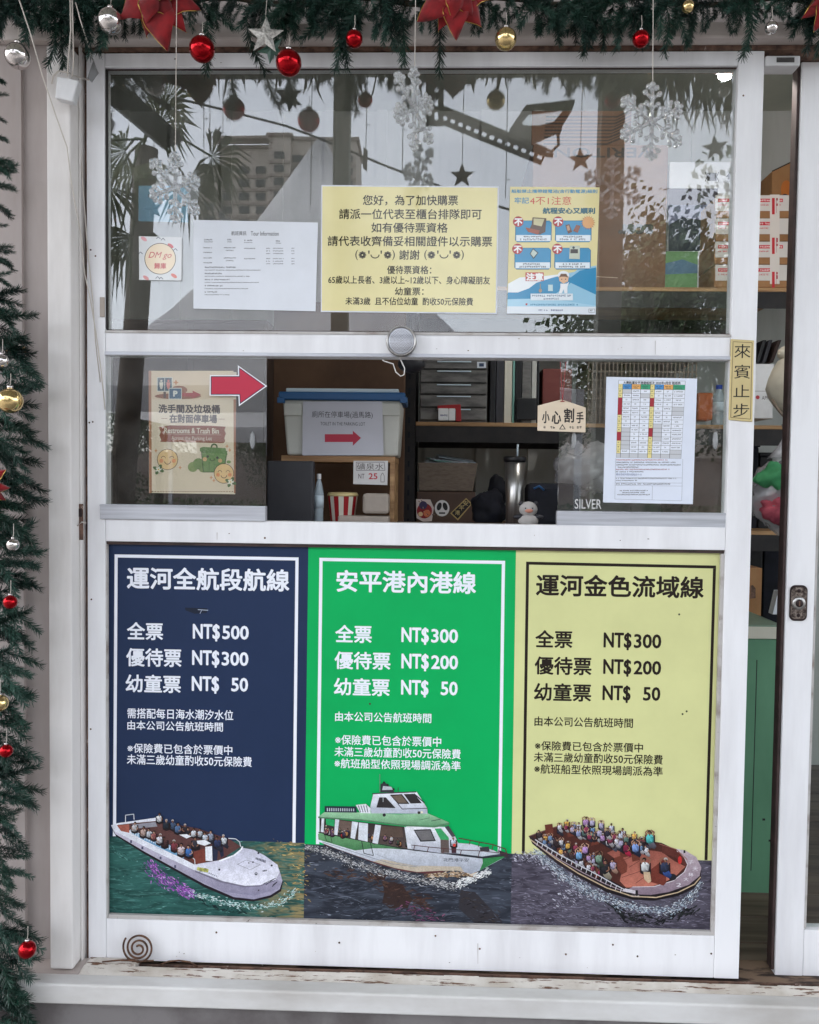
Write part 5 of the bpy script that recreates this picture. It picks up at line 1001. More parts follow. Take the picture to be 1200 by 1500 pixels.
# taped parcel
YQ = .80
t = thing('taped_parcel', 'parcel stack wrapped in white and brown tape with red labels', 'parcel', (P(1100, 420, YQ).x, YQ, zb1), 'boxes on the top shelf')
pz0 = zb1+.001; pzt = P(1100, 285, YQ).z; px0, px1 = P(1047, 350, YQ).x, P(1157, 350, YQ).x; nb = 4
for k in range(nb):
    a_, b_ = pz0+(pzt-pz0)*k/nb, pz0+(pzt-pz0)*(k+1)/nb-.002
    MB().box(px0+random.uniform(0, .004), px1-random.uniform(0, .004), YQ+.001, YQ+.22, a_, b_).obj('wrapped_box', 'carton2', t, bevel=.003)
p = Print(YQ)
for k in range(nb):
    y0_ = 286+k*34; p.rect(1048, y0_, 1156, y0_+23, (206, 202, 200), 0)
    for a_ in (1052, 1074, 1096, 1112, 1130): 
        if rr.random() < .8: p.rect(a_, y0_+5, a_+17, y0_+10, (196, 40, 54), 1); scribble(p, a_+1.5, y0_+6.2, a_+16, y0_+8.8, (236, 226, 226), 2, rnd=rr); scribble(p, a_, y0_+13, a_+15, y0_+15.5, (196, 60, 70), 1, rnd=rr)
p.rect(1128, 285, 1142, 416, (214, 208, 204), 2); 
for yy in (290, 348, 398): p.rect(1131, yy, 1135, yy+24, (190, 36, 50), 3); scribble(p, 1137, yy, 1140, yy+22, (170, 60, 70), 3, cell=3, rnd=rr)
p.obj('tape_labels', t)
t = thing('open_brown_carton', 'brown carton with slanted lid behind the taped parcel', 'box', (P(1150, 420, 1.02).x, 1.02, zb1), 'boxes on the top shelf')
MB().prism([P(1131, 420, 1.02), P(1185, 420, 1.02), P(1185, 222, 1.02), P(1166, 234, 1.02), P(1131, 251, 1.02)], .15).obj('body', 'carton2', t, bevel=.002)
p = Print(1.02); p.line([(1131, 251), (1166, 234)], 1.8, (30, 26, 26), 0); p.disc(1152, 278, 8, (190, 110, 50), 0, ry=14); p.disc(1150, 290, 6, (60, 50, 60), 1); p.obj('printed_band', t)
# desk and things seen through the hatch
YD = .10
zd = P(500, 772, .20).z
tag(MB().box(-1.2, .55, .07, .52, zd-.03, zd).obj('counter_top', 'brownbox', None, bevel=.003), 'dark counter just inside the serving hatch', 'counter')
# small wooden stand under the tub
YK = .30
zs1, zs0 = P(495, 668, YK).z, P(495, 677, YK).z
t = thing('wooden_stand', 'small raw wooden stand carrying the blue lidded tub', 'stand', (P(495, 760, YK).x, YK, zd))
MB().box(P(412, 670, YK).x, P(579, 670, YK).x, YK, YK+.2, zs0, zs1).obj('board', 'wood', t, bevel=.001)
MB().box(P(571, 720, YK).x, P(578, 720, YK).x, YK, YK+.2, zd+.0005, zs0-.0005).obj('leg', 'wood', t, bevel=.001); MB().box(P(414, 720, YK).x, P(420, 720, YK).x, YK+.02, YK+.2, zd+.0005, zs0-.0005).obj('leg', 'wood', t)
# tub
t = thing('storage_tub', 'cloudy white plastic tub with blue rimmed lid on the wooden stand', 'storage box', (P(500, 668, YK).x, YK, zs1))
def taper(x0t, x1t, x0b, x1b, y0, dep, zt_, zb2, inset=.012):
    return [(x0b, y0+inset, zb2), (x1b, y0+inset, zb2), (x1b, y0+dep-inset, zb2), (x0b, y0+dep-inset, zb2), (x0t, y0, zt_), (x1t, y0, zt_), (x1t, y0+dep, zt_), (x0t, y0+dep, zt_)]
FB = [(0, 3, 2, 1), (4, 5, 6, 7), (0, 1, 5, 4), (1, 2, 6, 5), (2, 3, 7, 6), (3, 0, 4, 7)]
yt_ = YK+.005; zl = P(500, 586, yt_).z
MB().add(taper(P(414, 590, yt_).x, P(588, 590, yt_).x, P(420, 660, yt_).x, P(583, 660, yt_).x, yt_, .18, zl, zs1+.001, .006), FB).obj('body', 'tub', t, bevel=.006)
for a_, b_ in ((416, 442), (558, 586)): pbox('grip_panel', a_, 590, b_, 609, yt_-.004, .006, 'tub', t, bevel=.002)
pbox('lid_rim', 408, 574, 594, 586, yt_-.010, .2, 'lid', t, bevel=.004); pbox('lid_panel', 419, 569, 584, 575, yt_, .17, 'clearlid', t, bevel=.002)
for a_ in (408, 588): pbox('lid_clip', a_-2, 582, a_+9, 590, yt_-.012, .01, 'lid', t, bevel=.001)
t = sheet('white paper sign with red arrow taped on the front of the tub', 'notice', [(444, 588), (560, 588), (562, 667), (443, 667)], yt_-.0045, (184, 184, 194), None, 'toilet_sign')
p = Print(yt_-.0045); p.text('廁所在停車場(過馬路)', 457, 602, 546, 613, (52, 48, 52)); p.text('TOILET IN THE PARKING LOT', 469.5, 618, 535, 623, (60, 56, 60)); p.poly([(476, 636), (517, 636), (517, 631), (529, 641.5), (517, 653), (517, 647.5), (476, 647.5)], (170, 36, 62), 1); p.obj('lettering', t)
# price card
t = sheet('hand drawn white price card for bottled water on the wooden stand', 'sign', [(518, 675), (568.5, 675), (567.5, 710.5), (517.5, 709)], YK-.002, (206, 204, 204), None, 'price_card')
p = Print(YK-.002); p.text('礦泉水', 523, 678, 562, 688, (90, 84, 84)); p.line([(522, 677), (563, 677), (564, 689), (522, 689), (522, 677)], .7, (90, 84, 84), 1); p.text('NT', 525, 694, 534, 701, (80, 60, 66)); p.text('25', 540, 693, 553, 702, (184, 60, 70), bold=.02); p.line([(558, 697), (558, 706), (563, 706), (563, 697), (561, 693), (560, 693), (558, 697)], .7, (90, 84, 84), 1); p.obj('lettering', t)
# dark monitor back
t = thing('monitor_back', 'dark grey monitor back standing left below the tub', 'monitor', (P(424, 765, .26).x, .26, zd))
pbox('housing', 391, 675, 459, 766, .24, .03, 'screen', t, bevel=.004); MB().box(P(415, 700, .24).x, P(435, 700, .24).x, .272, .31, zd+.001, P(420, 730, .26).z).obj('stand_arm', 'blackp', t)
# bottle
def bottle(label, px, ytop, ybot, yy, z0, r_):
    t = thing('water_bottle', label, 'bottle', (P(px, ybot, yy).x, yy+r_, z0)); c = Vector((P(px, ybot, yy).x, yy+r_, z0)); H = P(px, ytop, yy).z-z0
    MB().lathe(c, [(r_*.85, .001), (r_, .006), (r_*.95, H*.25), (r_, H*.3), (r_, H*.62), (r_*.6, H*.82), (r_*.38, H*.88), (r_*.38, H*.9)], 16).obj('body', 'bottle', t, True)
    MB().lathe(c, [(r_*.45, H*.9), (r_*.45, H)], 14).obj('cap', 'blue' if 'blue' in label else 'cap', t); MB().lathe(c, [(r_*1.02, H*.33), (r_*1.02, H*.58)], 16).obj('label_band', 'clearlid', t, True); return t
bottle('small clear bottle with white cap beside the noodle cup', 466, 694, 757, .27, zd, .012)
bottle('clear water bottle with blue cap on the middle shelf', 1056, 563, 616, .86, zb2, .022)
# cup noodle
t = thing('striped_snack_cup', 'red and cream ray striped snack cup under the wooden stand', 'snack cup', (P(500, 757, .28).x, .28, zd)); c = Vector((P(500, 757, .28).x, .31, zd)); H = P(500, 720, .28).z-zd
kk = 18; vs = []; 
for j in range(kk):
    for rr_, hh in ((.029, 0.0), (.038, H*.86)): a_ = 2*math.pi*j/kk; vs.append(c+Vector((rr_*math.cos(a_), rr_*math.sin(a_), hh)))
for par, mname in ((0, 'redpl'), (1, 'cream')):
    mesh_obj('stripe_side', vs, [(2*j, 2*((j+1) % kk), 2*((j+1) % kk)+1, 2*j+1) for j in range(kk) if j % 2 == par], mname, t)
MB().lathe(c, [(.039, H*.86), (.0395, H*.9), (.036, H*.97), (.0005, H*.98)], 28).obj('lid', 'gold', t, True)
# foil package, boxes below
t = tag(pb(MB(), 531, 723, 570, 753, .26, .05).obj('foil_package', 'wrap', None, bevel=.008), 'crinkled silver foil package beside the striped cup', 'package')
t = tag(pb(MB(), 495, 756, 570, 768, .25, .07).obj('pale_flat_box', 'wrap', None, bevel=.003), 'pale flat box lying under the cup and foil package', 'box')
# cardboard backdrop behind the tub
t = tag(MB().box(P(398, 640, .6).x, P(592, 640, .6).x, .62, .66, FLOOR_Z+.001, P(500, 440, .6).z).obj('large_flat_carton', 'darkcarton', None, bevel=.003), 'tall dark brown flat carton standing behind the white tub', 'box')
# dark cabinet at far left inside
t = thing('dark_cabinet', 'dark cabinet standing inside behind the left half of the booth', 'cabinet', (P(260, 700, .9).x, .9, FLOOR_Z))
MB().box(P(165, 500, .9).x, P(392, 500, .9).x, .9, 1.3, FLOOR_Z+.001, P(300, 468, .9).z).obj('body', 'brownbox', t, bevel=.004)
for a_ in (0, 1): MB().box(P(172+a_*112, 500, .9).x, P(276+a_*112, 500, .9).x, .893, .8995, FLOOR_Z+.05, P(300, 474, .9).z).obj('door', 'brownbox', t, bevel=.002)
# drawers
t = thing('drawer_stack', 'stack of smoky clear plastic drawers on the middle shelf', 'drawers', (P(665, 616, .82).x, .82, zb2))
ys = [527, 541, 561, 578, 597, 616]
MB().box(P(615, 570, .83).x, P(714, 570, .83).x, .835, 1.05, zb2+.001, P(665, 516, .83).z).obj('case', 'smoke', t)
for k in range(5):
    z0_, z1_ = P(665, ys[k+1]-1, .82).z, P(665, ys[k]+1, .82).z; z0_ = max(z0_, zb2+.002)
    MB().box(P(616, 570, .82).x, P(713, 570, .82).x, .82, .833, z0_, z1_).obj('drawer', 'smoke', t, bevel=.002)
    MB().box(P(640, 570, .82).x, P(690, 570, .82).x, .816, .8198, z1_-.006, z1_-.002).obj('handle', 'clearlid', t, bevel=.001)
p = Print(.8195); p.rect(699, 530, 712, 539, (200, 206, 214), 0); p.rect(702, 532, 709, 537, (40, 60, 90), 1); p.obj('sticker', t)
t = thing('tape_dispenser', 'red tape dispenser with white paper roll label on the shelf edge', 'tape dispenser', (P(660, 616, .79).x, .79, zb2))
MB().prism([P(641, 594, .80), P(675, 592, .80), P(676, 617, .80), P(668, 617, .80), P(668, 600, .80), P(641, 600, .80)], .03).obj('frame', 'redpl', t, bevel=.001); pbox('roll_label', 642, 598, 657, 616, .797, .03, 'cap', t, bevel=.002); pbox('roll_label', 657.5, 598, 667, 616, .799, .03, 'cap', t, bevel=.002)
p = Print(.797); scribble(p, 645, 607, 656, 610, (60, 60, 120), rnd=rr); p.obj('lettering', t)
# binders
bc = [(718, 726, 'blackp', 530), (727, 738, 'screen', 531), (739, 750, 'cream', 531), (751, 754, 'teal', 531), (755, 764, 'blackp', 533), (765, 778, 'smoke', 533), (779, 786, 'tub', 533), (787, 790, 'blackp', 533)]
BL_ = ['black ring binder nearest the drawers on the middle shelf', 'dark grey ring binder with white holes beside the cream one', 'cream spined ring binder on the middle shelf', 'thin teal folder right of the cream binder', 'black binder right of the teal folder', 'grey translucent file in the row of binders', 'white file near the right end of the binders', 'thin black folder at the right end of the binders']
for (a_, b_, m_, tp_), lb in zip(bc, BL_): tag(MB().box(P(a_, 570, .84).x, P(b_, 570, .84).x, .84, 1.06, zb2+.001, P(a_, tp_-8, .84).z).obj('binder', m_, None, bevel=.0015), lb, 'binder', 'binders on the middle shelf')
tag(pb(MB(), 757, 583, 786, 615, .825, .012).obj('black_file_holder', 'blackp', None, bevel=.002), 'low black file holder in front of the binders', 'file holder')
for i in range(14):   # further files, dim behind the right pane
    a_ = 796+i*5.2
tag(MB().box(P(795, 560, .86).x, P(838, 560, .86).x, .86, 1.1, zb2+.001, P(800, 540, .86).z).obj('red_brown_book', mat('dark_red_cover', S(110, 50, 44), .5), None, bevel=.002), 'dark red box file right of the binders', 'box file')
# grey perforated basket behind right sliding pane, tins, bags
t = thing('perforated_basket', 'grey perforated plastic basket on the shelf behind the timetable', 'basket', (P(945, 616, .84).x, .84, zb2))
bk = MB(); x0_, x1_ = P(862, 560, .84).x, P(1020, 560, .84).x; zt_ = P(940, 530, .84).z
bk.box(x0_, x1_, 1.06, 1.063, zb2+.001, zt_); nx, nzz = 26, 7
for i in range(nx+1): xx = x0_+(x1_-x0_)*i/nx; bk.box(xx-.002, xx+.002, .84, .843, zb2+.001, zt_)
for k in range(nzz+1): zz = zb2+.003+(zt_-zb2-.006)*k/nzz; bk.box(x0_, x1_, .8435, .846, zz-.003, zz+.003)
o = bk.obj('lattice', 'basket', t); MB().box(x0_-.004, x1_+.004, .836, 1.07, zt_, zt_+.008).obj('rim', 'basket', t, bevel=.002)
t = tag(pb(MB(), 1022, 575, 1045, 616, .85, .05).obj('orange_tin', 'orangestone', None, bevel=.006), 'orange brown tin left of the blue capped bottle', 'tin')
# white box on shelf in the doorway
t = thing('white_carton_box', 'white cardboard box with small red logo on the shelf in the doorway gap', 'box', (P(1118, 616, .82).x, .82, zb2))
pbox('body', 1098, 533, 1133, 613, .82, .2, 'cap', t, bevel=.002); p = Print(.82); p.text('APP', 1116, 580, 1126, 585.5, (70, 50, 60)); p.disc(1110, 582, 3, (180, 60, 70), 1, k=8); p.line([(1099, 573), (1132, 573)], .6, (120, 116, 112), 1); p.obj('lettering', t)
for i, (a_, b_, c_) in enumerate(((1108, 1116, 'blackp'), (1117, 1125, 'screen'), (1128, 1138, 'rubber'))):
    tag(MB().prism([P(a_, 531, .88), P(a_+5, 531, .88), P(b_+7, 498, .88), P(b_+2, 498, .88)], .12).obj('tilted_file', c_, None, bevel=.001), ['black file leaning on top of the white carton', 'grey file leaning between two others above the white carton', 'brown file leaning at the right above the white carton'][i], 'file')
# canvas bag hanging, plastic bag
t = thing('cream_canvas_bag', 'cream canvas bag hanging inside at the right edge of the doorway', 'bag', (P(1158, 560, .55).x, .55, P(1150, 618, .55).z))
bgm = MB(); c = P(1164, 562, .55); bgm.sphere(c, .075, 18, 1, .7, 1.1)
for v in bgm.v: v += Vector((mnoise.noise(v*18), mnoise.noise(v*18+Vector((5, 0, 0))), 0))*.014
bgm.obj('pouch', 'canvas', t, True); MB().sphere(P(1161, 518, .56), .034, 14, 1.2, 1, .75).obj('hood', 'canvas', t, True)
MB().tube([P(1131, 585, .49), P(1140, 600, .47), P(1153, 615, .46), P(1165, 622, .46)], .004, 6).obj('piping', 'basket', t, True)
t = thing('clear_plastic_bag', 'knotted clear plastic bag filled with green, white and pink cloths', 'bag', (P(1140, 785, .4).x, .42, P(1140, 785, .42).z))
def blob(c, r_, sx, sz, seed, amp, name, m, par, sy=.8):
    b = MB().sphere(c, r_, 44, sx, sy, sz)
    for v in b.v: v += (v-c).normalized()*(mnoise.noise(v*22+Vector((seed, 0, 0)))+.55*mnoise.noise(v*60+Vector((seed, 3, 0)))+.3*abs(mnoise.noise(v*110)))*amp*1.3
    return b.obj(name, m, par, True)
blob(P(1147, 725, .45), .085, .9, 1.12, 1, .018, 'bag_skin', 'bag', t); blob(P(1140, 700, .42), .042, 1.2, .9, 2, .016, 'green_cloth', 'greencloth', t); blob(P(1144, 745, .42), .052, 1.1, .7, 3, .02, 'pink_cloth', 'pinkcloth', t); blob(P(1152, 672, .46), .03, 1, 1, 4, .012, 'white_cloth', 'whitecloth', t)
b = MB(); b.lathe(P(1152, 655, .45), [(.045, -.03), (.018, 0), (.006, .03), (.014, .06)], 14); 
for v in b.v: v += Vector((mnoise.noise(v*40), 0, 0))*.01
b.obj('bag_neck', 'bag', t, True)
# shelf objects in the lower doorway
t = thing('kraft_paper_bag', 'kraft paper bag with reddish handle hole behind the green cabinet', 'bag', (P(1108, 900, .7).x, .7, P(1108, 902, .7).z))
pbox('body', 1092, 832, 1116, 905, .7, .08, 'carton2', t, bevel=.002); MB().prism([P(1100, 858, .699), P(1103, 857, .699), P(1107, 862, .699), P(1107, 876, .699), P(1099, 877, .699)], .0008).obj('handle_hole', 'rust', t)
t = tag(MB().prism([P(1132, 900, .62), P(1140, 866, .62), P(1150, 866, .62), P(1149, 900, .62)], .03).obj('white_papers', 'paper', None), 'white papers leaning on the green cabinet top', 'papers')
# green cabinet
YGc = .42
t = thing('green_cabinet', 'green painted low cabinet with chipped bottom edge inside the doorway', 'cabinet', (P(1115, 1350, YGc).x, YGc, FLOOR_Z))
gx0, gx1 = P(1000, 1100, YGc).x, P(1146, 920, YGc).x; gzt = P(1120, 918, YGc).z; gzb = P(1120, 936, YGc).z
MB().box(gx0, gx1, YGc+.004, YGc+.46, P(1115, 1318, YGc).z, gzb-.0005).obj('body', 'green', t, bevel=.003)
MB().box(gx0, gx1+.004, YGc-.002, YGc+.47, gzb, gzt-.0005).obj('edge_band', 'cream', t, bevel=.002); MB().box(gx0, gx1+.003, YGc, YGc+.47, gzt, gzt+.004).obj('top', 'greentop', t)
zpl = P(1115, 1320, YGc).z; rng = MB()
MB().prism([P(1060, 1326, YGc+.006), P(1139, 1306, YGc+.006), P(1137, 1341, YGc+.006), P(1120, 1346, YGc+.006), P(1060, 1362, YGc+.006)], .4).obj('plinth', 'green', t)
MB().prism([P(1088, 1352, YGc+.005), P(1096, 1343, YGc+.005), P(1108, 1338, YGc+.005), P(1113, 1333, YGc+.005), P(1114, 1340, YGc+.005), P(1104, 1347, YGc+.005), P(1090, 1356, YGc+.005)], .0006).obj('bare_patch', 'peel', t)
MB().box(P(1070, 1100, YGc).x, P(1105, 1100, YGc).x, YGc+.0015, YGc+.0035, P(1100, 1276, YGc).z, P(1100, 967, YGc).z).obj('door', 'green', t, bevel=.001)
MB().box(P(1105, 1100, YGc).x+.0003, P(1106.2, 1100, YGc).x, YGc+.002, YGc+.0036, P(1100, 1276, YGc).z, P(1100, 967, YGc).z).obj('door_gap', 'blackp', t)
pbox('chip', 1126, 1230, 1134, 1233, YGc+.0034, .0004, 'blackp', t); pbox('chip', 1117, 1199, 1121, 1202, YGc+.0034, .0004, 'blackp', t)
for i, (xa_, xb_, ya_, yb_, m_, lb) in enumerate(((1068, 1112, 655, 790, 'navy', 'added black crate darkening the rack behind the plastic bag'), (1113, 1185, 668, 790, 'blackp', 'added black crate darkening the right end behind the plastic bag'), (1060, 1122, 800, 925, 'blackp', 'added black crate darkening the lower rack behind the kraft bag'), (1123, 1190, 806, 925, 'navy', 'added black crate darkening the lower rack behind the white papers'), (1000, 1062, 648, 790, 'brownbox', 'added dark brown crate darkening the rack behind the timetable'))):
    t = thing('darkening_crate', lb, 'crate', (P((xa_+xb_)/2, yb_, .95).x, .95, P(1100, yb_, .95).z), 'crates added to darken the rack')  # made-up crate, added to keep the rack dark before the pale wall
    MB().box(P(xa_, 700, .95).x, P(xb_-1, 700, .95).x, .95, 1.2, P(1100, yb_, .95).z, P(1100, ya_, .95).z).obj('body', m_, t, bevel=.004)
    MB().box(P(xa_, 700, .95).x-.003, P(xb_-1, 700, .95).x+.003, .946, 1.204, P(1100, ya_, .95).z+.0003, P(1100, ya_, .95).z+.012).obj('rim', m_, t, bevel=.002)
# lower rack items seen in the hatch
ZL = zd
t = thing('taupe_paper_basket', 'taupe basket with teal and white papers on the lower shelf', 'basket', (P(663, 720, .85).x, .85, zb3))
zk = P(660, 720, .85).z
MB().box(P(610, 740, .84).x, P(697, 740, .84).x, .84, 1.1, zb3+.001, zk-.001).obj('lower_box', 'brownbox', t, bevel=.004)
MB().add(taper(P(612, 690, .84).x, P(700, 690, .84).x, P(614, 690, .84).x, P(693, 690, .84).x, .84, .25, P(660, 678, .84).z, zk+.001, .006), FB).obj('basket', 'basket', t, bevel=.003)
for k, (m_, a_) in enumerate((('paper', 0), ('teal', .3), ('paper', -.2), ('clearlid', .1))):
    q = MB().box(-.06, .06, -.05, .05, 0, .0015).obj('paper_sheet', m_, t); q.matrix_parent_inverse = Matrix.Identity(4); q.rotation_euler = (.12, .05*k, a_); q.location = Vector((P(650+k*6, 676, .9).x-t.location.x, .05, P(650, 676, .9).z+.003*k-t.location.z))
# stickers on the brown box
t1 = thing('red_festival_sticker', 'red and brown ornate sticker at left on the dark brown box', 'sticker', P(620, 765, .84), 'stickers on the brown box')
p = Print(.8395, 380, 500, 2.667)
st = [(612, 616), (640, 622), (668, 618), (680, 650), (672, 700), (640, 705), (616, 690)]
p.poly([(612, 616), (668, 618), (682, 650), (674, 702), (640, 705), (614, 690)], (214, 200, 196), 0); p.disc(645, 662, 30, (150, 40, 46), 1); p.disc(640, 640, 16, (60, 50, 90), 2); p.disc(655, 672, 14, (214, 120, 80), 2); p.disc(630, 675, 9, (230, 200, 150), 3); p.flakes([(625, 630), (670, 690)], 24, 30, [(90, 30, 40), (220, 190, 160), (60, 40, 60)], (2, 5), 3, rr); p.obj('print', t1)
t2 = thing('round_white_sticker', 'white oval sticker with black mask shape, middle of three', 'sticker', P(648, 760, .84), 'stickers on the brown box')
p = Print(.8395, 380, 500, 2.667); p.disc(714, 652, 29, (222, 220, 220), 0, ry=32); p.disc(703, 645, 9, (30, 28, 30), 1, ry=16, rot=.3); p.disc(726, 645, 9, (30, 28, 30), 1, ry=16, rot=-.3); p.rect(702, 668, 726, 674, (40, 36, 36), 1); p.obj('print', t2)
t3 = thing('black_gold_sticker', 'tilted black sticker with gold edge, rightmost of three', 'sticker', P(675, 760, .84), 'stickers on the brown box')
p = Print(.8395, 380, 500, 2.667); p.poly([(808, 612), (832, 635), (776, 700), (746, 672)], (180, 156, 100), 0); p.poly([(808, 618), (826, 636), (775, 693), (752, 671)], (32, 26, 26), 1)
for ch, a_, b_ in (('安', 796, 624), ('平', 780, 642), ('港', 764, 660)): p.text(ch, a_, b_, a_+20, b_+18, (214, 190, 130), layer=3)
p.obj('print', t3)
# black bag, tumbler, plush, other dark bag
t = thing('black_backpack', 'black cloth backpack slumped on the lower shelf left of the tumbler', 'bag', (P(715, 768, .6).x, .6, zd))
blob(P(716, 748, .62), .06, .8, .95, 6, .012, 'body', 'navy', t); blob(P(728, 722, .66), .04, .6, 1.3, 7, .01, 'flap', 'navy', t)
t = thing('steel_tumbler', 'brushed steel tumbler with black collar and straw on the counter', 'tumbler', (P(755, 738, .42).x, .42, zd)); c = Vector((P(755, 738, .40).x, .43, zd)); r_ = P(772, 700, .40).x-P(755, 700, .40).x; zz1 = P(755, 676, .4).z-zd; zz0 = P(755, 735, .4).z-zd
MB().lathe(c, [(r_*.72, .0), (r_*.75, max(.004, zz0)), (r_*.9, zz1)], 24).obj('body', 'steel', t, True); MB().lathe(c, [(r_*.93, zz1-.001), (r_, zz1+.004), (r_, zz1+.012), (r_*.9, zz1+.014), (.001, zz1+.013)], 24).obj('collar', 'blackp', t, True)
MB().tube([c+Vector((.006, 0, zz1+.012)), c+Vector((.007, 0, P(768, 650, .4).z-zd))], .0026, 8).obj('straw', 'clearlid', t, True)
t = thing('plush_keyring', 'small white and pink plush animal keyring standing in the hatch', 'plush toy', (P(774, 768, .16).x, .16, zd)); c = P(774, 746, .19); u_ = P(782.5, 748, .19).x-c.x
MB().sphere(c, u_*1.6, 16, 1, .8, .85).obj('head', 'skinw', t, True); MB().sphere(c+Vector((0, -.004, -u_*2.0)), u_*1.6, 16, 1.1, .8, .75).obj('body', 'skinw', t, True); MB().sphere(c+Vector((0, .004, -u_*1.5)), u_*1.75, 16, 1.15, .7, .55).obj('dark_vest', 'screen', t, True)
MB().sphere(c+Vector((0, -u_*1.0, -u_*.2)), u_*.75, 14, 1, .5, .55).obj('muzzle', 'pink', t, True)
for q in (-1, 1): MB().sphere(c+Vector((q*u_*1.3, 0, u_*1.0)), u_*.42, 10).obj('ear', 'screen', t, True); MB().sphere(c+Vector((q*u_*1.7, -.004, -u_*1.3)), u_*.7, 10, 1.4, .8, .6).obj('arm', 'screen', t, True); MB().sphere(c+Vector((q*u_*.6, -u_*1.15, u_*.2)), u_*.13, 8).obj('eye', 'blackp', t, True)
t = thing('black_case', 'black soft case lying behind the plush keyring', 'bag', (P(800, 768, .4).x, .4, zd)); pbox('body', 775, 708, 850, 772, .40, .12, 'navy', t, bevel=.015)
MB().tube([P(782, 716, .395), P(790, 712, .39), P(797, 718, .395)], .003, 6).obj('blue_strap', 'lid', t, True)
# clothes / pale plastic behind right pane
t = thing('white_plastic_sack', 'crumpled translucent white sack behind the right sliding pane', 'sack', (P(860, 745, .5).x, .5, zd)); blob(P(858, 690, .5), .075, 1.1, .8, 8, .02, 'sack_skin', 'bag', t); blob(P(838, 668, .52), .04, 1, .8, 9, .015, 'fold', 'bag', t)
# folded plush red bit
tag(blob(P(829, 728, .45), .02, 1, .7, 11, .006, 'red_pouch', 'redpl', None), 'small red pouch behind the right sliding pane', 'pouch')
# grey dome above the drawers, taken as the intercom back; not a lamp
t = thing('grey_dome', 'round grey dome of the intercom back just below the middle rail', 'lamp', P(603, 553, .3)); MB().sphere(P(603, 533, .32), .032, 20, 1.1, 1, .72).obj('dome_shell', 'screen', t, True)
MB().tube([P(603, 525, .32), P(603, 470, .34)], .004, 8).obj('stem', 'blackp', t)
# LED tube light inside top right
t = thing('ceiling_led_light', 'lit white lamp at the top right corner of the big pane', 'lamp', P(1061, 100, .3)); MB().sphere(P(1062, 111, .11), .0125, 16, 1.15, .8, .8).obj('diffuser', 'led', t, True)
ld = bpy.data.lights.new('led_glow', 'POINT'); ld.energy = 1.7; ld.shadow_soft_size = .012; ld.color = (1, .97, .92); lo_ = bpy.data.objects.new('led_glow', ld); COL.objects.link(lo_); lo_.location = P(1052, 84, .16); attach(lo_, t)
MB().box(P(1062, 98, .10).x-.01, P(1062, 98, .10).x+.01, .105, .13, P(1062, 99, .10).z, 2.5).obj('bracket', 'cap', t)

# ================================================================== GARLANDS
def sprig_mesh(seed, L_, nl, cnt, m, curve):
    rg = random.Random(seed); mb = MB(); pts = []
    for i in range(7):
        t_ = i/6; pts.append(Vector((t_*L_, 0, -curve*t_*t_*L_)))
    mb.tube(pts, .0012, 4)
    for k in range(cnt):
        t_ = (k+rg.random())/cnt; a_ = rg.random()*2*math.pi; i = min(5, int(t_*6)); u = t_*6-i; b0 = pts[i].lerp(pts[i+1], u); d = (pts[i+1]-pts[i]).normalized()
        n1 = d.orthogonal().normalized(); n2 = d.cross(n1); rad = n1*math.cos(a_)+n2*math.sin(a_)
        fwd = .75+.5*t_+rg.uniform(-.15, .15); dirv = (rad+d*fwd).normalized(); ln = nl*rg.uniform(.75, 1.15)*(1-.25*abs(t_-.4)); tip = b0+dirv*ln; sd_ = dirv.cross(Vector((rg.uniform(-1, 1), rg.uniform(-1, 1), rg.uniform(-1, 1)))).normalized()*.0008
        mid = b0+dirv*ln*.55+Vector((0, 0, -.001)); mb.add([b0-sd_*.6, b0+sd_*.6, mid+sd_, mid-sd_, tip+sd_*.35, tip-sd_*.35], [(0, 1, 2, 3), (3, 2, 4, 5)])
    me = bpy.data.meshes.new('sprig'); me.from_pydata([tuple(v) for v in mb.v], [], mb.f); me.materials.append(M[m]); return me
SPR = [sprig_mesh(s_, .10, .022, 230, 'needle' if s_ % 3 else 'needle2', .16*(s_ % 4)) for s_ in range(8)]
def place_sprig(par, pos, dirv, scale, rg):
    o = bpy.data.objects.new('sprig', rg.choice(SPR)); COL.objects.link(o); o.parent = par; o.location = pos-par.location
    q = Vector(dirv).to_track_quat('X', 'Z'); o.rotation_mode = 'QUATERNION'; o.rotation_quaternion = q; o.scale = (scale,)*3; return o
rg = random.Random(21)
gl = thing('left_garland', 'dark green artificial fir garland hanging down the left wall', 'garland', P(0, 1480, -.08)); gl.name = 'fir_garland'
MB().tube([P(-12+4*math.sin(i), 60+i*50, -.10) for i in range(30)], .006, 6).obj('stem', 'twig', gl, True)
y_ = 470
while y_ < 1500:
    wd = 1.0
    for k in range(5):
        side = 1 if k < 3 else -1; ang = rg.uniform(-45, 20) if k else rg.uniform(-15, 40)
        d = Vector((side*math.cos(math.radians(ang)), rg.uniform(-.45, .15), math.sin(math.radians(ang))))
        sc = rg.uniform(.6, 1.0); 
        if rg.random() < .10: continue
        if 950 < y_ < 1010: sc *= .9
        if 1180 < y_ < 1330: sc *= .72
        place_sprig(gl, P(rg.uniform(-22, 4), y_+rg.uniform(-12, 12), -.10+rg.uniform(-.03, .02)), d, sc, rg)
    y_ += 17.5
for (yy, n_, s_) in ((112, 2, .42), (140, 1, .4), (168, 1, .36), (200, 2, .36), (236, 4, .52), (250, 3, .5), (272, 2, .5), (300, 2, .46), (330, 1, .36), (362, 3, .46), (380, 3, .48), (405, 3, .44), (434, 4, .66), (452, 4, .6)):
    for _ in range(n_): place_sprig(gl, P(rg.uniform(-20, -10), yy, -.09), Vector((1, rg.uniform(-.3, .1), rg.uniform(-.35, .3))), s_, rg)
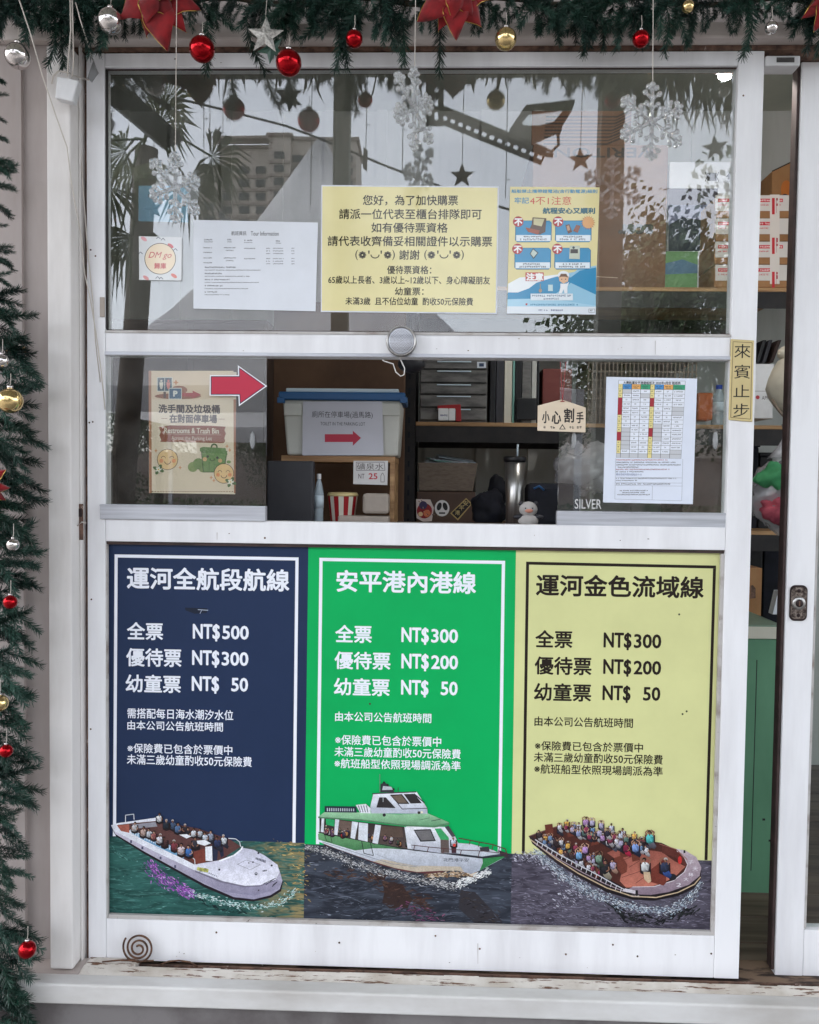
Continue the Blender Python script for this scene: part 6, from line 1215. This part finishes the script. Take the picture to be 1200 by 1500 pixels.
gt = thing('top_garland', 'dark green artificial fir garland draped along the top beam', 'garland', P(600, 5, -.08)); gt.name = 'fir_garland'
MB().tube([P(-30+i*42, 2+6*math.sin(i*1.3), -.07) for i in range(31)], .006, 6).obj('stem', 'twig', gt, True)
x_ = -20
while x_ < 1225:
    base = 1.0+.35*math.sin(x_/63.0)+.15*math.sin(x_/21)
    for k in range(5 if x_ < 1240 else 4):
        ang = rg.uniform(-155, -25) if k < 3 else rg.uniform(-200, 20)
        d = Vector((math.cos(math.radians(ang)), rg.uniform(-.25, .12), math.sin(math.radians(ang))))
        place_sprig(gt, P(x_+rg.uniform(-12, 12), rg.uniform(-20, 12), -.075+rg.uniform(-.018, .015)), d, rg.uniform(.5, .80)*min(1.15, max(.65, base)), rg)
    x_ += 18.5
for px_, py_, sc, dx in ((303, 30, 1.0, .15), (362, 20, 1.0, -.1), (78, 15, 1.0, .35), (90, 28, .9, 0), (492, 22, 1.0, .35), (500, 30, .95, .15), (586, 20, 1.0, .25), (645, 15, 1.0, 0), (850, 5, .75, -.1), (1016, 5, .75, .05), (1100, 5, .95, .2), (1190, 10, .8, .2), (150, 5, .9, .2)):
    place_sprig(gt, P(px_, py_, -.085), Vector((dx, -.05, -1)), sc, rg)

# baubles
def bauble(label, px, py, r_px, m, y=-.15, ytop=None, cap='silverball'):
    c = P(px, py, y); r_ = P(px+r_px, py, y).x-c.x
    t = thing('bauble', label, 'bauble', c-Vector((0, 0, r_)), 'baubles hanging from the garlands')
    MB().sphere(c, r_, 28).obj('ball', m, t, True)
    MB().lathe(c+Vector((0, 0, r_*.94)), [(r_*.24, 0), (r_*.24, r_*.26), (r_*.14, r_*.30)], 12).obj('cap', cap, t, True)
    top = c+Vector((0, 0, r_*1.2)); MB().tube([top, top+Vector((.0015, 0, r_*.5)), P(px+1, ytop if ytop is not None else py-r_px-22, y)], .0006, 5).obj('hanging_thread', 'wire', t); return t
for a_ in [('silver bauble against the left wall beneath the beam', 26, 82, 18, 'silverball'), ('silver bauble on the beam left of the poinsettia', 162, 31, 18, 'silverball'), ('red bauble below the left poinsettia', 296, 72, 18.5, 'redball'),
           ('large red bauble overlapping the top of the big pane', 423, 92, 18.8, 'redball'), ('small red bauble on the beam right of the silver star', 519, 57, 12.5, 'redball'), ('gold bauble on the beam right of the middle poinsettia', 741, 57, 16, 'goldball'),
           ('small red bauble on the beam near the right', 939, 57, 12.5, 'redball'), ('small gold bauble tucked high in the right garland', 1008, 10, 9, 'goldball'), ('clear silver bauble near the top right corner', 1130, 41, 9.5, 'silverball'),
           ('large gold bauble on the left garland', 15, 587, 18, 'goldball'), ('silver bauble half cut by the left edge above the gold one', 3, 529, 10, 'silverball'), ('small silver bauble below the left poinsettia', 19, 798, 9, 'silverball'),
           ('small red bauble upper of three on the left garland', 15, 882, 10, 'redball'), ('gold bauble cut by the left edge', 0, 1030, 12, 'goldball'), ('tiny red bauble middle of three on the left garland', 9, 1100, 9.5, 'redball'), ('red bauble lowest on the left garland', 40, 1391, 12.5, 'redball')]:
    bauble(*a_, y=-.20 if a_[1] < 60 and a_[2] > 200 else -.115)
# star ornament
def star_solid(c, r_, th, rot=0, tilt=0):
    mb = MB(); pts = []
    for i in range(10):
        a_ = math.pi/2+i*math.pi/5+rot; q = r_ if i % 2 == 0 else r_*.42; pts.append(Vector((q*math.cos(a_), 0, q*math.sin(a_))))
    vs = pts+[Vector((0, -th, 0)), Vector((0, th, 0))]; mt_ = Matrix.Rotation(tilt, 3, 'Z')
    fs = [(10, i, (i+1) % 10) for i in range(10)]+[(11, (i+1) % 10, i) for i in range(10)]
    return mb.add([c+mt_ @ v for v in vs], fs)
t = thing('silver_star', 'silver glitter star ornament in the top garland beside the large red bauble', 'star ornament', P(389, 78, -.11)); c = P(389, 52, -.11)
star_solid(c, P(417, 52, -.11).x-c.x, .008, -.05).obj('star', 'sstar', t); MB().tube([c+Vector((0, 0, .035)), P(391, 0, -.10)], .0006, 5).obj('hanging_thread', 'wire', t)
t = thing('green_star', 'dark green glitter star tail behind the large red bauble', 'star ornament', P(400, 94, -.095)); c = P(398, 72, -.095); star_solid(c, .030, .006, .5).obj('star', 'needle2', t)
# poinsettias
def poinsettia(label, px, py, r_px, y, seed, n=9):
    rg = random.Random(seed); c = P(px, py, y); r_ = P(px+r_px, py, y).x-c.x; t = thing('poinsettia', label, 'artificial flower', c, 'red artificial poinsettias')
    for k in range(n+6):
        inner = k >= n; a_ = 2*math.pi*(k-n)/6+.3+rg.uniform(-.15, .15) if inner else 2*math.pi*k/n+rg.uniform(-.15, .15); ln = r_*(.58 if inner else 1.0 if k % 2 else .84)*rg.uniform(.9, 1.1); wd = ln*(.34 if inner else .31); mb = MB(); N = 9; vs = []; zo = -.014 if inner else 0; ph = rg.uniform(0, 9)
        ca, sa = math.cos(a_), math.sin(a_)
        for i in range(N+1):
            u = i/N; ww = wd*math.sin(math.pi*min(1, u**.8*.98+.02))*(1.05 if u < .6 else .95); 
            for s_ in (-1, 0, 1):
                lx, lz = ln*u, s_*ww; dpt = -.010*(k % 2)-.012*math.sin(math.pi*u)+(.006*abs(s_)) + .010*u*u
                vs.append(c+Vector((lx*ca-lz*sa, dpt-.012+zo+.004*math.sin(u*9+s_*2+ph), lx*sa+lz*ca)))
        fs = []
        for i in range(N):
            for s_ in (0, 1): q = i*3+s_; fs.append((q, q+1, q+4, q+3))
        o = mb.add(vs, fs).obj('petal', 'petal', t, True); sb_ = o.modifiers.new('subd', 'SUBSURF'); sb_.levels = 1; sb_.render_levels = 1; sm_ = o.modifiers.new('solid', 'SOLIDIFY'); sm_.thickness = .0008
        MB().tube([vs[i*3]+Vector((0, -.001, 0)) for i in range(N+1)], .0007, 4).obj('gold_edge', 'goldbead', o)
    g = MB()
    for k in range(22): a_ = k*2.4; q = r_*.045*math.sqrt(k); g.sphere(c+Vector((q*math.cos(a_), -.03, q*math.sin(a_))), r_*.055, 8)
    g.obj('flower_centre', 'goldbead', t, True); return t
poinsettia('red poinsettia with gold centre on the left of the top garland', 234, 6, 66, -.10, 1); poinsettia('red poinsettia with gold centre in the middle of the top garland', 667, 4, 58, -.10, 2)
poinsettia('red poinsettia cut off by the top right corner', 1206, 8, 42, -.10, 3, 7); poinsettia('red poinsettia on the left garland cut by the picture edge', -22, 712, 46, -.21, 4)
# orange tab on the left wall
tag(pb(MB(), 8, 508, 38, 516, -.02, .006).obj('wooden_peg', 'wood', None, bevel=.001), 'small wooden peg sticking out of the left garland', 'peg')
# snowflakes of clear acrylic, in front of the glass
def snowflake(label, px, py, r_px, y, yaw, ytop):
    c = P(px, py, y); r_ = P(px+r_px, py, y).x-c.x; t = thing('acrylic_snowflake', label, 'snowflake', c-Vector((0, 0, r_)), 'clear snowflakes hanging before the glass')
    rz = Matrix.Rotation(yaw, 3, 'Z')
    for k in range(6):
        a_ = math.pi/2+k*math.pi/3; d = Vector((math.cos(a_), 0, math.sin(a_))); nrm = Vector((-math.sin(a_), 0, math.cos(a_))); mb = MB()
        L = lambda v: c+rz @ v
        mb.tube([L(d*.004), L(d*r_*.5), L(d*r_*.93)], [.0042, .0038, .0034], 7); mb.sphere(L(d*r_*.95), .0058, 10)
        for f_, l_ in ((.34, .20), (.58, .26), (.80, .15)):
            for s_ in (-1, 1):
                b0 = d*r_*f_; e0 = b0+(d*.6+nrm*s_*.8).normalized()*r_*l_; mb.tube([L(b0), L(e0)], [.0035, .003], 7); mb.sphere(L(e0), .0052, 10)
        mb.obj('arm', 'acrylic', t, True)
    MB().lathe(c, [(.001, -.004), (.009, -.003), (.009, .003), (.001, .004)], 12, 'y').obj('hub', 'acrylic', t, True)
    MB().tube([c+Vector((0, 0, r_+.002)), P(px+2, ytop, y-.0)], .0008, 5).obj('hanging_thread', 'wire', t); return t
snowflake('clear acrylic snowflake at the right of the big pane, seen face on', 955, 178, 56, -.16, .25, -5)
snowflake('clear acrylic snowflake at the centre top of the pane, turned edgewise', 607, 160, 60, -.16, 1.05, -5)
snowflake('clear acrylic snowflake at the left of the pane near the blue sheet', 257, 275, 50, -.16, 1.0, -5)

# ================================================================== OUTSIDE, SEEN IN THE GLASS
GRS = 'bronze stars hanging from the eave'
for i, (px_, py_, r_, lb) in enumerate(((677, 257, 19, 'bronze star hung from the eave, mirrored above the yellow notice'), (850, 234, 19, 'bronze star hung from the eave, mirrored over the brown carton'), (1048, 217, 20, 'bronze star hung from the eave, mirrored at the right of the pane'), (225, 306, 17, 'bronze star hung from the eave, mirrored before the blue sheet'))):
    c = R(px_, py_, .85); rr_ = (R(px_+r_, py_, .85)-c).length; t = thing('hanging_star', lb, 'star ornament', c, GRS)
    star_solid(c, rr_, .008, .05*i, .1*i).obj('star', 'ostar', t); MB().tube([c+Vector((0, 0, rr_)), Vector((c.x+.01, c.y, 3.72))], .0011, 4).obj('hanging_thread', 'thread', t)
for i, (px_, y1_, tk) in enumerate(((741, 290, (115, 262)), (590, 250, (190,)), (607, 330, (150, 300)), (298, 250, (175,)), (307, 240, (195,)), (455, 300, (230,)), (536, 245, (182,)))):
    c = R(px_, y1_, .8); top = Vector((c.x, c.y, 3.72)); t = thing('fairy_light_wire', ['thin wire drop with side twigs left of the safety poster', 'thin wire drop near the centre of the pane', 'long thin wire drop behind the yellow notice', 'thin wire drop at the left, first of a close pair', 'thin wire drop at the left, second of a close pair', 'thin wire drop before the tent peak', 'thin wire drop with a small bead left of the central snowflake'][i], 'wire', c, 'thin wires hanging from the eave')
    MB().tube([c, c.lerp(top, .5)+Vector((.003, 0, 0)), top], .0012, 4).obj('drop_wire', 'thread', t)
    for k in tk: q = R(px_, k, .8); MB().tube([q, q+Vector((.014, 0, -.003+.006*(k % 2)))], .0014, 4).obj('twig', 'thread', t)
    if i == 6: MB().prism([R(533, 215, .8), R(539, 220, .8), R(538, 250, .8), R(532, 245, .8)][::-1], -.01).obj('bead', 'ostar', t)
# slotted bracket with floodlight
t = thing('floodlight_on_bracket', 'floodlight on a slotted steel arm under the eave, mirrored in the pane', 'floodlight', R(645, 180, .95))
dB = .95; a0, a1 = R(646, 172, dB), R(796, 233, dB); dv = (a1-a0); L_ = dv.length; dn = dv.normalized(); up_ = Vector((-dn.z, 0, dn.x)); 
if up_.z < 0: up_ = -up_
arm = MB(); wA = .044
def strip(mb, o0, o1, w0, w1, th=.003):  # piece of the flat arm between along-distances o0..o1 and heights w0..w1
    mb.prism([a0+dn*o0+up_*w0, a0+dn*o1+up_*w0, a0+dn*o1+up_*w1, a0+dn*o0+up_*w1], th)
strip(arm, 0, L_, -wA*.5, -wA*.14); strip(arm, 0, L_, wA*.14, wA*.5); n_ = 13; ps = L_/n_
for k in range(n_+1): strip(arm, max(0, k*ps-ps*.22), min(L_, k*ps+ps*.22), -wA*.14, wA*.14)
arm.prism([a0+up_*wA*.5, a0+dn*L_+up_*wA*.5, a0+dn*L_+up_*wA*.52, a0+up_*wA*.52], .035); arm.obj('slotted_arm', 'galv', t)
ps_ = MB(); x0_, x1_ = R(624, 150, dB).x, R(650, 150, dB).x; z0_, z1_ = R(640, 186, dB).z, 3.72; wd = x1_-x0_
ps_.box(x0_, x0_+wd*.32, YG-dB, YG-dB+.003, z0_, z1_); ps_.box(x1_-wd*.3, x1_, YG-dB, YG-dB+.003, z0_, z1_); ps_.box(x0_+wd*.32, x0_+wd*.5, YG-dB, YG-dB+.02, z0_, z1_)
k = z0_
while k < z1_: ps_.box(x0_+wd*.5, x1_-wd*.3, YG-dB, YG-dB+.003, k, k+.02); k += .045
ps_.obj('slotted_hanger', 'galv', t)
hs_ = [R(a_, b_, dB) for a_, b_ in ((747, 190), (771, 154), (842, 146), (841, 153), (822, 184), (795, 198), (764, 205), (752, 203))]
hi_ = [R(a_, b_, dB) for a_, b_ in ((762, 178), (777, 159), (812, 155), (830, 152), (826, 160), (812, 178), (790, 184), (768, 184))]
hb = MB(); ho = hb.v; n_ = len(hs_)
for dy_ in (0, -.05): ho += [v+Vector((0, dy_, 0)) for v in hs_]; ho += [v+Vector((0, dy_, 0)) for v in hi_]
for k in range(8):
    k2 = (k+1) % 8; hb.f += [(k, k2, 8+k2, 8+k), (16+k, 24+k, 24+k2, 16+k2), (k, 16+k, 16+k2, k2), (8+k, 8+k2, 24+k2, 24+k)]
hb.obj('lamp_housing', 'galv', t)
MB().prism([v+Vector((0, -.02, 0)) for v in hi_], .002).obj('lamp_lens', G['thin'], t)
for k in range(12): q = R(768+k*4.6, 205-k*1.3, dB); MB().box(q.x, q.x+.004, q.y, q.y+.04, q.z-.014, q.z).obj('fin', 'galv', t)
MB().tube([R(817, 186, dB), R(818, 212, dB), R(808, 222, dB), R(796, 218, dB)], .005, 6).obj('bracket_loop', 'galv', t, True)
MB().tube([R(783, 216, dB), R(796, 226, dB), R(810, 228, dB)], .008, 6).obj('clamp', 'galv', t, True)
# louvred fitting at left
t = thing('louvred_light_fitting', 'dark green light fitting with silver ladder louvre under the eave', 'light fitting', R(215, 180, .95))
MB().prism([R(a_, b_, dB) for a_, b_ in ((163, 147), (182, 127), (270, 205), (262, 212), (240, 218), (172, 162))], .05).obj('housing', 'lampgreen', t, bevel=.003)
lo = [R(a_, b_, dB)+Vector((0, -.004, 0)) for a_, b_ in ((160, 150), (168, 138), (245, 200), (238, 216))]
lo2 = [lo[0].lerp(lo[3], u) for u in (0, .33, .5, .68, .84, 1)]; lo3 = [lo[1].lerp(lo[2], u) for u in (0, .33, .5, .68, .84, 1)]
for A_, B_ in ((lo[0], lo[3]), (lo[1], lo[2])): MB().tube([A_, B_], .004, 6).obj('louvre_rail', 'alu', t)
for A_, B_ in zip(lo2, lo3): MB().tube([A_, B_], .0045, 6).obj('louvre_bar', 'alu', t)
MB().tube([R(175, 100, dB), R(195, 112, dB), R(222, 140, dB), R(248, 158, dB)], .009, 6).obj('curved_arm', 'galv', t, True)
# columns / poles of the forecourt
for px_, w_, lb in ((500, 12, 'grey square pole of the forecourt mirrored at the centre'), (892, 17, 'thick grey square pole of the forecourt mirrored before the brown carton')):
    c = R(px_, 300, 2.3); hw = (R(px_+w_, 300, 2.3)-c).length; t = thing('forecourt_pole', lb, 'pole', (c.x, c.y, 0), 'poles of the forecourt'); 
    MB().box(c.x-hw, c.x+hw, c.y-hw, c.y+hw, .012, 3.72).obj('shaft', 'soffit', t, bevel=.004); MB().box(c.x-hw*1.6, c.x+hw*1.6, c.y-hw*1.6, c.y+hw*1.6, .0, .012).obj('foot_plate', 'galv', t)
# drooping cable across
tag(MB().tube([R(255, 143, 3.2), R(330, 160, 3.2), R(420, 184, 3.2), R(470, 203, 3.2), R(560, 240, 3.2), R(700, 292, 3.2), R(820, 330, 3.2)], .0075, 6).obj('overhead_cable', 'thread', None, True), 'thick dark cable sloping across the forecourt to the tent', 'cable')
# thatch fringe (dry palm fibre) along the eave edge
fr = MB(); rg = random.Random(4)
for k in range(210):
    px_ = rg.choice([rg.uniform(915, 1120), rg.uniform(915, 1120), rg.uniform(915, 1120), rg.uniform(300, 880)]); q = R(px_, 112, 3.02); q.z = 3.69; ln = rg.uniform(.08, .36)*(1.0 if px_ > 900 else .5); lean = rg.uniform(-.35, .35); w_ = rg.uniform(.004, .011)
    fr.add([q+Vector((-w_, 0, 0)), q+Vector((w_, 0, 0)), q+Vector((lean*ln*.5+w_*.8, rg.uniform(-.02, .02), -ln*.6)), q+Vector((lean*ln*.5-w_*.8, 0, -ln*.6)), q+Vector((lean*ln*1.2, 0, -ln))], [(0, 1, 2, 3), (3, 2, 4)])
o = fr.obj('palm_thatch_fringe', 'deadpalm'); o['kind'] = 'stuff'; o['label'] = 'ragged dry palm fringe hanging along the eave edge'; o['category'] = 'thatch'
# market tent
_t = M['canopy'].node_tree; _tl = _t.nodes.new('ShaderNodeBsdfTranslucent'); _tl.inputs[0].default_value = (.8, .8, .82, 1); _mx = _t.nodes.new('ShaderNodeMixShader'); _mx.inputs[0].default_value = .5
_out = [n for n in _t.nodes if n.type == 'OUTPUT_MATERIAL'][0]; _t.links.new(_t.nodes['Principled BSDF'].outputs[0], _mx.inputs[1]); _t.links.new(_tl.outputs[0], _mx.inputs[2]); _t.links.new(_mx.outputs[0], _out.inputs[0])
cT = R(470, 203, 9.0); t = thing('market_tent', 'white peaked market tent across the forecourt, mirrored in the pane', 'tent', (cT.x, cT.y, 0)); H0 = 2.25; H1 = cT.z; hw = 2.9
rings = 9; sg = 32; vs = []; fs = []
for i in range(rings):
    u = i/(rings-1); zz = H0+(H1-H0)*(1-u)**1.75
    for j in range(sg):
        a_ = 2*math.pi*j/sg; m_ = max(abs(math.cos(a_)), abs(math.sin(a_))); rr_ = hw*(u*.985+.015)/m_; vs.append((cT.x+rr_*math.cos(a_), cT.y+rr_*math.sin(a_), zz))
for i in range(rings-1):
    for j in range(sg): fs.append((i*sg+j, i*sg+(j+1) % sg, (i+1)*sg+(j+1) % sg, (i+1)*sg+j))
fs.append(tuple(range(sg))); o = mesh_obj('canopy', vs, fs, 'canopy', t, True)
for a_, b_ in ((-1, -1), (1, -1), (-1, 1), (1, 1)): MB().box(cT.x+a_*hw-.03, cT.x+a_*hw+.03, cT.y+b_*hw-.03, cT.y+b_*hw+.03, 0.001, H0).obj('leg', 'alu', t)
for (xa_, xb_, ya_, yb_) in ((-hw, hw, -hw-.012, -hw), (-hw, hw, hw, hw+.012)): MB().box(cT.x+xa_, cT.x+xb_, cT.y+ya_, cT.y+yb_, H0-.25, H0).obj('valance', 'canopy', t)
# apartment block
dA = 190; kA = (dA+1.75)/1200
t = thing('apartment_block', 'beige stepped apartment block far across the water, mirrored in the pane', 'building', (R(380, 400, dA).x, -dA, 0)); zA = lambda py: R(400, py, dA).z; xA = lambda px: R(px, 300, dA).x
win = MB().box(-1.15, 1.15, -.0, .35, 0, 1.55).obj('window', 'wglass', t); win.matrix_parent_inverse = Matrix.Identity(4); first = True
for (xa_, xb_, ytp, off) in ((290, 322, 247, 0), (318, 392, 213, -2), (392, 424, 197, -1), (420, 520, 197, -3)):
    x0_, x1_ = xA(xa_), xA(xb_); zt_ = zA(ytp); yy = -dA+off
    MB().box(x0_, x1_, yy-14, yy, 0, zt_).obj('wing', 'facade', t); MB().box(x0_-.5, x1_+.6, yy-14.5, yy+.6, zt_+.01, zt_+.7).obj('roof_slab', 'facadeb', t)
    z = 4.0
    while z < zt_-3.6:
        MB().box(x0_+.02, x1_-.02, yy+.001, yy+.35, z-1.1, z-.5).obj('balcony_band', 'facadeb', t)
        n_ = max(1, int((x1_-x0_)/3.2))
        if z > 24:
            for k in range(n_):
                xx = x0_+(k+.5)*(x1_-x0_)/n_; o = win if first else win.copy()
                if not first: COL.objects.link(o)
                first = False; o.location = Vector((xx-t.location.x, yy+.002-t.location.y, z))
        z += 3.0
MB().box(xA(312), xA(394), -dA-1.95, -dA+1.6, zA(211)+.8, zA(208)+.9).obj('roof_overhang', 'facadeb', t)
t2 = thing('long_apartment_block', 'low beige apartment block behind the trees at the right of the mirrored view', 'building', (40, -150, 0)); MB().box(20, 90, -165, -150, 0, 16).obj('wing', 'facade', t2); MB().box(19.5, 90.5, -165.5, -149.5, 16.01, 16.6).obj('roof_slab', 'facadeb', t2)
# trees
def crown(seed, r_, n, hz):
    rg = random.Random(seed); cl = []
    for k in range(26):
        a_, b_, c_ = rg.gauss(0, .5), rg.gauss(0, .5), rg.gauss(0, .4); cl.append((Vector((a_*r_, b_*r_, c_*hz)), rg.uniform(.25, .5)*r_))
    mb = MB()
    for k in range(n):
        c, q = rg.choice(cl); v = Vector((rg.gauss(0, 1), rg.gauss(0, 1), rg.gauss(0, 1))).normalized(); p_ = c+v*q*rg.random()**.35; s_ = rg.uniform(.035, .085); ax = Vector((rg.gauss(0, 1), rg.gauss(0, 1), rg.gauss(0, 1))).normalized(); b1 = ax.orthogonal().normalized()*s_; b2 = ax.cross(b1).normalized()*s_*.6
        mb.add([p_-b1, p_-b2, p_+b1, p_+b2], [(0, 1, 2, 3)])
    me = bpy.data.meshes.new('crown'); me.from_pydata([tuple(v) for v in mb.v], [], mb.f); me.materials.append(M['leaf']); return me
CR = [crown(s_, 2.3, 11000, 2.0) for s_ in (1, 2, 3)]
TR = [(-200, 17, .8), (40, 20, 1.0), (230, 24, .9), (420, 26, .8), (600, 24, .85), (770, 22, .85), (955, 19, 1.45), (1065, 22, 1.6), (1250, 18, 1.0), (1500, 20, 1.1), (-520, 19, 1.2), (1800, 19, 1.1)]
LBT = ['leafy street tree at the far left of the mirrored row', 'leafy street tree mirrored behind the logo sticker', 'leafy street tree mirrored left of the tour information sheet', 'low leafy tree mirrored under the apartment block', 'low leafy tree mirrored behind the yellow notice', 'leafy tree mirrored behind the safety poster', 'tall leafy tree mirrored over the lower brown carton', 'tall leafy tree mirrored over the white carton', 'leafy tree mirrored right of the pane', 'big leafy tree right of the street row', 'big leafy tree beyond the far left end of the row', 'leafy tree beyond the right end of the row']
for i, ((px_, d_, s_), lb) in enumerate(zip(TR, LBT)):
    c = R(px_, 500, d_); t = thing('street_tree', lb, 'tree', (c.x, c.y, 0), 'trees across the street')
    MB().tube([(c.x, c.y, 0), (c.x+.1, c.y, 1.3*s_), (c.x-.05, c.y, 3*s_), (c.x, c.y, 4.4*s_)], [.17, .13, .10, .05], 8).obj('trunk', 'bark', t, True)
    for q in range(4): a_ = q*1.6+i; MB().tube([(c.x, c.y, 2.2*s_), (c.x+.7*math.cos(a_), c.y+.7*math.sin(a_), 3.4*s_), (c.x+1.3*math.cos(a_), c.y+1.3*math.sin(a_), 4.2*s_)], [.07, .05, .02], 6).obj('limb', 'bark', t, True)
    o = bpy.data.objects.new('crown', CR[i % 3]); COL.objects.link(o); o.parent = t; o.location = (0, 0, 3.9*s_); o.scale = (s_, s_, s_); o.rotation_euler = (0, 0, i*1.1)
# hedge/wall behind the trees closes the street
tag(MB().box(-40, 40, -32.3, -32, .001, 2.4).obj('far_street_wall', 'facadeb', None), 'long brown wall across the street behind the trees', 'wall')
# fan palm
cP = R(215, 200, 5.0); t = thing('fan_palm', 'fan palm with ragged leaves at the left of the mirrored view', 'palm tree', (cP.x-.25, cP.y, 0))
MB().tube([(cP.x-.25, cP.y, 0), (cP.x-.2, cP.y, 1.2), (cP.x-.1, cP.y, 2.6), (cP.x, cP.y, cP.z-.1)], [.13, .11, .10, .09], 10).obj('trunk', 'bark', t, True)
rg = random.Random(12)
def fan(c0, c1, size, rg):
    mb = MB(); mb.tube([c0, c0.lerp(c1, .5)+Vector((0, 0, .06)), c1], .010, 5); ax = (c1-c0).normalized(); sd_ = ax.cross(Vector((0, 1, 0))).normalized()*.9+Vector((0, rg.uniform(-.4, .4), 0)); sd_.normalize()
    for k in range(26):
        a_ = math.radians(-105+210*k/25+rg.uniform(-3, 3)); d = (ax*math.cos(a_)+sd_*math.sin(a_)).normalized(); ln = size*(1-.25*abs(a_)/1.8)*rg.uniform(.85, 1.05); w_ = d.cross(ax.cross(sd_)).normalized()*.013
        m_ = c1+d*ln*.6; tp_ = c1+d*ln+Vector((0, 0, -ln*rg.uniform(.15, .45))); mb.add([c1, m_-w_, m_+w_, tp_], [(0, 1, 2), (1, 3, 2)])
    return mb
for (a_, b_, s_) in ((245, 165, .42), (300, 215, .42), (265, 255, .45), (215, 262, .45), (180, 290, .42), (165, 335, .45), (200, 350, .38), (240, 190, .4), (175, 210, .42), (130, 250, .45)):
    fan(cP+Vector((rg.uniform(-.05, .05), rg.uniform(-.1, .1), 0)), R(a_, b_, 5.0)+Vector((0, rg.uniform(-.3, .3), 0)), s_, rg).obj('frond', 'palm', t)
# a parked scooter-like dark mass is not resolved; low planter hedge gives the dark reflections
hd_ = MB(); rg = random.Random(8)
for k in range(12000):
    p_ = Vector((rg.uniform(-9, 9), -12.5+rg.uniform(-.4, .4), rg.uniform(.05, 1.0))); s_ = rg.uniform(.02, .045); ax = Vector((rg.gauss(0, 1), rg.gauss(0, 1), rg.gauss(0, 1))).normalized(); b1 = ax.orthogonal()*s_; b2 = ax.cross(b1)*.6; hd_.add([p_-b1, p_-b2, p_+b1, p_+b2], [(0, 1, 2, 3)])
o = hd_.obj('clipped_hedge', 'leaf'); o['label'] = 'low clipped hedge along the far side of the forecourt'; o['category'] = 'hedge'; o['kind'] = 'stuff'
bpy.context.view_layer.update()
